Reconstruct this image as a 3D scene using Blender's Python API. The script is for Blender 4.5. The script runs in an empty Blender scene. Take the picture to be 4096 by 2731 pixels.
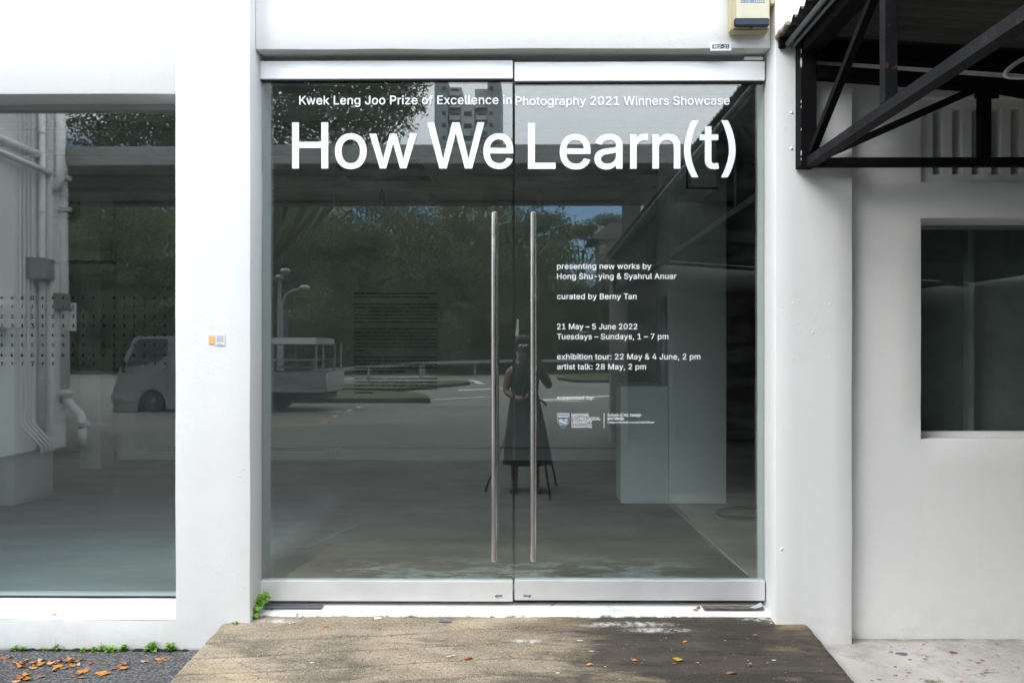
import bpy, bmesh, math, random
from mathutils import Vector, Matrix, noise as mnoise

S = bpy.context.scene
COL = S.collection
rad = math.radians
rnd = random.Random(7)

# ------------------------------------------------------------------ camera
CAM_Y, CAM_Z, YAW = -3.70, 1.32, rad(0.4)
F_PX, CX, CY = 25.0 / 36.0 * 4096, 2105.0, 1400.0
cam_d = bpy.data.cameras.new("camera")
cam = bpy.data.objects.new("camera", cam_d)
COL.objects.link(cam)
cam_d.lens = 25.0
cam_d.sensor_width = 36.0
cam_d.shift_x = -(CX - 2048) / 4096
cam_d.shift_y = (CY - 1365.5) / 4096
cam_d.clip_start = 0.02
cam_d.clip_end = 1500
cam.location = (0, CAM_Y, CAM_Z)
cam.rotation_euler = (rad(90), 0, YAW)
S.camera = cam

# ------------------------------------------------------------------ world, sun, exposure
SUN_EL, SUN_AZ = rad(40), rad(-52)      # azimuth measured from -Y (towards the street), negative = left
w = bpy.data.worlds.new("World")
S.world = w
w.use_nodes = True
wn, wl = w.node_tree.nodes, w.node_tree.links
wn.clear()
wo = wn.new("ShaderNodeOutputWorld")
bg = wn.new("ShaderNodeBackground")
bg.inputs["Strength"].default_value = 0.102
sky = wn.new("ShaderNodeTexSky")
sky.sky_type = 'NISHITA'
sky.sun_disc = False
sky.sun_elevation = SUN_EL
sky.sun_rotation = rad(180) + SUN_AZ
sky.dust_density = 1.6
sky.air_density = 1.2
tc = wn.new("ShaderNodeTexCoord")
sep = wn.new("ShaderNodeSeparateXYZ")
wl.new(tc.outputs["Generated"], sep.inputs[0])
mp = wn.new("ShaderNodeMapping")
mp.inputs["Scale"].default_value = (1.0, 1.0, 3.2)
wl.new(tc.outputs["Generated"], mp.inputs[0])
cn = wn.new("ShaderNodeTexNoise")
cn.inputs["Scale"].default_value = 1.7
cn.inputs["Detail"].default_value = 7
cn.inputs["Roughness"].default_value = 0.52
wl.new(mp.outputs[0], cn.inputs["Vector"])
el = wn.new("ShaderNodeMapRange")       # cloud cover thickens overhead, thin towards the horizon
el.inputs["From Min"].default_value = 0.21
el.inputs["From Max"].default_value = 0.32
el.inputs["To Min"].default_value = -0.30
el.inputs["To Max"].default_value = 0.65
wl.new(sep.outputs[2], el.inputs["Value"])
ad = wn.new("ShaderNodeMath"); ad.operation = 'ADD'
wl.new(cn.outputs["Fac"], ad.inputs[0]); wl.new(el.outputs[0], ad.inputs[1])
cr = wn.new("ShaderNodeMapRange")
cr.inputs["From Min"].default_value = 0.40
cr.inputs["From Max"].default_value = 0.72
wl.new(ad.outputs[0], cr.inputs["Value"])
cc = wn.new("ShaderNodeMixRGB")
cc.inputs[1].default_value = (17.0, 18.8, 21.0, 1)
cc.inputs[2].default_value = (27.0, 28.0, 29.0, 1)
cm = wn.new("ShaderNodeTexNoise")
cm.inputs["Scale"].default_value = 2.6
cm.inputs["Detail"].default_value = 5
wl.new(mp.outputs[0], cm.inputs["Vector"])
wl.new(cm.outputs["Fac"], cc.inputs[0])
mx = wn.new("ShaderNodeMixRGB")
wl.new(cr.outputs[0], mx.inputs[0])
bl = wn.new("ShaderNodeMixRGB"); bl.blend_type = 'MULTIPLY'; bl.inputs[0].default_value = 1.0
bl.inputs[2].default_value = (1.15, 1.65, 2.2, 1)
wl.new(sky.outputs[0], bl.inputs[1])
wl.new(bl.outputs[0], mx.inputs[1])
zf = wn.new("ShaderNodeMapRange")       # overcast sky: about three times as bright overhead as at the horizon
zf.inputs["From Min"].default_value = 0.0; zf.inputs["From Max"].default_value = 1.0
zf.inputs["To Min"].default_value = 0.92; zf.inputs["To Max"].default_value = 1.95
wl.new(sep.outputs[2], zf.inputs["Value"])
zm = wn.new("ShaderNodeVectorMath"); zm.operation = 'SCALE'
wl.new(cc.outputs[0], zm.inputs[0]); wl.new(zf.outputs[0], zm.inputs["Scale"])
wl.new(zm.outputs[0], mx.inputs[2])
wl.new(mx.outputs[0], bg.inputs["Color"])
wl.new(bg.outputs[0], wo.inputs["Surface"])

sun_d = bpy.data.lights.new("sun", 'SUN')
sun_d.energy = 1.9
sun_d.angle = rad(25)
sun_d.color = (1.0, 0.96, 0.90)
sun = bpy.data.objects.new("sun", sun_d)
COL.objects.link(sun)
sd = Vector((math.sin(SUN_AZ) * math.cos(SUN_EL), -math.cos(SUN_AZ) * math.cos(SUN_EL), math.sin(SUN_EL)))
sun.rotation_euler = sd.to_track_quat('Z', 'Y').to_euler()

S.view_settings.view_transform = 'Standard'
S.view_settings.look = 'None'
S.view_settings.exposure = -0.10
S.view_settings.gamma = 1.0
S.view_settings.use_curve_mapping = False
S.render.engine = 'CYCLES'
S.cycles.max_bounces = 10
S.cycles.diffuse_bounces = 5
S.cycles.glossy_bounces = 6
S.cycles.transmission_bounces = 8
S.cycles.transparent_max_bounces = 16
S.cycles.sample_clamp_indirect = 6.0
S.cycles.caustics_reflective = False
S.cycles.caustics_refractive = False

# ------------------------------------------------------------------ measuring helpers: photograph pixel -> point on a real plane y = const
ct, st = math.cos(YAW), math.sin(YAW)
def at(px, py, y=0.0):
    u, v = (px - CX) / F_PX, -(py - CY) / F_PX
    dx, dy = ct * u - st, st * u + ct
    t = (y - CAM_Y) / dy
    return Vector((dx * t, y, CAM_Z + v * t))
def X(px, y=0.0): return at(px, CY, y).x
def Z(py, y=0.0, px=2100): return at(px, py, y).z
def ref(px, py, y):                       # what the glass (plane y = 0) shows at that pixel, standing at real depth y < 0
    p = at(px, py, -y)
    return Vector((p.x, y, p.z))
def rground(px, py, z):                   # mirrored ground point seen at that pixel
    u, v = (px - CX) / F_PX, -(py - CY) / F_PX
    dx, dy = ct * u - st, st * u + ct
    t = (z - CAM_Z) / v
    return Vector((dx * t, -(CAM_Y + dy * t), z))

# ------------------------------------------------------------------ mesh helpers
class MB:
    def __init__(s): s.v, s.f = [], []
    def add(s, vs, fs):
        n = len(s.v); s.v += [tuple(v) for v in vs]; s.f += [tuple(i + n for i in f) for f in fs]; return s
    def box(s, x0, x1, y0, y1, z0, z1):
        return s.add([(x0,y0,z0),(x1,y0,z0),(x1,y1,z0),(x0,y1,z0),(x0,y0,z1),(x1,y0,z1),(x1,y1,z1),(x0,y1,z1)],
                     [(0,3,2,1),(4,5,6,7),(0,1,5,4),(1,2,6,5),(2,3,7,6),(3,0,4,7)])
    def hexa(s, p):                       # eight corners, bottom ring then top ring
        return s.add(p, [(0,3,2,1),(4,5,6,7),(0,1,5,4),(1,2,6,5),(2,3,7,6),(3,0,4,7)])
    def quad(s, a, b, c, d): return s.add([a, b, c, d], [(0,1,2,3)])
    def prism(s, pts, d):                 # polygon extruded by vector d
        n = len(pts); d = Vector(d)
        vs = [Vector(p) for p in pts] + [Vector(p) + d for p in pts]
        fs = [tuple(range(n))[::-1], tuple(range(n, 2*n))] + [(i, (i+1) % n, n + (i+1) % n, n + i) for i in range(n)]
        return s.add(vs, fs)
    def tube(s, pts, r, n=10, cap=True, square=False):
        pts = [Vector(p) for p in pts]
        rs = r if isinstance(r, (list, tuple)) else [r] * len(pts)
        vs, fs = [], []
        prev = None
        for i, p in enumerate(pts):
            d = (pts[min(i+1, len(pts)-1)] - pts[max(i-1, 0)])
            d = d.normalized() if d.length > 1e-9 else Vector((0,0,1))
            if prev is None:
                a = d.cross(Vector((0,0,1)))
                if a.length < 1e-3: a = d.cross(Vector((0,1,0)))
                a.normalize()
            else:
                a = prev - d * prev.dot(d)
                if a.length < 1e-6: a = d.orthogonal()
                a.normalize()
            prev = a
            b = d.cross(a)
            for k in range(n):
                t = 2 * math.pi * (k + (.5 if square else 0)) / n
                q = rs[i] * (math.sqrt(2) if square else 1)
                vs.append(p + (a * math.cos(t) + b * math.sin(t)) * q)
        for i in range(len(pts)-1):
            for k in range(n):
                fs.append((i*n+k, i*n+(k+1)%n, (i+1)*n+(k+1)%n, (i+1)*n+k))
        if cap:
            fs.append(tuple(range(n))[::-1]); fs.append(tuple(range((len(pts)-1)*n, len(pts)*n)))
        return s.add(vs, fs)
    def bar(s, a, b, w, h=None):          # rectangular bar between two points, w across, h in the up sense
        a, b = Vector(a), Vector(b); h = h or w
        d = (b - a).normalized()
        side = d.cross(Vector((0,0,1)))
        if side.length < 1e-3: side = Vector((1,0,0))
        side.normalize(); up = side.cross(d).normalized()
        vs = [p + side*sx*w/2 + up*sz*h/2 for p in (a, b) for sx, sz in ((-1,-1),(1,-1),(1,1),(-1,1))]
        return s.add(vs, [(0,1,2,3),(7,6,5,4),(0,4,5,1),(1,5,6,2),(2,6,7,3),(3,7,4,0)])
    def lathe(s, prof, c, n=16, axis='z'):
        vs, fs = [], []
        for r, h in prof:
            for k in range(n):
                t = 2*math.pi*k/n
                if axis == 'z': vs.append((c[0]+r*math.cos(t), c[1]+r*math.sin(t), c[2]+h))
                elif axis == 'y': vs.append((c[0]+r*math.cos(t), c[1]+h, c[2]+r*math.sin(t)))
                else: vs.append((c[0]+h, c[1]+r*math.cos(t), c[2]+r*math.sin(t)))
        for i in range(len(prof)-1):
            for k in range(n): fs.append((i*n+k, i*n+(k+1)%n, (i+1)*n+(k+1)%n, (i+1)*n+k))
        fs.append(tuple(range(n))[::-1]); fs.append(tuple(range((len(prof)-1)*n, len(prof)*n)))
        return s.add(vs, fs)
    def sphere(s, c, r, n=12, m=8, sc=(1,1,1)):
        vs = [(c[0], c[1], c[2]+r*sc[2])]
        for i in range(1, m):
            t = math.pi*i/m
            for k in range(n):
                p = 2*math.pi*k/n
                vs.append((c[0]+r*sc[0]*math.sin(t)*math.cos(p), c[1]+r*sc[1]*math.sin(t)*math.sin(p), c[2]+r*sc[2]*math.cos(t)))
        vs.append((c[0], c[1], c[2]-r*sc[2]))
        fs = [(0, 1+k, 1+(k+1)%n) for k in range(n)]
        for i in range(m-2):
            for k in range(n): fs.append((1+i*n+k, 1+(i+1)*n+k, 1+(i+1)*n+(k+1)%n, 1+i*n+(k+1)%n))
        L = len(vs)-1
        fs += [(L, 1+(m-2)*n+(k+1)%n, 1+(m-2)*n+k) for k in range(n)]
        return s.add(vs, fs)
    def rough(s, x0, x1, y0, y1, z0, z1, step=0.08, amp=0.0025, seed=0):   # hand-plastered box: subdivided with wavering edges
        xs = _steps(x0, x1, step); ys = _steps(y0, y1, step); zs = _steps(z0, z1, step)
        bm = bmesh.new()
        bmesh.ops.create_cube(bm, size=1)
        for v in bm.verts:
            v.co = Vector((x0 if v.co.x < 0 else x1, y0 if v.co.y < 0 else y1, z0 if v.co.z < 0 else z1))
        for arr, ax in ((xs, 0), (ys, 1), (zs, 2)):
            for q in arr[1:-1]:
                no = Vector((0,0,0)); no[ax] = 1; co = Vector((0,0,0)); co[ax] = q
                bmesh.ops.bisect_plane(bm, geom=bm.verts[:]+bm.edges[:]+bm.faces[:], plane_co=co, plane_no=no)
        ed = [e for e in bm.edges if len(e.link_faces) == 2 and e.link_faces[0].normal.angle(e.link_faces[1].normal, 0) > 1]
        bm.normal_update()
        ed = [e for e in bm.edges if len(e.link_faces) == 2 and e.link_faces[0].normal.dot(e.link_faces[1].normal) < .5]
        bmesh.ops.bevel(bm, geom=ed, offset=0.006, segments=2, affect='EDGES', profile=.5)
        for v in bm.verts:
            p = v.co
            n1 = mnoise.noise_vector(p * 2.3 + Vector((seed, 0, 0)))
            n2 = mnoise.noise_vector(p * 9.0 + Vector((seed, 5, 0)))
            v.co = p + n1 * amp + n2 * amp * .5
        vs = [v.co.copy() for v in bm.verts]
        bm.verts.index_update()
        fs = [tuple(v.index for v in f.verts) for f in bm.faces]
        bm.free()
        return s.add(vs, fs)

def holed(x0, x1, z0, z1, yf, yb, holes, step=.15, amp=.0025, seed=0, bev=.005):
    """slab in the x-z plane with rectangular openings, one welded surface"""
    def brk(a, b, cuts):
        ks = sorted({a, b} | {c for c in cuts if a < c < b}); out = []
        for p, q in zip(ks, ks[1:]): out += _steps(p, q, step)[:-1]
        return out + [ks[-1]]
    xs = brk(x0, x1, [h[0] for h in holes] + [h[1] for h in holes]); zs = brk(z0, z1, [h[2] for h in holes] + [h[3] for h in holes])
    solid = lambda i, j: 0 <= i < len(xs)-1 and 0 <= j < len(zs)-1 and not any(h[0]-1e-6 < (xs[i]+xs[i+1])/2 < h[1]+1e-6 and h[2]-1e-6 < (zs[j]+zs[j+1])/2 < h[3]+1e-6 for h in holes)
    bm = bmesh.new(); V = {}
    def v(i, j, k):
        if (i, j, k) not in V: V[(i, j, k)] = bm.verts.new((xs[i], yf if k == 0 else yb, zs[j]))
        return V[(i, j, k)]
    for i in range(len(xs)-1):
        for j in range(len(zs)-1):
            if not solid(i, j): continue
            bm.faces.new((v(i,j,0), v(i+1,j,0), v(i+1,j+1,0), v(i,j+1,0))); bm.faces.new((v(i,j,1), v(i,j+1,1), v(i+1,j+1,1), v(i+1,j,1)))
            if not solid(i-1, j): bm.faces.new((v(i,j,0), v(i,j+1,0), v(i,j+1,1), v(i,j,1)))
            if not solid(i+1, j): bm.faces.new((v(i+1,j,0), v(i+1,j,1), v(i+1,j+1,1), v(i+1,j+1,0)))
            if not solid(i, j-1): bm.faces.new((v(i,j,0), v(i,j,1), v(i+1,j,1), v(i+1,j,0)))
            if not solid(i, j+1): bm.faces.new((v(i,j+1,0), v(i+1,j+1,0), v(i+1,j+1,1), v(i,j+1,1)))
    bm.normal_update()
    if bev:
        ed = [e for e in bm.edges if len(e.link_faces) == 2 and e.link_faces[0].normal.dot(e.link_faces[1].normal) < .5]
        bmesh.ops.bevel(bm, geom=ed, offset=bev, segments=2, affect='EDGES', profile=.5)
    for q in bm.verts:
        p = q.co
        q.co = p + mnoise.noise_vector(p*2.3 + Vector((seed, 0, 0)))*amp + mnoise.noise_vector(p*9 + Vector((seed, 5, 0)))*amp*.5
    bm.verts.index_update()
    mb = MB(); mb.add([q.co.copy() for q in bm.verts], [tuple(q.index for q in f.verts) for f in bm.faces]); bm.free()
    return mb
def _steps(a, b, st_):
    n = max(1, int(round((b-a)/st_)))
    return [a + (b-a)*i/n for i in range(n+1)]

ORG = {}
def mesh(name, mb, org=(0,0,0), smooth=False):
    me = bpy.data.meshes.new(name)
    o = Vector(org)
    me.from_pydata([tuple(Vector(v) - o) for v in mb.v], [], mb.f)
    bm = bmesh.new(); bm.from_mesh(me)
    bmesh.ops.recalc_face_normals(bm, faces=bm.faces[:])
    bm.to_mesh(me); bm.free()
    if smooth:
        me.polygons.foreach_set('use_smooth', [True]*len(me.polygons))
    return me
def root_of(o):
    while o.parent: o = o.parent
    return o
def obj(name, mb, m, parent=None, kind=None, smooth=False, bevel=0, org=None, auto=None):
    """one mesh object; vertices are given in world space"""
    if parent is not None: o3 = ORG.get(root_of(parent).name, Vector((0,0,0)))
    else: o3 = Vector(org) if org is not None else Vector((0,0,0))
    me = mesh(name, mb, o3, smooth) if isinstance(mb, MB) else mb
    if bevel:
        bm = bmesh.new(); bm.from_mesh(me)
        ed = [e for e in bm.edges if len(e.link_faces) == 2 and e.calc_face_angle(0) > .5]
        bmesh.ops.bevel(bm, geom=ed, offset=bevel, segments=2, affect='EDGES')
        bm.to_mesh(me); bm.free()
    for mm in (m if isinstance(m, (list, tuple)) else [m]): me.materials.append(mm)
    ob = bpy.data.objects.new(name, me)
    COL.objects.link(ob)
    if parent is not None: ob.parent = parent
    else:
        ob.location = o3; ORG[ob.name] = o3
    if kind: ob['kind'] = kind
    if auto and not smooth:
        me.polygons.foreach_set('use_smooth', [True]*len(me.polygons))
        try: me.set_sharp_from_angle(angle=auto)
        except Exception: pass
    return ob
def thing(name, label, cat, loc=(0,0,0), group=None):
    o = bpy.data.objects.new(name, None)
    o.empty_display_size = .1
    COL.objects.link(o); o.location = loc
    ORG[o.name] = Vector(loc)
    return tag(o, label, cat, group)
def tag(o, label, cat, group=None):
    o['label'] = label; o['category'] = cat
    if group: o['group'] = group
    return o
def copy_tree(o, parent=None):
    c = o.copy(); COL.objects.link(c); c.parent = parent
    for ch in list(o.children): copy_tree(ch, c)
    return c

# ------------------------------------------------------------------ materials
def rgb(c): return (c[0], c[1], c[2], 1)
class NT:
    def __init__(s, name):
        s.m = bpy.data.materials.new(name); s.m.use_nodes = True
        s.n, s.l = s.m.node_tree.nodes, s.m.node_tree.links
        s.b = s.n['Principled BSDF']; s.out = s.n['Material Output']
        g = s.n.new('ShaderNodeNewGeometry'); s.pos = g.outputs['Position']; s.geo = g
    def mapv(s, scale):
        if scale == 1: return s.pos
        mp = s.n.new('ShaderNodeMapping'); mp.inputs['Scale'].default_value = scale
        s.l.new(s.pos, mp.inputs[0]); return mp.outputs[0]
    def noise(s, scale, detail=4, rough=.55, axis=1, dist=0):
        t = s.n.new('ShaderNodeTexNoise'); t.inputs['Scale'].default_value = scale
        t.inputs['Detail'].default_value = detail; t.inputs['Roughness'].default_value = rough
        t.inputs['Distortion'].default_value = dist
        s.l.new(s.mapv(axis), t.inputs['Vector']); return t.outputs['Fac']
    def voro(s, scale, axis=1, feature='F1', out='Distance'):
        t = s.n.new('ShaderNodeTexVoronoi'); t.inputs['Scale'].default_value = scale; t.feature = feature
        s.l.new(s.mapv(axis), t.inputs['Vector']); return t.outputs[out]
    def rng(s, v, a, b, lo=0., hi=1.):
        t = s.n.new('ShaderNodeMapRange')
        for k, q in (('From Min', a), ('From Max', b), ('To Min', lo), ('To Max', hi)): t.inputs[k].default_value = q
        s.l.new(v, t.inputs['Value']); return t.outputs[0]
    def math(s, op, a, b=None):
        t = s.n.new('ShaderNodeMath'); t.operation = op
        for i, q in enumerate((a, b)):
            if q is None: continue
            if isinstance(q, (int, float)): t.inputs[i].default_value = q
            else: s.l.new(q, t.inputs[i])
        return t.outputs[0]
    def mix(s, f, a, b, mode='MIX'):
        t = s.n.new('ShaderNodeMixRGB'); t.blend_type = mode
        for i, q in enumerate((f, a, b)):
            if isinstance(q, (int, float)): t.inputs[i].default_value = q
            elif isinstance(q, tuple): t.inputs[i].default_value = rgb(q)
            else: s.l.new(q, t.inputs[i])
        return t.outputs[0]
    def axis(s, k):
        t = s.n.new('ShaderNodeSeparateXYZ'); s.l.new(s.pos, t.inputs[0]); return t.outputs[k]
    def color(s, c):
        if isinstance(c, tuple): s.b.inputs['Base Color'].default_value = rgb(c)
        else: s.l.new(c, s.b.inputs['Base Color'])
        return s
    def setv(s, **k):
        for a, q in k.items():
            key = {'rough': 'Roughness', 'metal': 'Metallic', 'spec': 'Specular IOR Level', 'aniso': 'Anisotropic', 'coat': 'Coat Weight'}[a]
            if isinstance(q, (int, float)): s.b.inputs[key].default_value = q
            else: s.l.new(q, s.b.inputs[key])
        return s
    def bump(s, h, strength=.5, dist=.01):
        t = s.n.new('ShaderNodeBump'); t.inputs['Strength'].default_value = strength; t.inputs['Distance'].default_value = dist
        s.l.new(h, t.inputs['Height']); s.l.new(t.outputs[0], s.b.inputs['Normal']); return s
def flat(name, c, rough=.6, metal=0, var=.12, scale=6):
    t = NT(name)
    n = t.noise(scale, 5)
    c2 = tuple(q*(1-var*2) for q in c)
    t.color(t.mix(t.rng(n, .35, .7), c, c2)).setv(rough=rough, metal=metal)
    t.bump(t.noise(scale*12, 3), .15, .002)
    return t.m

def plaster(name, c=(.80,.80,.80), dirt=True, strength=.5):
    t = NT(name)
    big = t.noise(1.3, 5); mid = t.noise(14, 6, .6); fine = t.noise(160, 3, .6)
    blob = t.rng(t.voro(7.0), 0, .06, 1, 0)
    bl2 = t.math('MULTIPLY', blob, t.rng(t.noise(3, 2), .52, .6))
    patch = t.rng(t.noise(1.9, 3), .50, .62)
    coarse = t.math('MULTIPLY', t.rng(t.noise(42, 4, .7), .48, .8), patch)
    h = t.math('ADD', t.math('MULTIPLY', mid, .5), t.math('MULTIPLY', fine, .22))
    h = t.math('ADD', h, t.math('MULTIPLY', bl2, .8))
    h = t.math('ADD', h, t.math('MULTIPLY', coarse, .38))
    col = t.mix(t.rng(big, .35, .7), c, tuple(q*.965 for q in c))
    col = t.mix(t.math('MULTIPLY', t.rng(t.noise(5, 6, .7), .58, .72), .25), col, tuple(q*f for q, f in zip(c, (.9,.89,.86))))
    if dirt:
        stk = t.math('MULTIPLY', t.rng(t.noise(9, 5, .65, axis=(1.6,1,.07)), .56, .78), t.rng(t.noise(.9, 2), .42, .62))
        col = t.mix(t.math('MULTIPLY', stk, .16), col, (.52,.51,.47))
        sc_ = t.math('MULTIPLY', t.rng(t.noise(70, 3, .8, axis=(.25,1,1.4)), .70, .74), t.rng(t.noise(1.7, 2), .50, .58))
        col = t.mix(t.math('MULTIPLY', sc_, .22), col, (.30,.30,.30))
        z = t.axis(2)
        d = t.math('MULTIPLY', t.rng(z, -.19, .10, 1, 0), t.rng(t.noise(9, 6, .7), .42, .75))
        col = t.mix(t.math('MULTIPLY', d, .35), col, (.45,.43,.39))
        d2 = t.math('MULTIPLY', t.rng(z, -.19, -.165, 1, 0), t.rng(t.noise(22, 4, .7), .40, .52))
        col = t.mix(t.math('MULTIPLY', d2, .8), col, (.09,.08,.065))
    t.color(col).setv(rough=.62, spec=.35)
    t.bump(h, strength, .006)
    return t.m
M = {}
M['white'] = plaster('white_plaster', (.75,.75,.745))  # base toned down to offset the stronger light on the left walls
M['inner'] = plaster('interior_paint', (.78,.78,.76), dirt=False, strength=.35)
M['lifted_white'] = plaster('lifted_white_plaster', (.83,.83,.82), dirt=True, strength=.45)  # same plaster, coloured lighter to make up for shade under the awning
M['ceiling'] = flat('ceiling_paint', (.50,.50,.48), .8)
M['beam'] = flat('beam_paint', (.40,.40,.38), .8)
M['dark_room'] = flat('unlit_store_paint', (.10,.10,.10), .8)  # dark colour stands for the lack of light in the store

# tinted, lightly mirrored pane (the same for every viewer and ray)
def glass(name, f0=.12, tint=(.90,.96,.955)):
    t = NT(name)
    lw = t.n.new('ShaderNodeLayerWeight'); lw.inputs['Blend'].default_value = .5
    p5 = t.math('POWER', lw.outputs['Facing'], 5.0)
    fac = t.math('ADD', t.math('MULTIPLY', p5, 1 - f0), f0)
    tr = t.n.new('ShaderNodeBsdfTransparent'); tr.inputs[0].default_value = rgb(tint)
    gl = t.n.new('ShaderNodeBsdfGlossy'); gl.inputs['Roughness'].default_value = 0.0
    gl.inputs['Color'].default_value = (1,.985,.96,1)
    bp = t.n.new('ShaderNodeBump'); bp.inputs['Strength'].default_value = .006; bp.inputs['Distance'].default_value = .003
    t.l.new(t.noise(1.2, 1), bp.inputs['Height']); t.l.new(bp.outputs[0], gl.inputs['Normal'])
    ms = t.n.new('ShaderNodeMixShader')
    t.l.new(fac, ms.inputs[0]); t.l.new(tr.outputs[0], ms.inputs[1]); t.l.new(gl.outputs[0], ms.inputs[2])
    # thin dust and wiped streaks on the outside
    df = t.n.new('ShaderNodeBsdfDiffuse'); df.inputs[0].default_value = (.5,.5,.48,1)
    dm = t.n.new('ShaderNodeMixShader')
    dust = t.math('MULTIPLY', t.rng(t.noise(3, 6, .7, axis=(1,1,3)), .45, .8), .022)
    t.l.new(dust, dm.inputs[0]); t.l.new(ms.outputs[0], dm.inputs[1]); t.l.new(df.outputs[0], dm.inputs[2])
    t.l.new(dm.outputs[0], t.out.inputs['Surface'])
    return t.m
M['glass'] = glass('tinted_glass')

def steel(name, c=(.80,.80,.80), rough=.3, axis=(1,1,60), aniso=.5):
    t = NT(name)
    n = t.noise(6, 5, .6, axis=axis)
    t.color(t.mix(t.rng(t.noise(3, 5), .4, .75), c, tuple(q*.86 for q in c)))
    t.setv(metal=1.0, rough=t.rng(n, .3, .7, rough*.8, rough*1.35))
    t.bump(n, .02, .001)
    return t.m
M['rail'] = steel('brushed_steel', (.88,.88,.885), .50)
M['rail'].node_tree.nodes['Principled BSDF'].inputs['Metallic'].default_value = .62
M['handle'] = steel('satin_steel_tube', (.78,.73,.70), .22, axis=(3,3,1))
M['white_vinyl'] = flat('white_vinyl', (.84,.85,.87), .5, var=.0)
M['black_vinyl'] = flat('black_vinyl', (.004,.004,.004), .9, var=.0)
M['black_vinyl'].node_tree.nodes['Principled BSDF'].inputs['Specular IOR Level'].default_value = .05
M['black_steel'] = flat('black_painted_steel', (.006,.006,.007), .8, var=.3, scale=14)
M['black_steel'].node_tree.nodes['Principled BSDF'].inputs['Specular IOR Level'].default_value = .15
def rusty():
    t = NT('worn_black_steel')
    r = t.rng(t.noise(24, 6, .7), .60, .68)
    col = t.mix(t.rng(t.noise(7, 4), .4, .7), (.007,.0072,.009), (.015,.015,.019))
    col = t.mix(t.math('MULTIPLY', r, .7), col, (.10,.055,.03))
    col = t.mix(t.rng(t.noise(31, 4, .7), .74, .76), col, (.6,.6,.58))
    t.color(col).setv(rough=.7, spec=.2); t.bump(t.noise(60, 4), .4, .004); return t.m
M['worn_steel'] = rusty()
def roofm():
    t = NT('corrugated_sheet')
    n = t.noise(5, 6, .65, axis=(.3, 1, 1))
    col = t.mix(t.rng(n, .35, .7), (.10,.097,.092), (.05,.049,.046))
    t.color(col).setv(rough=.8, spec=.2); t.bump(t.noise(50, 3), .2, .002); return t.m
M['roof'] = roofm()
M['galv'] = flat('galvanised_conduit', (.30,.32,.34), .4, .6)

def concrete_ramp():
    t = NT('ramp_concrete')
    fine = t.noise(260, 3, .7); grain = t.voro(210); agg = t.noise(60, 5, .7)
    base = t.mix(t.rng(t.noise(5, 5, .6, axis=(.5,1.3,1)), .32, .68), (.235,.185,.125), (.41,.33,.235))
    base = t.mix(t.math('MULTIPLY', t.rng(t.noise(2.3, 3, axis=(.45,1.6,1)), .50, .66), .6), base, (.58,.48,.36))
    # lichen and algae: heavy on the awning side, in long streaks
    gx = t.rng(t.axis(0), -.25, .65)
    al = t.math('ADD', gx, t.rng(t.noise(3.1, 7, .68, axis=(.42,1.5,1), dist=.6), .25, .78, -.62, .62))
    al = t.rng(al, .18, .58)
    base = t.mix(t.math('MULTIPLY', al, .96), base, (.018,.016,.013))
    m2 = t.math('MULTIPLY', t.rng(t.noise(6, 6, .7, axis=(.5,1.2,1)), .50, .70), .65)
    base = t.mix(m2, base, (.12,.105,.083))
    o = t.math('MULTIPLY', t.rng(t.noise(2.7, 4, .6, axis=(.4,2.2,1)), .60, .70), .5)
    base = t.mix(t.math('MULTIPLY', o, t.rng(t.axis(0), -.9, -1.3)), base, (.55,.36,.17))
    g2 = t.noise(120, 3, .8)
    st2 = t.rng(t.noise(1.9, 7, .68, axis=(.6,2.4,1), dist=.6), .45, .60)
    base = t.mix(t.math('MULTIPLY', st2, .72), base, (.085,.072,.055))
    base = t.mix(t.math('MULTIPLY', t.rng(t.noise(1.6, 5, .6, axis=(.6,2.0,1)), .55, .66), .5), base, (.50,.37,.22))
    inv = t.math('SUBTRACT', 1.0, al)
    base = t.mix(t.math('MULTIPLY', t.rng(g2, .50, .62), .55), base, (.075,.062,.048))
    base = t.mix(t.math('MULTIPLY', t.math('MULTIPLY', t.rng(t.noise(150, 2, .8), .56, .66), .5), t.math('ADD', inv, .12)), base, (.66,.56,.42))
    base = t.mix(t.math('MULTIPLY', t.rng(grain, .0, .32, .6, .0), t.math('ADD', inv, .10)), base, (.60,.51,.39))
    base = t.mix(t.math('MULTIPLY', t.rng(agg, .56, .66), .65), base, (.05,.045,.038))
    wh = t.math('MULTIPLY', t.rng(t.voro(26), .03, .06, 1, 0), t.rng(t.noise(8, 2), .5, .56))
    base = t.mix(wh, base, (.62,.6,.55))
    at_ = t.n.new('ShaderNodeAttribute'); at_.attribute_name = 'groove'
    base = t.mix(t.math('MULTIPLY', at_.outputs['Fac'], t.rng(t.noise(17, 5, .7), .35, .6, .35, .95)), base, (.026,.022,.016))
    at2 = t.n.new('ShaderNodeAttribute'); at2.attribute_name = 'paint'
    base = t.mix(t.math('MULTIPLY', at2.outputs['Fac'], t.rng(t.noise(30, 5, .7), .40, .60)), base, (.60,.59,.57))
    base = t.mix(t.math('MULTIPLY', t.rng(t.axis(1), -.85, -1.15), .75), base, (.13,.12,.105))
    t.color(base).setv(rough=.85)
    h = t.math('ADD', t.math('MULTIPLY', fine, .5), t.math('MULTIPLY', agg, .8))
    t.bump(t.math('ADD', h, t.math('MULTIPLY', grain, .5)), .65, .005)
    return t.m
M['ramp'] = concrete_ramp()
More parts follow.
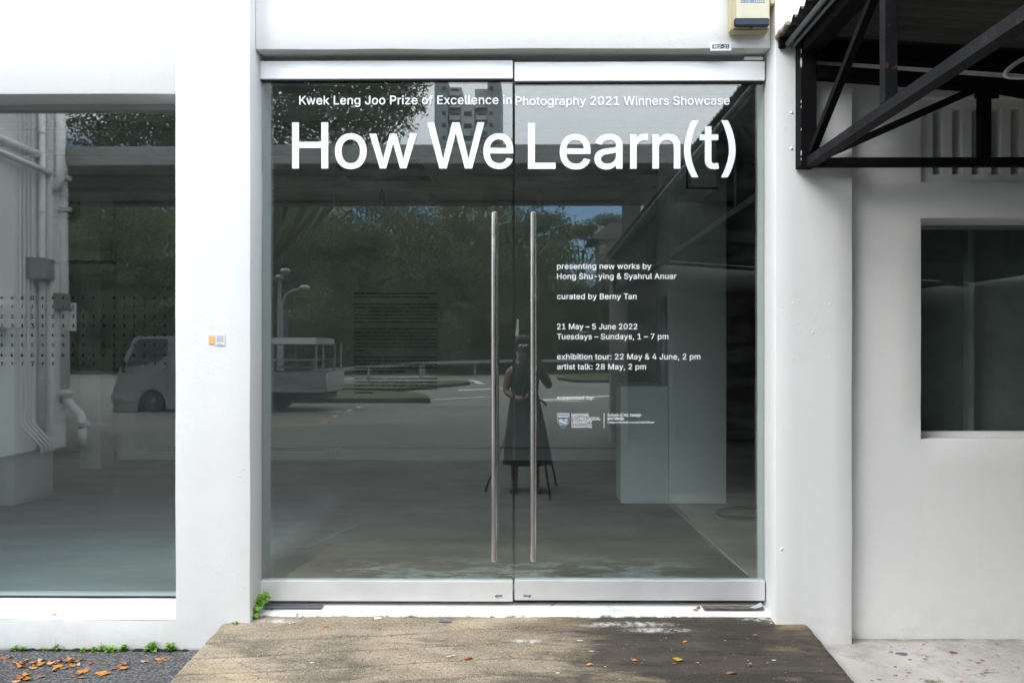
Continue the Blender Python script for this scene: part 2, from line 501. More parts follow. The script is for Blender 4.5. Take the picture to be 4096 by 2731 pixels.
def asphalt():
    t = NT('asphalt')
    v = t.voro(75); v2 = t.voro(120); n = t.noise(230, 3, .7)
    col = t.mix(t.rng(t.voro(90, out='Color'), .2, .9), (.088,.084,.087), (.22,.21,.212))
    col = t.mix(t.rng(t.noise(1.6, 5), .35, .7), col, (.19,.185,.18))
    col = t.mix(t.math('MULTIPLY', t.rng(v, .25, .6), .75), col, (.03,.03,.033))
    far = t.rng(t.axis(1), -3, -6)
    col = t.mix(far, col, t.mix(t.rng(t.noise(.5, 6, .65, axis=(.35,1,1)), .35, .7), (.10,.10,.09), (.165,.16,.145)))
    t.color(col).setv(rough=.9)
    t.bump(t.math('ADD', t.math('MULTIPLY', v, -1.), t.math('MULTIPLY', n, .5)), .7, .006)
    return t.m
M['asphalt'] = asphalt()
def slabm():
    t = NT('stained_concrete')
    col = t.mix(t.rng(t.noise(2.2, 6, .6), .3, .7), (.42,.395,.365), (.60,.57,.54))
    col = t.mix(t.math('MULTIPLY', t.rng(t.noise(4.2, 7, .7), .50, .66), .55), col, (.24,.225,.21))
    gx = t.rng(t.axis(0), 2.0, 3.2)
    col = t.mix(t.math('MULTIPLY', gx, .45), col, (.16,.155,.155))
    mo = t.math('MULTIPLY', t.rng(t.noise(5.3, 6, .75), .60, .66), t.rng(t.axis(1), -.25, -.4))
    col = t.mix(t.math('MULTIPLY', mo, .85), col, (.09,.095,.03))
    col = t.mix(t.math('MULTIPLY', t.rng(t.noise(90, 4, .8), .6, .7), .5), col, (.12,.11,.10))
    wall = t.math('MULTIPLY', t.rng(t.axis(1), -.135, -.085), t.rng(t.noise(8, 5, .7), .35, .6))
    col = t.mix(t.math('MULTIPLY', wall, .8), col, (.10,.07,.05))
    col = t.mix(t.math('MULTIPLY', t.rng(t.axis(1), -.85, -1.3), .8), col, (.15,.145,.135))
    t.color(col).setv(rough=.7); t.bump(t.math('ADD', t.noise(40, 5, .7), t.noise(200, 2)), .3, .003); return t.m
M['slab'] = slabm()
def floorm():
    t = NT('interior_screed')
    col = t.mix(t.rng(t.noise(1.3, 6, .62, axis=(.6,1.4,1)), .32, .70), (.125,.102,.078), (.27,.245,.208))
    col = t.mix(t.math('MULTIPLY', t.rng(t.noise(4, 7, .7, axis=(.35,1.5,1)), .52, .7), .6), col, (.11,.10,.085))
    col = t.mix(t.math('MULTIPLY', t.rng(t.noise(45, 4, .75, axis=(.3,1,1)), .68, .72), .8), col, (.62,.64,.62))
    lw_ = t.math('MULTIPLY', t.rng(t.axis(0), -1.55, -1.75), t.rng(t.axis(1), 3.2, 1.2))  # floor behind the left window lightened: reflected brightness put into the colour
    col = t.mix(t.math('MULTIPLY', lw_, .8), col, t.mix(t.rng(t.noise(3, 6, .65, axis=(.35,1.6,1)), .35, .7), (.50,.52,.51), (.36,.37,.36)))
    pe = t.math('MULTIPLY', t.rng(t.noise(4.3, 8, .66, axis=(.55,1.6,1), dist=.35), .50, .515), t.rng(t.axis(1), .92, .55))
    pe = t.math('MULTIPLY', pe, t.math('MULTIPLY', t.rng(t.axis(0), -1.3, -1.0), t.rng(t.axis(0), 1.15, .85)))
    pe = t.math('MULTIPLY', pe, t.rng(t.noise(26, 6, .75, axis=(.6,1.6,1)), .36, .50, .25, 1))
    col = t.mix(t.math('MULTIPLY', pe, .85), col, t.mix(t.rng(t.noise(11, 5), .4, .6), (.52,.55,.56), (.36,.37,.36)))
    t.color(col).setv(rough=.55); t.bump(t.noise(20, 5), .15, .004); return t.m
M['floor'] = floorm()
def thresh():
    t = NT('painted_threshold')
    col = t.mix(t.rng(t.noise(3.5, 6, .6), .60, .66), (.80,.80,.79), (.60,.60,.58))
    col = t.mix(t.rng(t.noise(13, 6, .75), .66, .70), col, (.16,.145,.125))
    ed = t.math('MULTIPLY', t.rng(t.axis(1), -.078, -.086), t.rng(t.noise(11, 6, .75), .46, .56))
    col = t.mix(ed, col, (.12,.105,.085))
    t.color(col).setv(rough=.6); t.bump(t.noise(25, 5), .3, .004); return t.m
M['thresh'] = thresh()
M['concrete'] = flat('canopy_concrete', (.34,.33,.31), .85, var=.2, scale=2)
M['cream'] = flat('aged_cream_plastic', (.50,.44,.28), .6, var=.08, scale=9)
M['navy'] = flat('navy_lens', (.004,.010,.028), .45, var=.2)
M['blue_ink'] = flat('blue_ink', (.04,.17,.42), .6, var=0)
M['sign_dark'] = flat('dark_sign_paint', (.045,.055,.08), .6, var=.3, scale=40)
M['bark'] = flat('bark', (.07,.058,.045), .9, var=.3, scale=9)
def leafm(name, a, b):
    t = NT(name)
    oi = t.n.new('ShaderNodeObjectInfo')
    n = t.noise(1.1, 3)
    col = t.mix(t.rng(n, .35, .65), a, b)
    col = t.mix(t.math('MULTIPLY', oi.outputs['Random'], .35), col, tuple(q*.6 for q in a))
    t.color(col).setv(rough=.55, spec=.3)
    tl = t.n.new('ShaderNodeBsdfTranslucent'); t.l.new(col, tl.inputs[0])
    ms = t.n.new('ShaderNodeMixShader'); ms.inputs[0].default_value = .3
    t.l.new(t.b.outputs[0], ms.inputs[1]); t.l.new(tl.outputs[0], ms.inputs[2]); t.l.new(ms.outputs[0], t.out.inputs['Surface'])
    return t.m
M['leaf'] = leafm('tree_foliage', (.070,.100,.042), (.115,.135,.068))
M['leaf2'] = leafm('light_tree_foliage', (.10,.13,.055), (.15,.165,.08))
M['weed'] = leafm('weed_leaf', (.17,.36,.035), (.27,.50,.06))
M['grass'] = leafm('grass', (.045,.068,.025), (.085,.105,.045))
M['leaf_orange'] = flat('dry_leaf_orange', (.62,.27,.065), .6, var=.16, scale=30)
M['leaf_brown'] = flat('dry_leaf_brown', (.36,.145,.07), .6, var=.2, scale=30)
M['leaf_tan'] = flat('dry_leaf_tan', (.62,.38,.24), .6, var=.14, scale=30)
M['leaf_yellow'] = flat('yellow_leaf', (.45,.36,.02), .5, var=.1, scale=30)
M['tower'] = flat('tower_render', (.52,.54,.54), .8, var=.04, scale=.2)
M['tower2'] = flat('tower_render_dark', (.34,.37,.38), .8, var=.05, scale=.2)
M['pane'] = flat('tower_window', (.035,.04,.045), .25, var=.1)
M['truck'] = flat('pale_truck_paint', (.27,.275,.27), .6, var=.08)
M['rubber'] = flat('tyre_rubber', (.02,.02,.02), .8)
M['grey_metal'] = flat('grey_metal', (.30,.31,.31), .5, .4)
M['skin'] = flat('skin', (.26,.155,.11), .55, var=.06, scale=14)
M['black_cloth'] = flat('black_cloth', (.012,.012,.013), .9, var=.2, scale=20)
M['green_cloth'] = flat('dark_green_skirt', (.016,.018,.018), .9, var=.2, scale=8)
M['hair'] = flat('dark_hair', (.02,.016,.014), .6, var=.3, scale=40)
M['mask'] = flat('white_mask', (.7,.7,.7), .8)
M['white_paint'] = flat('road_paint_white', (.62,.62,.60), .7, var=.12, scale=8)
M['yellow_paint'] = flat('road_paint_yellow', (.42,.25,.05), .7, var=.12, scale=8)
M['black_plastic'] = flat('black_plastic', (.008,.008,.008), .7)
M['orange_paper'] = flat('orange_sticker', (.80,.46,.20), .6, var=.04, scale=30)
M['paper'] = flat('paper', (.78,.78,.77), .6, var=.03)
M['plinth'] = plaster('plinth_paint', (.76,.77,.76), dirt=False, strength=.08)
M['mortar'] = flat('bare_cement', (.36,.30,.23), .9, var=.3, scale=30)
M['patch'] = flat('bare_screed_patch', (.56,.60,.61), .6, var=.22, scale=16)

# glyph outlines: code point : advance : loops of relative integer steps (1/1000 em)
GLYPHS = '''0023:440:242,0 84,509 51,0 -83,-509/10,140 9,52 381,0 -9,-52/64,0 83,509 51,0 -83,-509/40,316 9,52 380,0 -8,-52
0026:448:197,-7 -32,2 -29,6 -26,11 -22,14 -19,16 -15,20 -11,22 -7,24 -2,25 3,30 10,26 16,24 22,22 55,44 76,56 21,17 9,11 9,12 5,14 2,16 -2,15 -5,14 -10,11 -12,9 -14,5 -18,2 -17,-2 -16,-6 -13,-9 -10,-13 -6,-15 -2,-17 2,-19 6,-17 24,-36 35,-43 234,-284 -74,0 -193,231 -50,62 -19,26 -15,25 -9,26 -3,28 4,32 12,28 18,23 25,18 31,11 35,3 35,-3 31,-11 24,-17 18,-23 12,-26 4,-29 -2,-22 -7,-20 -10,-20 -14,-17 -16,-17 -19,-15 -102,-76 -26,-22 -18,-21 -10,-20 -3,-23 3,-23 9,-21 15,-17 19,-13 23,-8 27,-3 30,4 28,9 27,16 23,20 20,26 15,30 10,35 3,38 59,0 -3,-44 -8,-36 -12,-29 -14,-23 -26,-30 -12,-15 -28,-24 -34,-16 -37,-10
0028:273:89,207 3,57 9,60 13,60 18,57 21,53 24,45 59,0 -24,-54 -21,-57 -17,-58 -13,-57 -7,-55 -3,-51 3,-46 6,-46 12,-48 16,-51 21,-54 27,-58 -59,0 -27,50 -22,50 -17,51 -12,51 -7,50
0029:273:37,-96 27,59 22,55 16,51 11,47 7,46 2,45 -3,51 -7,55 -13,57 -17,58 -20,57 -25,54 60,0 24,-45 21,-53 17,-57 14,-61 8,-59 3,-57 -2,-51 -8,-52 -13,-51 -17,-50 -21,-50 -26,-49
002c:188:38,-119 30,190 69,0 -53,-190
002d:453:337,244 0,-56 -223,0 0,56
002e:188:95,-4 -17,3 -15,10 -10,15 -3,17 3,18 10,14 15,10 17,4 18,-4 15,-10 10,-14 3,-18 -3,-17 -10,-15 -15,-10
0030:453:227,-7 -36,4 -33,10 -28,17 -25,24 -20,29 -16,36 -12,42 -7,47 -2,52 2,52 7,47 12,42 16,36 21,30 24,23 29,18 32,10 36,4 35,-4 33,-10 28,-18 25,-23 20,-30 16,-36 12,-42 7,-47 2,-52 -2,-52 -7,-47 -12,-42 -16,-36 -20,-29 -25,-24 -28,-17 -32,-10/227,50 23,2 21,8 19,14 16,18 14,24 10,28 10,50 4,60 -4,60 -10,51 -10,28 -14,23 -16,19 -19,14 -21,8 -23,3 -24,-3 -21,-8 -19,-14 -16,-19 -13,-23 -11,-28 -10,-51 -4,-60 4,-60 10,-50 11,-28 13,-24 16,-18 19,-14 21,-8
0031:453:76,0 0,55 315,0 0,-55/276,509 0,-509 -64,0 0,448 -3,0 -123,-90 0,69 112,82
0032:453:64,0 0,47 170,182 48,53 17,23 12,22 7,21 2,23 -3,26 -9,22 -15,17 -20,13 -23,8 -26,3 -28,-3 -24,-10 -19,-14 -14,-20 -9,-23 -3,-28 -61,0 2,29 7,27 11,24 16,22 19,18 22,14 25,11 28,6 29,3 29,-3 27,-6 25,-10 22,-15 18,-17 15,-20 11,-22 7,-25 2,-26 -3,-27 -7,-27 -14,-28 -21,-31 -30,-36 -39,-43 -114,-120 0,-3 236,0 0,-57
0034:453:40,105 0,53 207,351 64,0 -202,-343 0,-3 304,0 0,-58/282,0 0,121 0,25 0,172 61,0 0,-318
0035:453:221,-7 -29,2 -27,6 -25,10 -22,14 -19,16 -16,19 -12,22 -8,23 -3,25 62,0 5,-22 11,-19 16,-16 19,-13 23,-8 25,-2 29,3 26,11 22,18 16,22 10,27 4,31 -4,31 -10,28 -17,23 -22,18 -27,11 -30,4 -26,-2 -25,-7 -22,-10 -17,-12 -61,7 29,256 270,0 0,-57 -215,0 -17,-151 2,0 19,14 23,10 25,6 26,3 34,-4 31,-9 27,-15 24,-21 19,-25 15,-29 9,-32 3,-36 -3,-31 -7,-30 -12,-26 -17,-24 -20,-20 -23,-17 -27,-12 -29,-7
0037:453:97,0 226,448 0,4 -261,0 0,57 329,0 0,-60 -226,-449
0038:453:226,-7 -33,2 -30,6 -27,10 -25,14 -20,17 -17,20 -12,22 -8,25 -2,26 3,31 10,29 16,25 20,21 24,15 28,9 0,2 -24,9 -20,13 -16,19 -13,22 -7,24 -3,26 3,25 6,24 11,21 16,19 18,16 22,13 24,10 27,6 29,2 29,-2 27,-6 24,-10 22,-13 18,-16 15,-19 12,-21 6,-24 3,-25 -3,-26 -7,-24 -13,-22 -16,-19 -20,-13 -23,-9 0,-2 27,-9 24,-15 21,-21 15,-25 10,-29 4,-31 -3,-26 -7,-25 -13,-22 -16,-20 -21,-17 -24,-14 -28,-10 -30,-6/226,49 32,3 27,8 22,14 16,17 10,22 4,26 -4,26 -11,24 -17,19 -22,15 -27,9 -30,3 -30,-3 -27,-9 -22,-15 -17,-19 -11,-24 -4,-26 4,-26 10,-22 16,-17 22,-14 28,-8/226,290 26,2 22,8 19,13 14,17 9,21 3,25 -3,23 -8,21 -14,17 -19,12 -23,8 -26,3 -26,-3 -23,-8 -18,-12 -14,-17 -9,-21 -3,-23 3,-25 9,-21 14,-17 19,-13 23,-8
003a:188:95,-4 -17,3 -15,10 -10,15 -3,17 3,18 10,14 15,10 17,4 18,-4 15,-10 10,-14 3,-18 -3,-17 -10,-15 -15,-10/95,271 -17,3 -15,10 -10,15 -3,17 3,18 10,15 15,10 17,3 18,-3 15,-10 10,-15 3,-18 -3,-17 -10,-15 -15,-10
003b:188:38,-119 30,190 69,0 -53,-190/103,271 -17,3 -15,10 -10,15 -3,17 3,18 10,15 15,10 17,3 18,-3 15,-10 10,-15 3,-18 -3,-17 -10,-15 -15,-10
0041:480:16,0 185,509 75,0 187,-509 -68,0 -108,302 -23,70 -32,106 13,0 -32,-107 -22,-69 -106,-302/110,142 0,57 260,0 0,-57
0042:456:60,0 0,509 181,0 33,-2 30,-6 25,-10 21,-14 17,-16 14,-19 9,-21 6,-23 2,-24 -3,-30 -8,-24 -14,-19 -17,-15 -20,-11 -21,-8 0,-5 24,-5 24,-12 22,-18 17,-24 12,-30 4,-37 -2,-25 -6,-23 -10,-21 -14,-19 -18,-17 -24,-13 -27,-10 -33,-6 -37,-2/125,57 120,0 36,3 28,7 21,13 14,16 9,19 2,22 -3,24 -10,23 -15,19 -21,15 -27,10 -31,3 -123,0/125,285 113,0 27,3 23,8 20,13 15,17 10,22 3,24 -3,21 -7,19 -13,17 -19,13 -24,7 -30,3 -115,0
0043:510:267,-7 -42,4 -39,10 -36,18 -31,24 -27,30 -22,36 -17,42 -9,46 -4,51 4,51 9,47 17,41 22,36 27,30 31,25 36,17 39,11 42,4 38,-3 35,-9 33,-14 29,-19 25,-24 21,-29 15,-33 10,-37 -65,0 -7,25 -12,22 -14,18 -18,15 -20,12 -22,9 -23,5 -25,2 -30,-3 -28,-8 -25,-13 -23,-18 -20,-23 -16,-27 -12,-32 -7,-37 -3,-41 3,-41 7,-36 12,-32 16,-28 20,-23 23,-18 26,-13 27,-7 30,-3 25,2 23,5 22,9 20,12 18,15 14,18 12,22 7,24 65,0 -10,-36 -15,-33 -20,-29 -26,-24 -29,-19 -32,-14 -36,-9
0044:502:219,0 -123,0 0,57 119,0 39,3 34,8 30,13 25,18 20,23 16,27 11,32 7,35 2,39 -2,39 -7,35 -11,32 -15,27 -20,22 -24,18 -29,13 -33,8 -37,3 -128,0 0,57 132,0 48,-4 42,-10 38,-17 32,-23 27,-29 21,-35 16,-40 9,-45 4,-51 -4,-50 -9,-46 -16,-40 -22,-36 -27,-29 -33,-23 -39,-17 -44,-11/125,509 0,-509 -65,0 0,509
0045:419:60,0 0,509 312,0 0,-57 -247,0 0,-166 230,0 0,-57 -230,0 0,-172 250,0 0,-57
0047:520:269,-7 -44,4 -40,10 -36,18 -31,24 -27,30 -22,37 -16,41 -10,46 -3,51 3,51 10,47 16,41 22,36 26,30 32,25 35,17 39,11 42,4 39,-3 36,-9 34,-15 29,-20 26,-24 20,-29 16,-32 9,-35 -66,0 -9,23 -12,21 -14,18 -17,16 -19,12 -22,9 -24,6 -26,2 -29,-3 -27,-8 -26,-13 -23,-18 -19,-22 -16,-28 -12,-32 -7,-37 -3,-41 3,-41 7,-36 12,-32 16,-28 20,-22 23,-19 26,-13 28,-7 31,-3 27,2 26,6 23,10 20,14 17,17 14,21 11,24 6,26 2,29 19,-3 -151,0 0,57 195,0 0,-56 -3,-40 -9,-36 -15,-33 -20,-29 -25,-24 -29,-19 -33,-14 -36,-9
0048:517:60,0 0,509 65,0 0,-220 267,0 0,220 65,0 0,-509 -65,0 0,232 -267,0 0,-232
0049:300:31,0 0,57 87,0 0,395 -87,0 0,57 238,0 0,-57 -86,0 0,-395 86,0 0,-57
004a:396:185,-7 -42,5 -37,13 -31,22 -23,30 -14,37 -5,45 0,28 65,0 0,-28 2,-28 8,-24 14,-19 17,-13 21,-8 25,-3 24,3 21,8 18,13 13,19 8,24 3,28 0,364 64,0 0,-364 -4,-45 -14,-37 -24,-30 -31,-22 -36,-13
004b:467:104,145 0,71 35,45 35,42 38,41 152,165 84,0 -217,-233 -3,0/60,0 0,509 65,0 0,-175 -1,-109 1,-32 0,-193/372,0 -184,259 40,50 221,-309
004c:393:60,0 0,509 65,0 0,-452 236,0 0,-57
004d:628:60,0 0,509 92,0 125,-322 10,-28 12,-36 12,-39 11,-35 -15,0 11,34 12,38 12,37 10,29 124,322 92,0 0,-509 -64,0 0,291 0,36 1,42 1,44 1,44 6,0 -15,-48 -16,-46 -15,-41 -11,-31 -114,-291 -56,0 -116,291 -11,30 -14,40 -16,47 -17,49 7,0 1,-41 1,-44 1,-44 0,-37 0,-291
004e:523:60,0 0,509 76,0 207,-326 20,-32 25,-44 26,-52 -9,-1 -4,54 -2,49 0,38 0,314 64,0 0,-509 -76,0 -185,290 -25,41 -29,50 -40,71 11,2 3,-70 2,-56 1,-37 0,-291
004f:533:267,-7 -42,4 -39,10 -36,18 -31,24 -27,30 -22,36 -17,42 -9,46 -4,51 4,51 9,47 17,41 22,36 27,30 31,25 36,17 39,11 42,4 42,-4 39,-11 36,-17 31,-25 27,-30 22,-36 16,-41 10,-47 3,-51 -3,-51 -10,-46 -16,-42 -22,-36 -27,-30 -31,-24 -36,-18 -39,-10/267,53 29,2 28,8 25,13 23,18 20,22 16,28 12,32 8,37 2,41 -2,41 -8,37 -12,33 -16,27 -20,23 -23,18 -25,13 -28,7 -29,3 -30,-3 -27,-8 -26,-12 -23,-18 -19,-23 -17,-28 -12,-32 -7,-37 -3,-41 3,-41 7,-37 12,-32 17,-27 19,-23 23,-18 26,-13 27,-8
0050:445:60,0 0,509 175,0 37,-3 33,-7 27,-12 24,-16 19,-19 15,-22 10,-26 7,-27 2,-29 -2,-30 -7,-27 -10,-26 -15,-22 -19,-20 -24,-16 -27,-12 -33,-7 -37,-2 -126,0 0,56 124,0 36,4 28,10 21,16 15,22 9,25 2,29 -2,28 -9,26 -15,21 -21,16 -29,10 -36,3 -107,0 0,-452
0052:449:60,0 0,509 176,0 37,-3 32,-6 28,-11 23,-16 20,-18 14,-22 11,-25 6,-27 2,-29 -2,-29 -6,-27 -11,-25 -14,-21 -20,-18 -23,-15 -28,-11 -32,-6 -37,-2 -140,0 0,57 138,0 35,3 29,9 21,14 15,19 8,24 3,28 -3,28 -8,25 -15,20 -21,15 -29,9 -36,3 -108,0 0,-452/353,0 -123,229 73,0 125,-229
0053:447:224,-9 -36,2 -32,6 -28,10 -26,14 -21,17 -17,20 -13,23 -9,26 -4,28 66,0 6,-27 13,-22 19,-17 24,-12 28,-7 30,-3 33,3 29,8 25,14 18,18 12,22 5,25 -4,22 -10,18 -16,14 -20,12 -51,17 -61,17 -39,14 -33,16 -26,20 -19,24 -11,28 -4,31 2,28 8,25 13,23 17,20 21,16 25,14 27,10 30,6 32,2 32,-2 30,-6 27,-10 24,-14 20,-16 17,-19 13,-22 8,-24 3,-25 -64,0 -5,24 -12,19 -18,16 -22,12 -26,7 -29,3 -31,-3 -27,-8 -22,-13 -16,-17 -11,-20 -3,-22 2,-17 5,-14 9,-11 17,-15 21,-11 43,-15 52,-14 48,-15 24,-12 23,-14 20,-18 16,-22 10,-27 3,-32 -2,-27 -7,-25 -13,-23 -16,-21 -21,-18 -26,-14 -29,-11 -33,-7
0054:449:32,452 0,57 385,0 0,-57 -160,0 0,-452 -64,0 0,452
0055:517:259,-8 -39,2 -34,8 -32,13 -28,18 -23,22 -18,25 -14,28 -8,32 -3,33 0,336 64,0 0,-331 4,-34 13,-31 12,-18 16,-15 18,-12 21,-9 24,-6 27,-1 26,1 24,6 22,9 18,12 15,15 13,18 12,31 4,34 0,331 64,0 0,-336 -3,-33 -8,-32 -13,-28 -19,-25 -23,-22 -28,-18 -31,-13 -35,-8
0056:480:204,0 -188,509 68,0 108,-303 23,-69 33,-106 -13,0 32,107 23,68 105,303 68,0 -185,-509
0057:686:155,0 -139,509 66,0 81,-313 12,-51 12,-51 10,-54 -8,0 11,54 11,51 13,51 82,313 74,0 82,-313 12,-51 12,-51 11,-54 -9,0 11,54 11,51 13,51 80,313 67,0 -140,-509 -75,0 -87,323 -17,68 -15,84 14,0 -15,-80 -17,-72 -88,-323
0059:472:203,0 0,208 -187,301 75,0 101,-165 30,-52 28,-62 -26,0 27,63 29,51 101,165 74,0 -187,-301 0,-208
0061:389:160,-9 -34,4 -32,10 -26,17 -20,23 -10,18 -6,21 -2,24 4,30 9,23 15,18 20,14 22,10 25,8 53,9 56,7 18,3 13,5 8,8 3,12 0,2 -3,22 -6,18 -11,14 -16,11 -20,7 -24,2 -25,-2 -22,-7 -17,-9 -14,-12 -11,-13 -7,-14 -59,17 16,31 22,24 25,18 29,11 30,7 31,2 21,-1 24,-4 24,-7 23,-12 20,-17 16,-23 11,-30 4,-39 0,-251 -60,0 0,52 -5,0 -8,-14 -12,-13 -16,-13 -21,-11 -25,-7/170,45 32,4 26,10 20,15 15,19 9,22 4,23 0,52 -6,-4 -11,-4 -28,-6 -31,-5 -25,-3 -41,-9 -17,-9 -14,-11 -8,-15 -3,-19 2,-18 8,-15 12,-11 16,-9 19,-5
0062:424:229,-8 -31,3 -26,9 -19,13 -15,14 -20,28 -6,0 0,-59 -59,0 0,509 61,0 0,-190 4,0 19,27 15,14 19,13 26,8 32,3 30,-2 28,-8 26,-13 22,-19 19,-22 16,-27 11,-32 7,-34 2,-38 -2,-38 -7,-35 -11,-32 -15,-27 -19,-23 -23,-18 -25,-13 -28,-9/220,47 22,2 20,6 17,11 22,22 15,29 9,34 3,38 -3,38 -9,34 -15,29 -21,21 -18,11 -19,6 -23,2 -22,-2 -20,-6 -17,-10 -21,-21 -15,-28 -9,-34 -3,-40 3,-39 9,-35 15,-29 22,-21 17,-10 19,-6
0063:396:207,-8 -33,3 -30,8 -27,13 -24,19 -21,23 -16,27 -12,31 -7,34 -3,37 3,38 7,35 12,31 16,27 21,23 24,19 27,14 30,8 33,2 27,-1 26,-6 24,-9 21,-12 19,-15 16,-19 13,-21 9,-24 -59,-15 -5,14 -8,13 -9,12 -11,10 -13,8 -15,6 -16,4 -19,1 -23,-2 -21,-7 -18,-11 -21,-23 -16,-29 -9,-34 -3,-37 3,-36 9,-34 16,-28 21,-23 18,-11 21,-6 23,-3 19,2 17,4 15,6 13,8 11,10 10,13 7,13 5,15 59,-15 -9,-24 -13,-22 -16,-19 -19,-16 -21,-12 -24,-10 -26,-5
0064:424:195,-8 -30,2 -28,9 -26,13 -22,18 -19,23 -15,27 -12,32 -7,35 -2,38 2,38 7,34 12,32 15,27 19,22 23,19 25,13 28,8 31,2 32,-3 25,-8 19,-13 15,-14 19,-27 5,0 0,190 61,0 0,-509 -59,0 0,59 -6,0 -20,-28 -15,-14 -20,-13 -25,-9/205,47 21,2 20,6 17,10 21,21 15,29 10,35 3,39 -3,40 -9,34 -16,28 -21,21 -17,10 -19,6 -22,2 -23,-2 -20,-6 -17,-11 -21,-21 -16,-29 -9,-34 -3,-38 3,-38 10,-34 15,-29 21,-22 17,-11 20,-6
0065:404:212,-8 -35,3 -32,8 -28,13 -25,19 -20,23 -16,27 -12,31 -7,34 -3,37 2,37 8,34 11,32 16,27 20,23 24,19 27,14 30,9 33,2 31,-2 30,-8 28,-13 25,-20 22,-26 16,-33 11,-40 3,-48 0,-25 -296,0 0,52 263,0 -28,-19 -3,35 -9,32 -15,25 -20,20 -17,9 -19,5 -22,2 -22,-2 -19,-5 -18,-10 -21,-19 -16,-24 -10,-29 -3,-30 0,-33 4,-39 10,-33 11,-18 14,-15 16,-12 28,-11 33,-4 22,2 20,5 17,8 14,12 12,15 9,17 59,-14 -12,-28 -18,-24 -24,-20 -28,-15 -34,-9
0066:254:228,379 0,-52 -222,0 0,52/81,0 0,432 3,29 12,25 17,19 22,14 26,8 26,3 35,-3 21,-6 -16,-53 -12,4 -20,2 -17,-2 -14,-4 -10,-8 -9,-17 -3,-24 0,-419
0067:425:207,-151 -39,3 -34,8 -29,13 -23,17 -18,19 -13,22 50,28 21,-25 14,-12 18,-10 24,-7 29,-2 29,2 25,8 21,12 16,17 10,24 3,28 0,74 -5,0 -19,-27 -15,-13 -20,-12 -25,-8 -32,-3 -30,2 -27,7 -25,13 -23,16 -19,22 -16,25 -12,30 -7,34 -2,37 2,38 7,34 12,30 16,27 19,22 22,19 26,13 28,8 30,2 32,-2 25,-9 20,-13 15,-14 20,-27 5,0 0,60 59,0 0,-388 -2,-31 -7,-27 -13,-23 -16,-19 -20,-15 -23,-12 -40,-11/205,59 22,2 19,5 18,9 21,20 15,26 9,33 3,39 -3,38 -9,33 -15,27 -21,21 -17,10 -20,6 -22,2 -23,-2 -19,-6 -18,-10 -21,-22 -15,-28 -10,-33 -3,-36 3,-38 10,-32 15,-27 21,-20 18,-10 20,-5
0068:410:114,227 0,-227 -61,0 0,509 61,0 0,-222 -12,0 14,32 16,25 20,18 23,12 25,8 27,2 37,-4 31,-11 18,-13 15,-16 13,-19 9,-23 5,-27 2,-31 0,-240 -61,0 0,235 -3,28 -7,23 -13,18 -17,14 -21,8 -25,3 -26,-3 -23,-9 -20,-14 -15,-20 -9,-26
0069:167:53,0 0,379 61,0 0,-379/84,443 -17,3 -13,9 -10,13 -3,15 3,16 10,13 13,9 17,3 16,-3 14,-9 9,-13 3,-16 -3,-15 -9,-13 -14,-9
006a:167:53,379 61,0 0,-409 -3,-33 -9,-27 -16,-23 -21,-16 -28,-10 -33,-4 -14,0 0,56 12,0 16,2 13,5 9,8 10,18 3,25/83,443 -16,3 -14,9 -9,13 -3,15 3,16 9,13 14,9 16,3 17,-3 14,-9 9,-13 3,-16 -3,-15 -9,-13 -14,-9
006b:381:110,137 0,75 11,0 163,167 76,0 -176,-180 -7,0/53,0 0,509 61,0 0,-509/294,0 -146,186 43,43 181,-229
006c:189:139,-2 -27,2 -21,8 -17,12 -12,17 -7,22 -2,25 0,425 61,0 0,-410 1,-22 5,-15 10,-8 16,-2 14,1 10,1 11,-51 -19,-4
006d:610:53,0 0,379 59,0 0,-84 -4,0 10,28 14,23 19,17 21,13 23,8 24,2 26,-3 23,-8 19,-14 16,-19 11,-22 7,-25 -9,0 10,26 15,22 20,18 24,14 26,8 30,3 31,-3 29,-11 17,-11 15,-15 12,-18 9,-21 5,-24 2,-28 0,-255 -61,0 0,254 -3,25 -8,19 -12,15 -17,10 -18,6 -19,1 -24,-2 -21,-8 -16,-13 -13,-17 -7,-20 -3,-23 0,-247 -61,0 0,260 -2,20 -7,17 -12,14 -15,11 -18,6 -21,2 -21,-2 -20,-8 -18,-13 -14,-18 -9,-23 -3,-28 0,-238
006e:410:114,227 0,-227 -61,0 0,379 59,0 0,-92 -10,0 14,32 16,25 20,18 23,12 25,8 27,2 37,-4 31,-11 18,-13 15,-16 13,-19 9,-23 5,-27 2,-31 0,-240 -61,0 0,235 -3,28 -7,23 -13,18 -17,14 -21,8 -25,3 -26,-3 -23,-9 -20,-14 -15,-20 -9,-26
006f:415:207,-8 -33,3 -30,8 -27,13 -24,19 -21,23 -16,27 -12,31 -7,34 -3,37 3,38 7,35 12,31 16,27 21,23 24,19 27,14 30,8 33,2 34,-2 30,-8 28,-14 24,-19 20,-23 16,-27 12,-31 8,-35 2,-38 -2,-37 -8,-34 -12,-31 -16,-27 -20,-23 -24,-19 -28,-13 -30,-8/207,46 24,3 21,6 18,11 22,23 15,28 9,34 3,36 -3,37 -9,34 -15,29 -22,23 -18,11 -21,7 -24,2 -23,-2 -21,-7 -18,-11 -21,-23 -16,-29 -9,-34 -3,-37 3,-36 9,-34 16,-28 21,-23 18,-11 21,-6
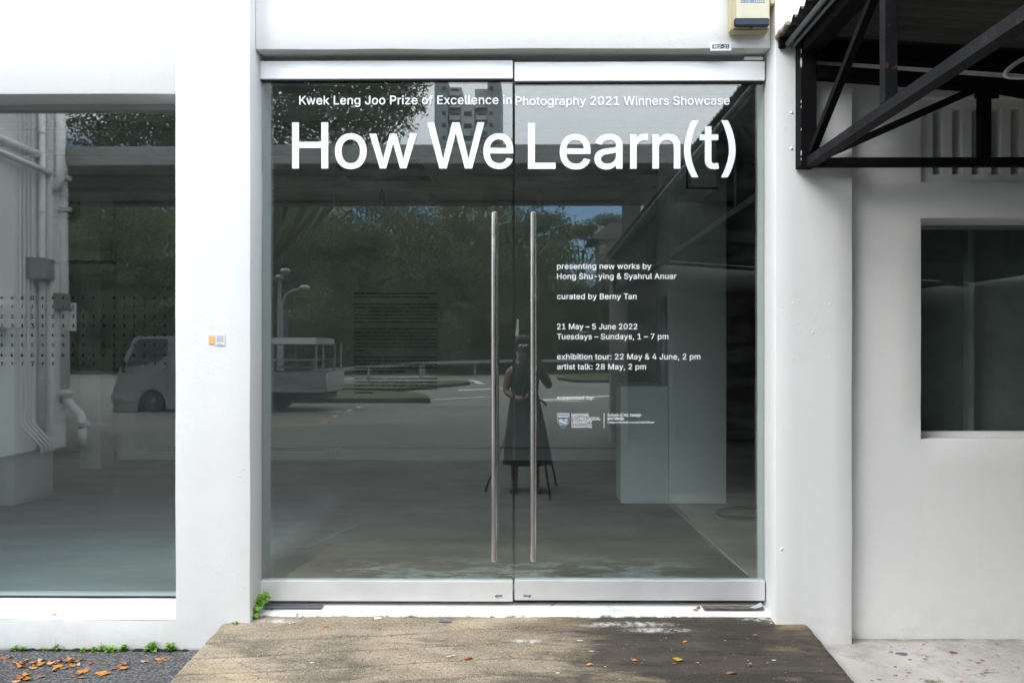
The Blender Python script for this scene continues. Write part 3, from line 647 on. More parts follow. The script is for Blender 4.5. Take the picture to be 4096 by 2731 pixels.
0070:424:53,-143 0,522 59,0 0,-60 6,0 19,27 15,14 19,13 26,8 32,3 30,-2 28,-8 26,-13 22,-19 19,-22 16,-27 11,-32 7,-34 2,-38 -2,-38 -7,-35 -11,-32 -15,-27 -19,-23 -23,-18 -25,-13 -28,-9 -31,-2 -31,3 -25,9 -20,13 -15,14 -20,28 -4,0 0,-202/220,47 22,2 20,6 17,11 22,22 15,29 9,34 3,38 -3,38 -9,34 -15,29 -21,21 -18,11 -19,6 -23,2 -22,-2 -20,-6 -17,-10 -21,-21 -15,-28 -9,-34 -3,-40 3,-39 9,-35 15,-29 22,-21 17,-10 19,-6
0071:424:372,-143 -61,0 0,202 -5,0 -19,-28 -15,-14 -20,-13 -25,-9 -32,-3 -30,2 -28,9 -26,13 -22,18 -19,23 -15,27 -12,32 -7,35 -2,38 2,38 7,34 12,32 15,27 19,22 23,19 25,13 28,8 31,2 32,-3 25,-8 19,-13 15,-14 20,-27 6,0 0,60 59,0/205,47 21,2 20,6 17,10 21,21 15,29 10,35 3,39 -3,40 -9,34 -16,28 -21,21 -17,10 -19,6 -22,2 -23,-2 -20,-6 -17,-11 -21,-21 -16,-29 -9,-34 -3,-38 3,-38 10,-34 15,-29 21,-22 17,-11 20,-6
0072:259:53,0 0,379 59,0 0,-58 3,0 9,18 13,15 15,13 19,10 20,6 22,2 16,-1 14,0 0,-62 -13,2 -23,2 -25,-3 -23,-8 -19,-14 -14,-17 -9,-22 -3,-25 0,-237
0073:365:182,-8 -37,3 -33,8 -28,15 -22,20 -17,25 -9,31 58,13 7,-20 10,-15 13,-12 26,-11 31,-4 25,2 21,6 17,9 14,12 7,14 3,15 -3,18 -11,15 -17,11 -25,8 -63,15 -31,10 -26,12 -20,16 -14,19 -8,22 -3,25 2,21 6,19 10,18 22,22 28,16 34,11 38,3 36,-3 31,-9 25,-14 20,-19 15,-23 10,-26 -56,-13 -10,21 -15,18 -15,9 -18,6 -23,2 -21,-2 -19,-5 -16,-9 -12,-12 -8,-13 -2,-15 3,-19 12,-15 20,-11 28,-9 57,-14 32,-9 26,-13 19,-16 14,-18 8,-22 3,-24 -2,-22 -6,-20 -11,-18 -14,-16 -17,-13 -21,-12 -37,-11
0074:227:204,379 0,-52 -198,0 0,52/65,471 61,0 0,-373 2,-22 8,-15 14,-8 20,-3 15,1 17,3 11,-52 -21,-5 -24,-1 -30,3 -25,8 -21,14 -15,20 -9,23 -3,29
0075:410:182,-5 -36,4 -31,12 -18,12 -15,16 -13,20 -9,23 -6,27 -1,30 0,240 61,0 0,-235 2,-27 8,-23 13,-19 17,-14 21,-8 25,-3 26,3 23,9 19,15 15,20 10,25 3,31 0,226 61,0 0,-379 -59,0 0,92 9,0 -13,-32 -17,-25 -20,-18 -23,-12 -25,-8
0076:389:163,0 -146,379 67,0 81,-224 22,-68 19,-66 -22,0 19,66 21,68 81,224 66,0 -145,-379
0077:567:138,0 -115,379 64,0 46,-165 21,-77 21,-96 -10,0 21,94 20,79 46,165 64,0 46,-165 20,-78 20,-95 -11,0 22,94 21,79 46,165 65,0 -116,-379 -61,0 -49,172 -14,53 -14,55 -14,58 14,0 -14,-58 -14,-55 -15,-53 -49,-172
0078:379:21,0 150,218 0,-47 -142,208 71,0 47,-73 32,-53 28,-47 -32,0 27,47 31,53 49,73 70,0 -143,-210 0,45 149,-214 -71,0 -56,85 -31,51 -27,46 32,0 -27,-46 -30,-51 -57,-85
0079:389:47,-139 14,53 10,-1 17,-3 16,1 14,5 12,10 11,16 10,22 12,35 -146,380 67,0 81,-224 22,-68 19,-66 -22,0 18,66 22,68 81,224 66,0 -167,-437 -13,-27 -14,-22 -18,-17 -20,-12 -22,-7 -26,-2 -26,2
007a:380:42,0 0,46 212,274 0,3 -206,0 0,56 285,0 0,-48 -207,-271 0,-4 213,0 0,-56
2013:350:350,244 0,-56 -350,0 0,56
2014:699:699,244 0,-56 -699,0 0,56
2018:177:52,318 52,191 47,0 -30,-191
2019:177:52,318 30,191 69,0 -53,-191
0020:188:
6f22:1000:31,272 33,-19 27,-21 15,22 -27,19 -33,18/13,178 34,-18 27,-19 15,21 -28,19 -33,16/23,-7 23,-16 28,55 26,58 -20,15 -29,-61/158,295 0,-26 -51,0 0,-21 51,0 0,-43 45,0 0,-16 -79,0 0,-68 79,0 0,-17 0,-3 -83,0 0,-20 82,0 -6,-24 -92,0 0,-21 80,0 -19,-17 -28,-15 -39,-12 15,-20 48,17 33,22 20,25 4,0 25,-30 36,-21 45,-14 7,12 9,10 -40,9 -32,14 -24,20 89,0 0,21 -110,0 5,24 89,0 0,20 -88,0 0,3 0,17 84,0 0,68 -84,0 0,16 46,0 0,43 58,0 0,21 -58,0 0,26 -25,0 0,-26 -69,0 0,26/250,248 0,-25 -69,0 0,25/148,171 55,0 0,-31 -55,0/229,171 58,0 0,-31 -58,0
9678:1000:192,169 -33,-29 -33,-22 14,-21 34,26 34,32/245,154 37,-25 31,-24 14,18 -32,24 -36,24/27,280 0,-307 24,0 0,283 47,0 -28,-79 19,-27 10,-23 3,-21 -2,-15 -6,-10 -11,-3 -20,0 4,-11 2,-12 24,1 10,2 8,4 8,10 5,14 1,17 -2,23 -10,26 -19,28 35,91 -18,10 -4,-1/211,294 0,-34 -71,0 0,-23 71,0 0,-40 -85,0 0,-23 204,0 0,23 -93,0 0,40 78,0 0,23 -78,0 0,34/211,121 0,-43 -74,0 0,-23 74,0 0,-51 -107,0 0,-24 231,0 0,24 -98,0 0,51 80,0 0,23 -80,0 0,43'''

# ================================================================== GROUND
def zramp(y): return -0.035 - 0.0847 * (-0.07 - y)
def build_ramp():
    xa, xb = -1.54, 1.372
    ys = [-0.066 - .005*i for i in range(150)]
    y = ys[-1]
    while y > -1.90: y -= .03; ys.append(max(y, -1.90))
    nx = 170
    xs = [xa + (xb-xa)*i/nx for i in range(nx+1)]
    vs, gr, pa = [], [], []
    for y in ys:
        for i, x in enumerate(xs):
            xx = x
            if i == 0: xx += .006*mnoise.noise(Vector((y*14, 3, 0)))
            if i == nx: xx += .008*mnoise.noise(Vector((y*11, 9, 0)))
            s = .128 if x < -.095 else .108
            wob = .008*mnoise.noise(Vector((x*3.1, y*3.0, 1))) + .0025*mnoise.noise(Vector((x*21, y*21, 1)))
            q = (-y - .06 - s*abs(x+.095) + .03*(x+.095)**2*.4 + wob)
            k = round(q/.14)
            d = abs(q - .14*k)
            wgt = 0.
            if k >= 1:
                wd = .0092*(1+.7*mnoise.noise(Vector((x*6, k*7.7, 2))))
                wgt = max(0, 1 - d/wd)
                wgt *= min(1, max(.2, .8+1.5*mnoise.noise(Vector((x*2.1, k*3.3, 8)))))
            if y < -.2:
                dj = abs(x + .095 + .012*mnoise.noise(Vector((0, y*5, 4))))
                wgt = max(wgt, .8*max(0, 1-dj/.006))
            lip = max(0, 1-abs(q-.14*k-.012)/.010)*.0015 if k >= 1 else 0
            z = zramp(y) - .010*wgt + lip + .0022*mnoise.noise(Vector((x*5, y*5, 0))) + .0008*mnoise.noise(Vector((x*40, y*40, 0)))
            e = min(i, nx-i)
            if e == 0: z -= .006
            vs.append((xx, y, z)); gr.append(min(1, wgt*1.2))
            pp = 0.
            for cx_, cy_, rx, ry in ((-1.30,-.13,.16,.03), (.47,-.16,.30,.035), (.62,-.22,.2,.03), (1.20,-.10,.18,.03), (-.02,-.33,.09,.02)):
                pp = max(pp, 1 - math.hypot((x-cx_)/rx, (y-cy_)/ry))
            pa.append(max(0, min(1, pp*1.6)))
    n = nx+1
    fs = [(r*n+c, r*n+c+1, (r+1)*n+c+1, (r+1)*n+c) for r in range(len(ys)-1) for c in range(nx)]
    mb = MB(); mb.v, mb.f = vs, fs
    # sides down to the ground
    base = len(mb.v); R = len(ys)
    for r in range(R): mb.v.append((vs[r*n][0], ys[r], -.25)); mb.v.append((vs[r*n+nx][0], ys[r], -.25))
    for r in range(R-1):
        mb.f.append((r*n, (r+1)*n, base+2*(r+1), base+2*r)); mb.f.append((r*n+nx, base+2*r+1, base+2*(r+1)+1, (r+1)*n+nx))
    mb.f.append(tuple((R-1)*n+i for i in range(n)) + (base+2*(R-1)+1, base+2*(R-1)))
    me = bpy.data.meshes.new('ramp'); me.from_pydata(mb.v, [], mb.f)
    for nm, arr in (('groove', gr), ('paint', pa)):
        a = me.attributes.new(nm, 'FLOAT', 'POINT')
        a.data.foreach_set('value', arr + [0.0]*(len(mb.v)-len(arr)))
    me.polygons.foreach_set('use_smooth', [True]*len(me.polygons))
    try: me.set_sharp_from_angle(angle=rad(40))
    except Exception: pass
    obj('ramp', me, M['ramp'], kind='structure')
build_ramp()

g = MB()
gx = [-400,-60,-20,-8] + [-4 + .25*i for i in range(12)] + [-1,3,6,20,60,400]
gy = [-400,-60,-20,-8,-4,-2.5] + [-2 + .1*i for i in range(20)] + [-.05]
for y in gy:
    for x in gx:
        z = -.19 + (.004*mnoise.noise(Vector((x*2, y*4, 0))) if abs(x) < 4 and y > -3 else 0)
        if x < -1.2 and y > -.22: z += .012
        g.v.append((x, y, z))
for r in range(len(gy)-1):
    for c in range(len(gx)-1):
        n = len(gx); g.f.append((r*n+c, r*n+c+1, (r+1)*n+c+1, (r+1)*n+c))
obj('ground', g, M['asphalt'], kind='structure', smooth=True)

ap = MB()
ap.rough(1.378, 7.2, -3.6, -.070, -.30, -.142, step=.22, amp=.003, seed=4)
obj('pavement', ap, M['slab'], kind='structure', auto=rad(40))

# door step
t_ = MB()
pts = []
N = 60
top, bot = [], []
for i in range(N+1):
    x = -1.50 + 2.87*i/N
    fy = -.086 + .010*mnoise.noise(Vector((x*4, 0, 0))) + .005*mnoise.noise(Vector((x*19, 0, 0)))
    if x > .95: fy += .008
    top.append([(x, fy, zramp(fy)+.003), (x, fy+.014, -.022 + .002*mnoise.noise(Vector((x*9,1,0)))), (x, -.004, -.006), (x, .032, -.002)])
for i in range(N):
    for k in range(3):
        t_.quad(top[i][k], top[i+1][k], top[i+1][k+1], top[i][k+1])
    t_.quad((top[i][0][0], top[i][0][1], -.2), (top[i+1][0][0], top[i+1][0][1], -.2), top[i+1][0], top[i][0])
step_mb = t_

# ================================================================== BUILDING
B = thing('shop_building', 'white plastered shopfront building with glass double doors and wide window', 'building', (0, 0, 0))
YL, YP, YD, YR, YI = -.12, -.156, -.09, -.083, .125
xw0, xp0, xp1, xq0, xq1 = -3.6, -1.780, -1.405, 1.213, 1.596
obj('door_step', step_mb, M['thresh'], B, auto=rad(50))
# low wall with sloping sill
mb = MB()
prof = [(YP+.012,-.10),(YP+.001,-.027),(YP+.007,-.021),(-.06,.004),(.028,.018),(YI,.020),(YI,-.10)]
nseg = 44
for i in range(nseg+1):
    x = -7.35 + (xp0+7.35)*i/nseg
    for (y, z) in prof:
        nn = mnoise.noise_vector(Vector((x*3, y*9, z*9)))*.003
        mb.v.append((x, y+nn.y, z+nn.z))
m_ = len(prof)
for i in range(nseg):
    for k in range(m_): mb.f.append((i*m_+k, (i+1)*m_+k, (i+1)*m_+(k+1)%m_, i*m_+(k+1)%m_))
mb.f.append(tuple(range(m_))); mb.f.append(tuple(range(nseg*m_, (nseg+1)*m_)))
obj('window_sill', mb, M['white'], B, auto=rad(35))
obj('lintel', MB().rough(-7.35, xp0-.001, YL, YI, 2.613, 6.5, .3, .0025, 1), M['white'], B, auto=rad(40))
obj('wall', MB().rough(-7.35, xw0, YL+.002, YI-.002, .021, 2.612, .4, .002, 2), M['white'], B, auto=rad(40))
obj('wall', holed(-7.35, xp1, -.26, 6.5, YP, YI+.002, [(-7.36, xp0, -.030, 6.6)], .12, .0028, 3), M['white'], B, auto=rad(40))
obj('lintel', MB().rough(xp1+.001, xq0-.001, YD, YI, 2.848, 6.5, .14, .0035, 5), M['white'], B, auto=rad(40))
obj('pillar', MB().rough(xq0, xq1, YP+.001, YI+.002, -.26, 6.5, .1, .0028, 6), M['lifted_white'], B, auto=rad(40))
# wall under the awning, with the window and vent openings
wx0, wx1 = X(3685, YR), 3.55
wz0, wz1 = Z(1757, YR, 3700), Z(873, YR, 3700)
vz0, vz1 = Z(729, YR, 3700), Z(390, YR, 3700)
obj('wall', holed(xq1, 8.0, -.26, 6.5, YR, YI, [(wx0, wx1, wz0, wz1), (wx0, wx1, vz0, vz1)], .14, .0022, 20), M['lifted_white'], B, auto=rad(40))
# ventilation block with vertical slots
V = MB()
yv = YR + .035
sw, sp = .0465, .0992
s0 = X(3733, yv)
zs0, zs1 = Z(698, yv, 3800), Z(433, yv, 3800)
V.box(wx0, wx1, yv, yv+.085, vz0, zs0); V.box(wx0, wx1, yv, yv+.085, zs1, vz1)
x = wx0; k = 0
while True:
    a = s0 + sp*k
    if a > wx1-.05: V.box(x, wx1, yv+.0005, yv+.085, zs0, zs1); break
    V.box(x, a, yv+.0005, yv+.085, zs0, zs1); x = a+sw; k += 1
V.box(wx0, wx1, yv+.10, yv+.11, vz0, vz1)
vb = obj('ventilation_block', V, M['lifted_white'], B, bevel=.003)

# ---- window under the awning
yg = .095
W2 = obj('window', holed(wx0-.04, wx1+.04, wz0-.01, wz1+.02, yg-.030, yg+.02, [(wx0-.02, wx1+.02, Z(1726, yg-.03, 3800), Z(897, yg-.03, 3800))], 1, 0, 0, .003), M['white'], B)
obj('glass_pane', MB().box(wx0-.02, wx1, yg-.004, yg+.004, Z(1726, yg-.03, 3800)-.01, Z(897, yg-.03, 3800)+.01), M['glass'], W2)
mxp = X(3862, yg+.04)
obj('mullion', MB().box(mxp, mxp+.035, yg+.022, yg+.06, wz0, wz1), flat('mullion_grey', (.22,.225,.21), .5), W2, bevel=.002)
obj('interior_wall', MB().box(1.62, 4.4, .24, .28, 0, 3.05), flat('blackout_board', (.21,.215,.195), .8), B)  # board added close behind the glass to keep this window dark
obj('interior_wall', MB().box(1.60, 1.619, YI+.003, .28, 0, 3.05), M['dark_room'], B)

# ================================================================== INTERIOR
fl = MB()
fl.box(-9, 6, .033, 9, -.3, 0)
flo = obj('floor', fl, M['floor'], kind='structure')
obj('ceiling', MB().box(-9, 6, YI+.002, 9, 3.05, 3.2), M['ceiling'], B)
for k in range(7):
    yb = .95 + k*.72
    obj('ceiling_joist', MB().box(-8.9, 1.5, yb, yb+.05, 3.00, 3.049), M['beam'], B)
obj('interior_wall', MB().box(-5.0, 1.5, 4.83, 4.97, 0, 3.05), M['inner'], B)
obj('interior_wall', MB().box(-9.0, -5.0, 5.55, 5.65, 0, 3.05), M['inner'], B)
obj('interior_wall', MB().box(-5.02, -4.9, 4.972, 5.55, 0, 3.05), M['inner'], B)
obj('interior_wall', MB().box(-9.1, -9.0, YI+.003, 5.65, 0, 3.05), M['inner'], B)
obj('interior_wall', MB().box(1.5, 1.6, 2.95, 4.83, 0, 3.05), M['inner'], B)
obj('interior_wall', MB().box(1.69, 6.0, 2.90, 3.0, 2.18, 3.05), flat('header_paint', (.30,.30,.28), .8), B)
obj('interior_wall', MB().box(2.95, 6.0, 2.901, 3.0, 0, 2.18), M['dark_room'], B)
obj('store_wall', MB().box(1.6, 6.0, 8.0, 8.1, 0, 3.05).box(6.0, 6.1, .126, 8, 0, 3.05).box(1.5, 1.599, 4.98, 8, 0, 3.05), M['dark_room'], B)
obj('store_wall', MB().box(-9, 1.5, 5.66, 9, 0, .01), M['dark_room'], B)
# columns
cx0, cx1 = X(2675, 2.43), X(2906, 2.43)
obj('interior_column', MB().rough(cx0, cx1, 2.43, 2.93, 0, 3.05, .2, .002, 31), M['inner'], B, auto=rad(40))
obj('interior_column', MB().rough(-5.2, X(55, 2.3), 2.3, 2.80, 0, 3.05, .2, .002, 32), M['inner'], B, auto=rad(40))
obj('interior_column', MB().rough(X(320, 4.2), X(402, 4.2), 4.2, 4.45, 0, 3.05, .25, .002, 33), M['inner'], B, auto=rad(40))
obj('shelf_rail', MB().box(X(182, 3.2), X(455, 3.2), 3.2, 3.26, Z(1052, 3.2), Z(1040, 3.2)), M['black_plastic'], B)
# conduit along the skirting, and socket pair
obj('conduit', MB().box(-4.6, 1.1, 4.805, 4.828, Z(1793, 4.8), Z(1788, 4.8)), M['beam'], B)
obj('conduit', MB().box(-4.6, X(1300, 4.8), 4.810, 4.828, Z(1803, 4.8), Z(1800, 4.8)), M['beam'], B)
for (a, b) in ((1302, 1331), (1334, 1364)):
    sk = obj('wall_socket', MB().box(X(a, 4.79), X(b, 4.79), 4.79, 4.829, Z(1822, 4.79), Z(1792, 4.79)), M['paper'], B, bevel=.003)
    c = X((a+b)/2, 4.79)
    for (dx, zz, ww, hh) in ((0, 1803, .006, .012), (-.014, 1813, .010, .006), (.014, 1813, .010, .006)):
        z_ = Z(zz, 4.79); obj('socket_hole', MB().box(c+dx-ww/2, c+dx+ww/2, 4.7885, 4.7895, z_-hh/2, z_+hh/2), M['black_plastic'], sk)
# boxed duct under the ceiling near the column
dz = Z(757, 1.9, 2800)
dk = obj('ceiling_duct', MB().box(X(2750, 1.9), X(2866, 1.9), 1.9, 2.42, dz+.012, 3.045), M['inner'], B)
obj('duct_trim', MB().box(X(2745, 1.89), X(2751, 1.89), 1.885, 1.90, dz, 3.04).box(X(2745, 1.89), X(2872, 1.89), 1.885, 1.90, dz-.002, dz+.012), M['black_plastic'], dk)

# cassette air conditioner
ay0, ay1 = 2.70, 3.62
A = thing('ceiling_cassette', 'square white cassette air conditioner hanging under the dim ceiling', 'air conditioner', (-1.45, (ay0+ay1)/2, 2.98))
ax0, ax1 = X(1278, ay0), X(1700, ay0)
za = Z(628, ay0, 1500)
obj('panel', MB().box(ax0, ax1, ay0, ay1, za, za+.065), flat('cassette_plastic', (.85,.84,.76), .5), A, bevel=.012)
obj('housing', MB().box(ax0+.06, ax1-.06, ay0+.05, ay1-.05, za+.066, 3.048), M['dark_room'], A)
gx0, gx1, gy0, gy1 = ax0+.24, ax1-.24, ay0+.26, ay1-.24
gr_ = MB()
n_ = 34
for i in range(n_):
    a = gx0 + (gx1-gx0)*i/n_; gr_.box(a, a+.006, gy0, gy1, za-.008, za-.001)
for k in range(5):
    a = gy0 + (gy1-gy0)*k/4; gr_.box(gx0, gx1, a-.004, a+.004, za-.011, za-.0085)
gg = obj('intake_grille', gr_, flat('grille_plastic', (.34,.33,.30), .5), A)
obj('grille_back', MB().box(gx0-.005, gx1+.005, gy0-.005, gy1+.005, za-.0008, za+.002), M['black_plastic'], gg)
for (a, b, c, d) in ((ax0+.20, ax1-.20, ay0+.09, ay0+.15), (ax0+.20, ax1-.20, ay1-.14, ay1-.09)):
    obj('louvre', MB().box(a, b, c, d, za-.003, za+.001), M['black_plastic'], A)
for sgn, xx in ((1, ax0+.09), (-1, ax1-.09)):
    mb = MB()
    P = []
    for k in range(9):
        t = k/8; P.append((xx + sgn*(.07*(abs(t-.5)*2)**3), ay0+.13+(ay1-ay0-.26)*t, za-.002))
    mb.tube(P, .022, 6)
    obj('louvre', mb, M['black_plastic'], A)

# lighting trunking with four spot heads
ty = 2.05
T = thing('light_trunking', 'long grey slotted trunking hung across the room with spot lights below it', 'light track', (0, ty, 2.7))
tz0, tz1 = Z(748, ty, 1800), Z(725, ty, 1800)
tx0, tx1 = X(1000, ty), X(2632, ty)
obj('tray', MB().box(tx0, tx1, ty, ty+.06, tz0, tz1), flat('trunking_grey', (.36,.36,.34), .6), T, bevel=.003)
obj('flange', MB().box(tx0, tx1-.05, ty-.015, ty+.075, tz0-.022, tz0-.001), M['beam'], T)
sl = MB()
k = 0
while tx0+.05+.082*k < tx1-.03:
    a = tx0+.05+.082*k; sl.box(a, a+.012, ty-.001, ty-.0002, tz1-.012, tz1-.008); k += 1
obj('slot', sl, M['black_plastic'], T, kind='stuff')
for px in (1343, 1745, 2146, 2545):
    a = X(px, ty+.03); obj('hanger', MB().tube([(a, ty+.03, tz1), (a, ty+.03, 3.05)], .006, 6), M['beam'], T)
for px in (1336, 1528, 1728, 2158):
    a = X(px, ty+.03)
    sp_ = obj('spotlight', MB().lathe([(.021,-.005),(.024,-.002),(.024,-.095),(.021,-.10)], (a+.003, ty+.03, Z(772, ty)), 14), flat('spot_grey', (.20,.20,.19), .5), T, auto=rad(40))
    obj('bracket', MB().tube([(a, ty+.03, tz0-.02), (a+.004, ty+.03, Z(772, ty)-.004)], .006, 6).box(a-.022, a+.022, ty+.02, ty+.04, Z(773, ty), Z(771, ty)), M['black_plastic'], sp_)

# plinth with tray and paper roll
px0, px1, pyf = X(2480, 2.43), X(2675, 2.43), 2.43
Pl = obj('plinth', MB().box(X(2483, pyf), X(2673, pyf), pyf, pyf+.33, .001, Z(1545, pyf)), M['plinth'], bevel=.003)
tag(Pl, 'waist-high white display plinth standing against the inner column', 'plinth')
pz = Z(1545, pyf)
tr = MB()
tx, ty_, tw, td = X(2492, pyf+.03), pyf+.03, .30, .24
tr.box(tx, tx+tw, ty_, ty_+td, pz+.002, pz+.005)
for q in ((tx, tx+tw, ty_, ty_+.004), (tx, tx+tw, ty_+td-.004, ty_+td), (tx, tx+.004, ty_+.004, ty_+td-.004), (tx+tw-.004, tx+tw, ty_+.004, ty_+td-.004)):
    tr.box(q[0], q[1], q[2], q[3], pz+.0051, pz+.030)
tray = obj('document_tray', tr, flat('tray_grey', (.32,.36,.38), .3, var=.05), bevel=.001)
tag(tray, 'shallow grey tray lying on top of the white plinth', 'tray')
ro = MB().tube([(X(2655, pyf+.04), pyf+.06, pz+.002), (X(2659, pyf+.04)+.004, pyf+.075, Z(1186, pyf+.05))], .028, 12)
roll = obj('paper_roll', ro, flat('roll_paper', (.50,.53,.54), .5, var=.1), smooth=True)
tag(roll, 'tall roll of pale paper standing on the plinth against the column', 'paper roll')
# black cable on the floor
def loopc(pts, n=6):
    out = []
    P = [Vector(p) for p in pts]
    for i in range(len(P)-1):
        p0, p1, p2, p3 = P[max(i-1,0)], P[i], P[i+1], P[min(i+2, len(P)-1)]
        for k in range(n):
            t = k/n
            out.append(.5*((2*p1)+(-p0+p2)*t+(2*p0-5*p1+4*p2-p3)*t*t+(-p0+3*p1-3*p2+p3)*t**3))
    out.append(P[-1]); return out
def fl_pt(px, py, z=.012):
    u, v = (px-CX)/F_PX, -(py-CY)/F_PX
    dx, dy = ct*u-st, st*u+ct
    t = (z-CAM_Z)/v
    return (dx*t, CAM_Y+dy*t, z)
cb = obj('black_cable', MB().tube(loopc([fl_pt(3080,2026), fl_pt(3020,2028,.02), fl_pt(2960,2029), fl_pt(2900,2036), fl_pt(2870,2048), fl_pt(2885,2060), fl_pt(2940,2070), fl_pt(3020,2073), fl_pt(3090,2070)]), .014, 8), M['black_plastic'], smooth=True)
tag(cb, 'thick black cable looping on the floor by the dark doorway', 'cable')
# peeled floor coating just inside the doors
def blob_patch(cx_, cy_, rx, ry, seed, z=.0035, n=40):
    P = []
    for i in range(n):
        t = 2*math.pi*i/n
        r = 1 + .55*mnoise.noise(Vector((math.cos(t)*1.7+seed, math.sin(t)*1.7, seed))) + .25*mnoise.noise(Vector((math.cos(t)*6+seed, math.sin(t)*6, 0)))
        P.append((cx_+rx*r*math.cos(t), cy_+ry*r*math.sin(t), z))
    return MB().add(P, [tuple(range(n))])
for a, b in (((1230, 2182), (1430, 2090)), ((2680, 2015), (2990, 2290)), ((2560,1900),(2680,2015))):
    p, q = fl_pt(*a), fl_pt(*b)
    obj('floor_joint', MB().bar((p[0], p[1], .0022), (q[0], q[1], .0022), .008, .0012), flat('joint', (.48,.47,.44), .7), flo)

# filled screw holes and paint nubs on the pillars
for px, py, yy in ((3167,450,YP),(3167,593,YP),(3175,1212,YP),(3128,1226,YP),(3320,1219,YP),(3252,1329,YP),(3172,1435,YP),(3321,1432,YP),(3130,1724,YP),(3128,2195,YP),(842,1307,YP),(725,678,YP),(770,905,YP)):
    q = at(px, py, yy-.003)
    sc = .007 if py in (450, 593, 2195) else .004
    obj('filler_nub', MB().sphere((q.x, yy+.001, q.z), sc, 10, 6, (.9, .75, 1.1)), M['lifted_white'] if px > 2000 else M['white'], B, smooth=True)

# ================================================================== LETTERING (glyph outlines)
GL = {}
for ln in GLYPHS.strip().split('\n'):
    h, adv, body = ln.split(':')
    loops = []
    for lp in (body.split('/') if body else []):
        x = y = 0; P = []
        for q in lp.split(' '):
            a, b = q.split(','); x += int(a); y += int(b); P.append((x/1000, y/1000))
        loops.append(P)
    GL[chr(int(h, 16))] = (int(adv)/1000, loops)
GL['「'] = (.42, [[(.20,.02),(.20,.55),(.36,.55),(.36,.505),(.245,.505),(.245,.02)]])
GL['」'] = (.42, [[(.20,-.10),(.20,-.055),(.09,-.055),(.09,-.10)], [(.155,-.055),(.20,-.055),(.20,.45),(.155,.45)]])
CAP = .509
KERN = {'We': -.022, 'Ta': -.05, 'Tu': -.04, 'AR': 0, 'ow': -.006, 'LO': 0, 'AN': 0, 'Kw': -.02, 'YA': -.03, 'AY': -.03, 'Sy': -.01}
from mathutils.geometry import delaunay_2d_cdt
GC = {}
def glyph_tris(ch, bold):
    """outline (thickened by bold) -> triangles inside it by the non-zero winding rule"""
    key = (ch, bold)
    if key in GC: return GC[key]
    loops = []
    for lp in GL[ch][1]:
        P = [Vector(p) for i, p in enumerate(lp) if (Vector(p)-Vector(lp[i-1])).length > 1e-5]
        n = len(P); Q = []
        for i in range(n):
            a, b = (P[i]-P[i-1]).normalized(), (P[(i+1) % n]-P[i]).normalized()
            na, nb = Vector((a.y, -a.x)), Vector((b.y, -b.x))
            m = na+nb
            k = max(.45, m.length_squared/2) if m.length > 1e-6 else 1
            Q.append(P[i] - m*(bold/(k if k > 1e-6 else 1))*SGN)
        loops.append(Q)
    vs, es = [], []
    for Q in loops:
        o = len(vs); vs += Q; es += [(o+i, o+(i+1) % len(Q)) for i in range(len(Q))]
    if not vs: GC[key] = ([], []); return GC[key]
    vo, _, fo, _, _, _ = delaunay_2d_cdt(vs, es, [], 0, 1e-6)
    def wind(x, y):
        w_ = 0
        for Q in loops:
            for i in range(len(Q)):
                a, b = Q[i-1], Q[i]
                if (a.y <= y) != (b.y <= y):
                    t = a.x + (y-a.y)/(b.y-a.y)*(b.x-a.x)
                    if t > x: w_ += 1 if b.y > a.y else -1
        return w_
    keep = [f for f in fo if wind(sum(vo[i].x for i in f)/len(f), sum(vo[i].y for i in f)/len(f)) != 0]
    GC[key] = ([(p.x, p.y) for p in vo], [tuple(f) for f in keep])
    return GC[key]
def _area(P): return sum(P[i-1][0]*P[i][1]-P[i][0]*P[i-1][1] for i in range(len(P)))/2
SGN = 1 if _area(GL['H'][1][0]) < 0 else -1
def text_mesh(s, x0, x1, base, cap, y, bold=0.0, slant=0.0, flip=False):
    """flat letters between photo columns x0..x1 on the plane y, cap height in photo pixels"""
    p0, p1 = at(x0, base, y), at(x1, base, y)
    sc = (at(x0, base-cap, y).z - p0.z) / CAP
    adv = 0; pos = []
    for i, ch in enumerate(s):
        pos.append(adv); adv += GL[ch][0] + KERN.get(s[i:i+2], 0)
    lo = min(p[0] for l in GL[s[0]][1] for p in l); hi = pos[-1] + max(p[0] for l in GL[s[-1]][1] for p in l)
    W = (p1.x - p0.x) / sc
    track = (W - (hi-lo)) / max(1, len(s)-1); st_ = 1.0
    if abs(track) > .012:
        st_ = 1 + max(-.10, min(.10, (W-(hi-lo))/(hi-lo)*.6)); track = (W - (hi-lo)*st_)/max(1, len(s)-1)
    vs, fs = [], []
    for i, ch in enumerate(s):
        V_, F_ = glyph_tris(ch, bold); o = len(vs)
        vs += [(p0.x + ((pos[i]+a-lo)*st_ + track*i + slant*b)*sc, y, p0.z + b*sc) for a, b in V_]
        fs += [tuple(o+k for k in f) for f in F_]
    me = bpy.data.meshes.new('lettering'); me.from_pydata(vs, [], fs)
    return me
def letters(s, x0, x1, base, cap, y, mat_, parent, bold=0., slant=0., name='lettering'):
    me = text_mesh(s, x0, x1, base, cap, y, bold, slant)
    me.name = name
    me.transform(Matrix.Translation(-ORG[root_of(parent).name]))
    return obj(name, me, mat_, parent)

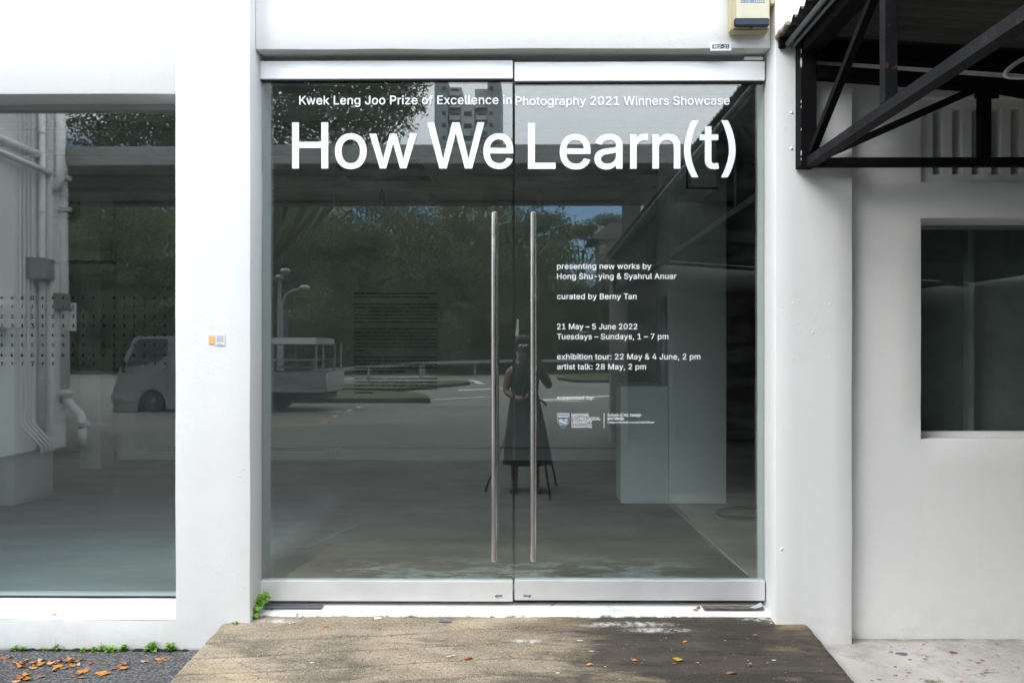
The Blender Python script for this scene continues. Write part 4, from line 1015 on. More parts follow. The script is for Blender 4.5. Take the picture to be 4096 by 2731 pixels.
# ================================================================== GLASS DOORS
def leaf(xa, xb, rt0, rt1, rb0, rb1, hx, lockx):
    """pixel extents: xa..xb, top rail rt0..rt1, bottom rail rb0..rb1"""
    x0, x1 = X(xa), X(xb); xm = (xa+xb)/2
    D = obj('glass_door', MB().box(x0, x1, -.024, .024, Z(rt1, -.024, xm), Z(rt0, -.024, xm)), M['rail'], B, bevel=.0025)
    obj('glass_pane', MB().box(x0+.002, x1-.002, -.006, .006, Z(rb0, 0, xm)-.02, Z(rt1, 0, xm)+.02), M['glass'], D)
    obj('bottom_rail', MB().box(x0, x1, -.024, .024, Z(rb1, -.024, xm), Z(rb0, -.024, xm)), M['rail'], D, bevel=.0025)
    for zz in (Z(rt1, -.024, xm)-.004, ):
        obj('gasket', MB().box(x0+.003, x1-.003, -.020, .020, zz-.003, zz+.003), M['black_plastic'], D)
    for sgn in (-1, 1):
        hy = -.078 if sgn < 0 else .078
        a = X(hx, -.078) if sgn < 0 else X(hx, -.078)
        z0, z1 = Z(2243, -.078), Z(850, -.078)
        n_ = 20
        h = MB().lathe([(.0135,z0),(.0168,z0+.003),(.0168,z1-.003),(.0135,z1)], (a, hy, 0), 28)
        H = obj('pull_handle', h, M['handle'], D, auto=rad(35))
        for zz in (Z(1012, -.04), Z(2072, -.04)):
            obj('standoff', MB().lathe([(.008, 0), (.008, .062 if sgn < 0 else .06)], (a, -.068 if sgn < 0 else .008, zz), 14, 'y'), M['handle'], H, auto=rad(35))
    lz = Z(2382, -.026, lockx); lx = X(lockx, -.026)
    L = obj('lock', MB().lathe([(.010,-.001),(.0085,-.0045),(.0001,-.0045)], (lx, -.024, lz), 20, 'y'), M['handle'], D, auto=rad(35))
    sgn = 1 if hx < 2052 else -1
    obj('keyhole', MB().box(lx-.0012, lx+.0012, -.0300, -.0287, lz-.004, lz+.004), M['black_plastic'], L)
    obj('lock', MB().box(lx+sgn*.010-(.0 if sgn > 0 else .020), lx+sgn*.010+(.020 if sgn > 0 else 0), -.0262, -.0245, lz-.0055, lz+.0055), M['grey_metal'], D, bevel=.0008)
    return D
DL = leaf(1047, 2051.5, 243, 316, 2323, 2404, 1977.5, 1986)
DR = leaf(2058.5, 3054, 247, 324, 2321, 2401, 2133.5, 2117)
# closer cover plate over the right leaf and dented edge paint
obj('pivot_cover', MB().box(X(2978,-.03), X(3052,-.03), -.03, .03, Z(244,-.03,3000)+.006, Z(244,-.03,3000)+.022), M['lifted_white'], B, bevel=.002)
TY = -.0068
MW = M['white_vinyl']
letters('Kwek Leng Joo Prize of Excellence in', 1197.5, 2046, 418.6, 33.8, TY, MW, DL, .008)
letters('Photography 2021 Winners Showcase', 2063, 2918, 421.4, 33.8, TY, MW, DR, .008)
letters('How', 1170.7, 1664.8, 672.3, 179.6, TY, MW, DL, .0072)
letters('We', 1712, 2050.5, 672.3, 179.6, TY, MW, DL, .0072)
letters('Learn', 2114.4, 2719, 673.8, 178.8, TY, MW, DR, .0072)
letters('(t)', 2738, 2940, 673.8, 178.8, TY, MW, DR, .0072)
RX = 2228.4
for s, r, b in (('presenting new works by', 2605, 1075.6), ('Hong Shu-ying & Syahrul Anuar', 2705.5, 1115.8), ('curated by Berny Tan', 2546, 1196.4),
                ('21 May – 5 June 2022', 2549, 1316.6), ('Tuesdays – Sundays, 1 – 7 pm', 2673, 1356.4), ('exhibition tour: 22 May & 4 June, 2 pm', 2801, 1436.8),
                ('artist talk: 28 May, 2 pm', 2583.7, 1476.8)):
    letters(s, RX, r, b, 21.8, TY, MW, DR, .009)
letters('supported by:', RX, 2376.4, 1597, 15.0, TY, MW, DR, .011)
letters('NANYANG', 2286, 2354, 1665, 11.6, TY, MW, DR, .012)
letters('TECHNOLOGICAL', 2286, 2401.4, 1679.3, 11.6, TY, MW, DR, .012)
letters('UNIVERSITY', 2286, 2368.3, 1693.4, 11.6, TY, MW, DR, .012)
letters('SINGAPORE', 2286.5, 2369, 1710, 9.0, TY, MW, DR, .010)
letters('School of Art, Design', 2430.2, 2563.7, 1664.6, 11.4, TY, MW, DR, .011)
letters('and Media', 2430.2, 2494.7, 1678.6, 11.4, TY, MW, DR, .011)
letters('College of Humanities, Arts, and Social Sciences', 2430.2, 2616.5, 1691.6, 7.0, TY, MW, DR, .014)
def prect(mb, a, b, c, d, y=TY):
    p, q = at(a, b, y), at(c, d, y)
    mb.quad((p.x, y, p.z), (q.x, y, p.z), (q.x, y, q.z), (p.x, y, q.z)); return mb
obj('rule', prect(MB(), 2286, 1696.4, 2368.3, 1698.2), MW, DR)
obj('rule', prect(MB(), 2415, 1651.5, 2417, 1712), MW, DR)
# crest: shield with a band of three roundels over a lion
cr_ = MB()
def pp_(x, y): q = at(x, y, TY); return (q.x, TY, q.z)
sx0, sx1, sy0, sy1 = 2229, 2277, 1651.5, 1713
outer = [(sx0, sy0), (sx1, sy0), (sx1, 1683)] + [(sx1-.5-23.5*(t/6)**1.6, 1683+ 30*(t/6)**.95) for t in range(1, 7)]
outer = outer + [(sx0+sx1-a, b) for a, b in reversed(outer[2:-1])] 
cx__, cy__ = (sx0+sx1)/2, 1680
inn = [(cx__+(a-cx__)*.945, cy__+(b-cy__)*.955) for a, b in outer]
n = len(outer)
cr_.add([pp_(*q) for q in outer] + [pp_(*q) for q in inn], [(i, (i+1)%n, n+(i+1)%n, n+i) for i in range(n)])
MC = flat('pale_blue_vinyl', (.50,.60,.68), .5, var=0)
crest = obj('crest', cr_, MC, DR)
# band with holes left as roundels
bd = MB()
for (a, b, c, d) in ((2230, 1652.6, 2276, 1655), (2230, 1664, 2276, 1667.5), (2230,1655,2232.5,1664), (2243.5,1655,2246,1664), (2260,1655,2262.5,1664), (2273.5,1655,2276,1664), (2236,1667.5,2241,1670.5), (2250.5,1667.5,2255.5,1670.5), (2265,1667.5,2270,1670.5)):
    prect(bd, a, b, c, d, TY)
obj('crest_band', bd, MC, DR)
rn = MB()
for cxx in (2238, 2253, 2268):
    for k in range(6):
        t = math.pi*k/3
        rn.add([pp_(cxx+4.2*math.cos(t)+1.5*math.cos(u), 1659.6+3.2*math.sin(t)+1.3*math.sin(u)) for u in [math.pi*j/3 for j in range(6)]], [tuple(range(6))])
    rn.add([pp_(cxx+1.6*math.cos(u), 1659.6+1.6*math.sin(u)) for u in [math.pi*j/3 for j in range(6)]], [tuple(range(6))])
obj('crest_roundel', rn, MC, DR)
li = MB()
def pol(*q): li.add([pp_(a, b) for a, b in q], [tuple(range(len(q)))])
pol((2236,1677),(2240,1674.5),(2246,1674.5),(2250,1678),(2250,1685),(2246,1689),(2240,1689),(2236,1685))
pol((2250,1684),(2258,1686),(2266,1685),(2270,1689),(2266,1692),(2255,1692),(2247,1690))
pol((2252,1679),(2258,1676),(2272,1673.5),(2266,1678),(2273,1679),(2268,1683),(2257,1682))
pol((2234,1681),(2232,1677.5),(2234.5,1677),(2237,1684)); pol((2233,1687),(2238,1690),(2241,1693),(2236,1692))
pol((2243,1690),(2247,1691),(2244,1698),(2240,1701.5),(2241,1697)); pol((2249,1692),(2254,1692),(2252,1698),(2247,1702),(2249,1697))
pol((2259,1692),(2264,1692),(2262,1697),(2259,1702),(2257,1701)); pol((2266,1691),(2270,1693),(2269,1698),(2265,1702),(2266,1696))
obj('crest_lion', li, MC, DR)

# wall text in black on the left leaf
BODY = [("How We Learn(t) brings together new bodies of work that examine,", 1751.7, 219, 0),
("deconstruct, and re-present existing systems of knowledge.", 1717.5, 259, 0),
("Informed by her eighteen years as a member of various Chinese", 1749.5, 340, 0),
("orchestras, Hong Shu-ying reflects on the culture of ensembleship", 1749.5, 380, 0),
("in 「漢陸」 resonations. Exploring hand-copied scores, pre-concert", 1749.5, 421, 0),
("tuning, and orchestral seating arrangements, her works illuminate", 1749.5, 461, 0),
("the shared languages and collective experiences that live on the", 1749.5, 501, 0),
("periphery, yet serve as the scaffolding for communal music-making.", 1751, 542, 0),
("In substance of a minute, recorded by a machine and a few others,", 1751, 622, .2),
("Syahrul Anuar takes the tools, techniques, and visual vocabulary of", 1749.5, 662, 0),
("cartography into his own hands, removing them from positions of", 1749.5, 703, 0),
("authority and perceived objectivity. Through four exercises in which", 1749, 743, 0),
("mapmaking is unlearned and relearned, he challenges the seemingly", 1749, 784, 0),
("immutable frameworks that govern the way we move through urban", 1748.7, 824, 0),
("Singapore.", 1471, 864, 0),
("Recipients of the Kwek Leng Joo Prize of Excellence in Photography", 1748.7, 944, 0),
("2021, the two artists sidestep conventional photography in this", 1748.5, 984, 0),
("exhibition. In its place are sculptures, moving images, and prints", 1748.5, 1025, 0),
("resembling drawings, all of which deliberately skirt the bodies of", 1749.5, 1066, 0),
("knowledge at the heart of their subjects.", 1620.5, 1106, 0),
("Still, the ‘documentative’—one of the core functions of photography", 1749, 1186, 0),
("—remains insistently present in both series. It has been reimagined", 1748.5, 1227, 0),
("as gestures that are abstract, speculative, intimate, and reflexive;", 1749, 1267, 0),
("that dislocate something from its source, in order to transform our", 1749, 1308, 0),
("understanding.", 1492, 1347, 0)]
for s, r, b, sl_ in BODY:
    y_ = 1100 + b/2.85
    if s.startswith('How We'):
        letters('How We Learn(t)', 1417, 1504.5, y_, 6.7, TY, M['black_vinyl'], DL, .045)
        s = s[len('How We Learn(t) '):]; x_ = 1508
    else: x_ = 1415 if s.startswith('—') else 1417
    letters(s, x_, r, y_, 6.8, TY, M['black_vinyl'], DL, .020, sl_)

# ================================================================== LEFT WINDOW with handwritten digits
WL = obj('window', holed(xw0-.006, xp0+.006, .012, 2.618, .022, .042, [(xw0+.004, xp0-.002, .024, Z(411, .03, 400))], 5, 0, 0, 0), M['black_plastic'], B)
obj('glass_pane', MB().box(xw0, xp0-.002, .027, .037, .021, 2.611), M['glass'], WL)
DG = {0: [[(.5,1),(.85,.8),(.95,.45),(.7,.05),(.35,0),(.08,.3),(.1,.7),(.35,.95),(.55,.98)]],
      1: [[(.62,1),(.5,.5),(.4,0)]],
      2: [[(.1,.75),(.4,1),(.8,.85),(.7,.5),(.1,.05),(.4,.12),(.95,.05)]],
      3: [[(.15,.95),(.6,1),(.75,.8),(.4,.55),(.85,.4),(.7,.05),(.1,.02)]],
      4: [[(.5,1),(.05,.35),(.95,.38)], [(.62,.75),(.55,0)]],
      5: [[(.9,.98),(.35,.95),(.25,.55),(.7,.55),(.75,.15),(.1,.02)]],
      6: [[(.6,1),(.2,.5),(.15,.12),(.5,0),(.8,.2),(.6,.45),(.2,.3)]],
      7: [[(.1,.85),(.85,.95),(.45,0)], [(.3,.45),(.75,.5)]]}
cols = [13,94,173,253,333,413,493,573,653,733,813,893,973,1052,1133,1212,1293]
rows = [375,443,521,593,668,743,821,892]
miss = {(0,10),(4,7),(4,9),(4,10),(6,-1),(7,6),(7,10),(7,13)}
yd = .0262
for r, ry in enumerate(rows):
    for c, cx_ in enumerate(cols):
        if (r, c) in miss: continue
        col_h = (1.0, 1.15, 1.1, 1.35, 1.0, 1.05, 1.1, 1.0, 1.0, .85, .95, .8, .9, 1.0, 1.05, .9, .9)[c]
        hpx = 12.2*col_h*rnd.uniform(.85, 1.12)*(1.0 if r else .8); wpx = hpx*rnd.uniform(.72, .9)*(1.15 if r == 0 and c == 3 else 1)
        mb = MB()
        for stroke in DG[r]:
            P = []
            for (a, b) in stroke:
                q = at(cx_/1.96 + (a-.5)*wpx + rnd.uniform(-.4,.4), 1000+ry/1.96 + (.5-b)*hpx + rnd.uniform(-.4,.4), yd)
                P.append((q.x, yd, q.z))
            P = loopc(P, 3)
            wd = .0016*rnd.uniform(.8, 1.25)*(1.15 if c < 8 else 1)
            vs = []
            for i, p in enumerate(P):
                d = (Vector(P[min(i+1, len(P)-1)]) - Vector(P[max(i-1, 0)])).normalized()
                nn = Vector((-d.z, 0, d.x))*wd
                vs += [Vector(p)+nn, Vector(p)-nn]
            mb.add(vs, [(2*i, 2*i+1, 2*i+3, 2*i+2) for i in range(len(P)-1)])
        obj('digit', mb, M['black_vinyl'], WL)

# ================================================================== THINGS ON THE FACADE
# alarm bell box
yb = YD - .004
AB = thing('alarm_box', 'aged cream alarm box with navy lens above the doors', 'alarm box', (at(3000, 60, yb).x, yb, 3.1))
a0, a1 = at(2926, 121, yb-.07), at(3081, 121, yb-.07)
obj('cover', MB().hexa([(a0.x, yb, a0.z), (a1.x, yb, a0.z), (a1.x, yb-.001, a0.z), (a0.x, yb-.001, a0.z)] +
    [(a0.x, yb, a0.z+.001)]*0 + [(a0.x, yb, 3.40), (a1.x, yb, 3.40), (a1.x, yb-.001, 3.40), (a0.x, yb-.001, 3.40)]) if False else
    MB().box(a0.x, a1.x, yb-.07, yb, a0.z, 3.26), M['cream'], AB, bevel=.008)
b0, b1 = at(2944, 115, yb-.076), at(3078, 115, yb-.076)
obj('front_plate', MB().box(b0.x, b1.x, yb-.076, yb-.069, b0.z, 3.25), flat('pale_cream_plastic', (.60,.57,.43), .6, var=.05, scale=12), AB, bevel=.003)
c0, c1 = at(2939, 103.5, yb-.098), at(3079, 71, yb-.098)
obj('lens', MB().box(c0.x, c1.x, yb-.098, yb-.0765, c0.z, c1.z), M['navy'], AB, bevel=.005)
q = at(3004, 111.5, yb-.077)
obj('screw', MB().lathe([(.009, 0), (.008, -.003), (.0001, -.003)], (q.x, yb-.0765, q.z), 12, 'y'), flat('rusty_screw', (.22,.17,.10), .8), AB)
obj('side_cover', MB().box(at(3078,0,yb-.05).x, at(3096,0,yb-.05).x, yb-.06, yb-.002, at(3078,22,yb-.05).z, 3.26), flat('tan_plastic', (.62,.50,.33), .5), AB, bevel=.004)
letters('1800 8811111', 2963.5, 3059, 12.2, 13.0, yb-.0768, M['blue_ink'], AB, .012)
# unit number plate
PN = thing('unit_number_sign', 'small white plate with worn dark panel reading #02-21', 'sign', (at(2884, 190, YD).x, YD, at(2884, 190, YD).z))
yp_ = YD - .0075
p0, p1 = at(2843, 204, yp_), at(2926, 176, yp_)
obj('plate', MB().box(p0.x, p1.x, yp_, YD+.002, p0.z, p1.z), M['paper'], PN, bevel=.001)
sg = MB()
ed = []
for i in range(25):
    t = i/24; ed.append((2849+68*t, 179 + (1-abs(2*t-1))*-1.5 + rnd.uniform(-1.2,1.2)))
for i in range(25):
    t = 1-i/24; ed.append((2849+68*t+rnd.uniform(-1,1), 195 + rnd.uniform(-1.6,1.6)))
sg.add([tuple(Vector((at(a,b,yp_-.0006).x, yp_-.0006, at(a,b,yp_-.0006).z))) for a, b in ed], [tuple(range(50))])
obj('dark_panel', sg, M['sign_dark'], PN)
letters('#02-21', 2854, 2914, 193.6, 12.6, yp_-.0012, M['paper'], PN, .012, name='number')
# stickers on the pillar
ys_ = YP - .0042
p0, p1 = at(835, 1376, ys_), at(859, 1342, ys_)
st1 = obj('orange_sticker', MB().box(p0.x, p1.x, ys_, YP+.001, p0.z, p1.z), M['orange_paper'])
tag(st1, 'small faded orange sticker on the white pillar left of the doors', 'sticker')
p0, p1 = at(861, 1381, ys_), at(898, 1336, ys_)
st2 = obj('paper_sticker', MB().box(p0.x, p1.x, ys_, YP+.001, p0.z, p1.z), M['paper'])
tag(st2, 'small square white paper sticker beside the orange one on the pillar', 'sticker')
pw = MB(); a, b = at(868, 1377, ys_-.0006), at(890, 1375, ys_-.0006)
pw.quad((a.x, ys_-.0006, a.z), (b.x, ys_-.0006, a.z), (b.x, ys_-.0006, b.z), (a.x, ys_-.0006, b.z))
obj('print', pw, M['grey_metal'], st2)
pw = MB(); a, b = at(866, 1368, ys_-.0006), at(893, 1342, ys_-.0006)
pw.quad((a.x, ys_-.0006, a.z), (b.x, ys_-.0006, a.z), (b.x, ys_-.0006, b.z), (a.x, ys_-.0006, b.z))
obj('print', pw, flat('faded_print', (.56,.57,.60), .6, var=.15, scale=160), st2)

# ================================================================== AWNING
AW = thing('metal_awning', 'dark corrugated metal awning on black steel trusses right of the doors', 'awning', (1.3, -.2, 2.3))
def zroof(x): return 2.858 - .068*(x-1.22)
x0, x1 = 1.225, 7.4
pitch = .080
y0 = -.100
nsh = 9
for sidx in range(nsh):
    ya = y0 - sidx*.88; yb_ = ya - .895
    mb = MB()
    nstep = int(round((ya-yb_)/pitch*8))
    lift = .003 if sidx % 2 else 0
    nx_ = 5
    for i in range(nstep+1):
        y = ya + (yb_-ya)*i/nstep
        ph = ((y0 - y)/pitch) % 1.0
        # asymmetric folded profile: steep one side, slanting the other
        h = .024*(ph/.34) if ph < .34 else (.024 if ph < .5 else (.024*(1-(ph-.5)/.2) if ph < .7 else 0))
        for k in range(nx_+1):
            x = x0 + (x1-x0)*k/nx_ + (0 if k else .006*mnoise.noise(Vector((y*7, 0, 3))))
            mb.v.append((x, y, zroof(x) + h + lift))
    nn = len(mb.v)
    mb.v += [(a, b, c+.0015) for a, b, c in mb.v[:nn]]
    m_ = nx_+1
    for i in range(nstep):
        for k in range(nx_):
            mb.f.append((i*m_+k, i*m_+k+1, (i+1)*m_+k+1, (i+1)*m_+k)); mb.f.append((nn+i*m_+k, nn+(i+1)*m_+k, nn+(i+1)*m_+k+1, nn+i*m_+k+1))
        mb.f.append((i*m_, (i+1)*m_, nn+(i+1)*m_, nn+i*m_))
    obj('roof_sheet', mb, M['roof'], AW)
BS, WS = M['black_steel'], M['worn_steel']
# truss lying along the wall
yt = -.205
pz_ = lambda px, py: (at(px, py, yt).x, yt, at(px, py, yt).z)
xL0, xL1 = X(3195, yt), X(3257, yt)
zb0, zb1 = Z(668, yt, 3400), Z(634, yt, 3400)
obj('truss_post', MB().box(xL0, xL1, yt-.03, yt+.045, zb0-.002, zroof(1.35)-.003), BS, AW, bevel=.002)
obj('bottom_chord', MB().box(xL1+.001, 7.2, yt-.02, yt+.02, zb0, zb1), BS, AW, bevel=.002)
a, b = pz_(3230, 292), pz_(4096, 352)
dx_ = (b[2]-a[2])/(b[0]-a[0])
obj('top_chord', MB().bar((xL1+.001, yt, a[2]), (7.2, yt, a[2]+dx_*5.95), .05, .062), BS, AW, bevel=.002)
for xm_ in (X(3935, yt), X(3935, yt)+1.75, X(3935, yt)+3.5):
    obj('truss_post', MB().box(xm_-.026, xm_+.026, yt-.02, yt+.02, zb1+.001, a[2]-.02+dx_*(xm_-a[0])), BS, AW, bevel=.002)
m3 = pz_(3913, 352)
obj('truss_brace', MB().bar(pz_(3290, 628), (m3[0], yt, m3[2]), .030, .033), BS, AW)
obj('truss_brace', MB().bar(pz_(3962, 354), (X(3962, yt)+1.62, yt, zb1+.02), .030, .030), BS, AW)
obj('shade_bar', MB().bar((xL0, YP-.035, zroof(X(3195,yt))-.05), (7.2, YP-.035, zroof(7.2)-.05), .05, .085), BS, AW)  # dark bar added in place of the shade between roof and chord
# trusses running out from the wall
def out_truss(xt, zb, first):
    zt = zroof(xt) - .045
    obj('bottom_chord', MB().bar((xt, -.236, zb), (xt, -8.0, zb), .050, .047), WS if first else BS, AW, bevel=.003)
    obj('top_chord', MB().bar((xt, -.236, zt), (xt, -8.0, zt), .085, .075), BS, AW, bevel=.003)
    ys = (-.98, -2.75, -4.5, -6.2, -7.9)
    for y in ys: obj('truss_post', MB().bar((xt, y, zb+.024), (xt, y, zt-.038), .047, .047), WS if first and y > -1 else BS, AW, bevel=.002)
    obj('truss_brace', MB().bar((xt, -.245, zb+.045), (xt, -.95, zt-.02), .032, .032), BS, AW)
    for p, q in zip(ys[1:], ys[2:]): obj('truss_brace', MB().bar((xt, p, zb+.04), (xt, q+.05, zt-.04), .032, .032), BS, AW)
zb_ = Z(652, -.21, 3225)
out_truss(1.362, zb_, True)
out_truss(4.4, zb_-.2, False)
for y in (-3.3, -5.6, -7.9):
    obj('purlin', MB().bar((1.30, y, zroof(1.30)-.06), (7.2, y, zroof(7.2)-.06), .05, .05), BS, AW)
# gusset plates and bolts where the members meet
for (gx_, gz_, w_, h_) in ((xL1-.002, zb1+.001, .07, .05), (X(3935, yt)-.06, a[2]+dx_*(X(3935, yt)-a[0])-.075, .12, .045)):
    gp = obj('gusset_plate', MB().box(gx_, gx_+w_, yt-.0235, yt-.0205, gz_, gz_+h_), BS, AW, bevel=.001)
    for k in range(2): obj('bolt', MB().lathe([(.006, 0), (.005, -.005), (.0001, -.005)], (gx_+w_*(.3+.4*k), yt-.0236, gz_+h_*.5), 6, 'y'), WS, gp)
for k, (fz, fs_) in enumerate(((.555, .006), (.50, .012), (.487, .007), (.31, .005), (.285, .004), (.175, .004), (.06, .007), (.03, .004))):
    obj('paint_chip', MB().sphere((xL0+.0005, yt-.0300, zb0+fz), fs_, 7, 5, (.42, .10, 1.9)), M['white'], AW)
# twin conduit under the free edge
obj('conduit', MB().tube([(1.262, -.170, zroof(1.26)-.028), (1.262, -8, zroof(1.26)-.028)], .013, 10), M['galv'], AW, smooth=True)
obj('conduit', MB().tube([(1.296, -.172, zroof(1.26)-.034), (1.296, -8, zroof(1.26)-.034)], .010, 10), M['galv'], AW, smooth=True)
# crumbling cement flashing along the wall
fx = MB()
P0 = []
for i in range(15):
    t = i/14
    y = -.160 - .15*t
    P0.append((1.223 + .004*mnoise.noise(Vector((i*.9, 0, 0))), y, zroof(1.22)+.014+.010*mnoise.noise(Vector((i*1.3, 4, 0)))))
fx.tube(P0, [.014+.008*mnoise.noise(Vector((i*1.7, 7, 0))) for i in range(15)], 8)
obj('cement_flashing', fx, M['mortar'], AW)
obj('end_strip', MB().box(1.226, 1.262, -.19, -.158, zroof(1.22)-.045, zroof(1.22)+.006), BS, AW, bevel=.004)
# pillars carrying the far end of the awning
for xx in (1.43, 4.4):
    obj('awning_column', MB().box(xx-.13, xx+.13, -8.16, -7.90, -.25, zroof(xx)-.12), M['concrete'], AW, bevel=.01)
# store walls closing the far side of the covered yard
YS = thing('yard_shed', 'dim plastered shed walls enclosing the covered yard under the awning', 'shed', (5, -8.5, 0))
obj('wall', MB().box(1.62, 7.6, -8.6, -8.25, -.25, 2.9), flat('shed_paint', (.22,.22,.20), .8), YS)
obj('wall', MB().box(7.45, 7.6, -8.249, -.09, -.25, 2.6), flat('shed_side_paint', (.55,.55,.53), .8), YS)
obj('shutter', MB().box(2.4, 5.0, -8.248, -8.20, -.18, 2.0), flat('roller_shutter', (.12,.12,.115), .6), YS)
# white cable under the roof
cbp = [at(4170, 205, -.7), at(4120, 226, -.7), at(4070, 250, -.7), at(4030, 282, -.7), at(4022, 300, -.7), at(4040, 308, -.7), at(4100, 309, -.7), at(4180, 306, -.7)]
wc = obj('white_cable', MB().tube(loopc(cbp, 6), .0095, 10), flat('white_pvc', (.62,.60,.56), .5, var=.1, scale=20), smooth=True)
tag(wc, 'loop of white cable hanging under the dark corrugated roof', 'cable')

# ================================================================== LEFT WING with pipes (shows in the wide window)
xwg = -7.30
NB = thing('side_wing', 'white side wing with ledges, seen mirrored in the wide window', 'building', (-9, -5, 0))
obj('wall', MB().box(-13, xwg-.16, -7.20, -.165, -.25, 5.05), M['lifted_white'], NB, bevel=.01)
obj('pilaster', MB().box(xwg-.159, xwg, -7.35, -7.00, -.25, 5.05), M['lifted_white'], NB, bevel=.01)
obj('pilaster', MB().box(-13, xwg-.16, -7.35, -7.201, -.25, 5.05), M['lifted_white'], NB, bevel=.01)
for zl in (.55, .42, .25):
    obj('ledge', MB().box(xwg-.155, xwg+.012, -7.36, -6.99, zl, zl+.012), M['white'], NB)
obj('ledge', MB().box(xwg-.159, xwg+.10, -6.30, -.165, 1.62, 1.95), M['white'], NB, bevel=.01)
for (px_a, px_b, yy_) in ((92, 120, -6.9), (160, 198, -7.1)):
    pass
DP = thing('drain_pipe', 'white flanged drain pipe with swan neck, seen mirrored in the wide window', 'drain pipe', (xwg+.2, -7.2, 0))
M['wing_paint'] = M['white']
def rp(px, py, y=-7.25): return ref(px, py, y)
yq = -7.25
r_ = .062
main = [rp(240, 660), rp(243, 760), rp(245, 1100), rp(252, 1560)]
obj('pipe_section', MB().tube(main, r_, 14), M['white'], DP, smooth=True)
obj('pipe_section', MB().tube(loopc([rp(252, 1560), rp(262, 1605), rp(285, 1635), rp(305, 1655), rp(318, 1690)], 5), r_*1.1, 14), M['white'], DP, smooth=True)
obj('pipe_section', MB().tube([rp(318, 1690), rp(318, 1792)], r_, 14), M['white'], DP, smooth=True)
obj('pipe_section', MB().tube([ref(-330, 425, -4.9), rp(205, 640)], r_, 14), M['white'], DP, smooth=True)
obj('pipe_section', MB().tube([ref(-330, 470, -4.9), rp(190, 690, -7.0)], r_*.75, 12), M['white'], DP, smooth=True)
obj('pipe_section', MB().tube(loopc([rp(205, 640), rp(232, 650), rp(241, 690)], 5), r_*1.1, 12), M['white'], DP, smooth=True)
for (px, py) in ((244, 705), (245, 830), (255, 1572), (318, 1690)):
    c = rp(px, py)
    for dz in (0, -.035):
        obj('pipe_flange', MB().lathe([(r_*1.75, dz+.010), (r_*1.75, dz-.012)], (c.x, c.y, c.z), 18), M['white'], DP)
for py in (1125, 1490, 780):
    c = rp(246, py); obj('pipe_clip', MB().lathe([(r_*1.12, .01), (r_*1.12, -.01)], (c.x, c.y, c.z), 16).box(c.x-.25, c.x, c.y-.02, c.y+.02, c.z-.012, c.z+.012), M['white'], DP)
obj('pipe_section', MB().tube([(xwg+.075, -7.10, 5.0), (xwg+.075, -7.10, 3.95), (xwg+.02, -7.06, 3.75)], r_, 12), M['white'], DP, smooth=True)
obj('pipe_section', MB().tube([(xwg-.09, -6.93, 5.0), (xwg-.09, -6.93, -.15)], .045, 12), M['white'], DP, smooth=True)
for zz in (4.6, 3.4, 2.3, .9): obj('pipe_clip', MB().lathe([(.056, .012), (.056, -.012)], (xwg-.09, -6.93, zz), 14), M['white'], DP)
CD = thing('cable_conduits', 'bundle of thin white conduits on the side wing, mirrored in the wide window', 'conduit', (xwg, -6.5, 0))
for i, px in enumerate((62, 74, 84, 96, 112)[:4]):
    yy = -6.52 - i*.085
    pts_ = [Vector((xwg-.13, yy, 5.0)), Vector((xwg-.13, yy, 1.6)), Vector((xwg-.10, yy+.03, 1.3)), Vector((xwg-.10, yy+.03, .25)), Vector((xwg+.12, yy-.10, -.1)), Vector((xwg+.12, yy-.10, -.19))]
    obj('conduit', MB().tube(pts_, .016, 8), M['white'], CD)
EB = thing('electrical_box', 'grey electrical box on the side wing, mirrored in the wide window', 'electrical box', (xwg+.05, -6.9, 1.5))
p0, p1 = rp(100, 1118, -6.9), rp(182, 1035, -6.9)
obj('box_body', MB().box(xwg-.158, xwg+.06, -6.99, -6.66, p0.z, p1.z), M['grey_metal'], EB, bevel=.006)
obj('box_lid', MB().box(xwg+.0601, xwg+.07, -6.98, -6.67, p0.z+.01, p1.z-.01), M['grey_metal'], EB)
E2 = thing('meter_box', 'brown-grey meter box below the electrical box, mirrored in the wide window', 'meter box', (xwg+.05, -7.1, 1.1))
obj('box_body', MB().box(xwg+.001, xwg+.10, -7.30, -7.05, rp(0, 1240).z, rp(0, 1175).z), M['concrete'], E2, bevel=.006)
obj('box_lid', MB().box(xwg+.1001, xwg+.108, -7.29, -7.06, rp(0, 1236).z, rp(0, 1179).z), M['concrete'], E2)
NS = thing('wall_notice', 'pale notice board beside the drain pipe, mirrored in the wide window', 'notice', rp(280, 1265))
p0, p1 = rp(262, 1323, -7.30), rp(294, 1210, -7.30)
obj('notice_plate', MB().box(p0.x, p1.x, -7.31, -7.30, p0.z, p1.z), M['paper'], NS)
p0, p1 = rp(266, 1242, -7.298), rp(284, 1232, -7.298)
obj('print', MB().box(p0.x, p1.x, -7.2985, -7.297, p0.z, p1.z), M['grey_metal'], NS)

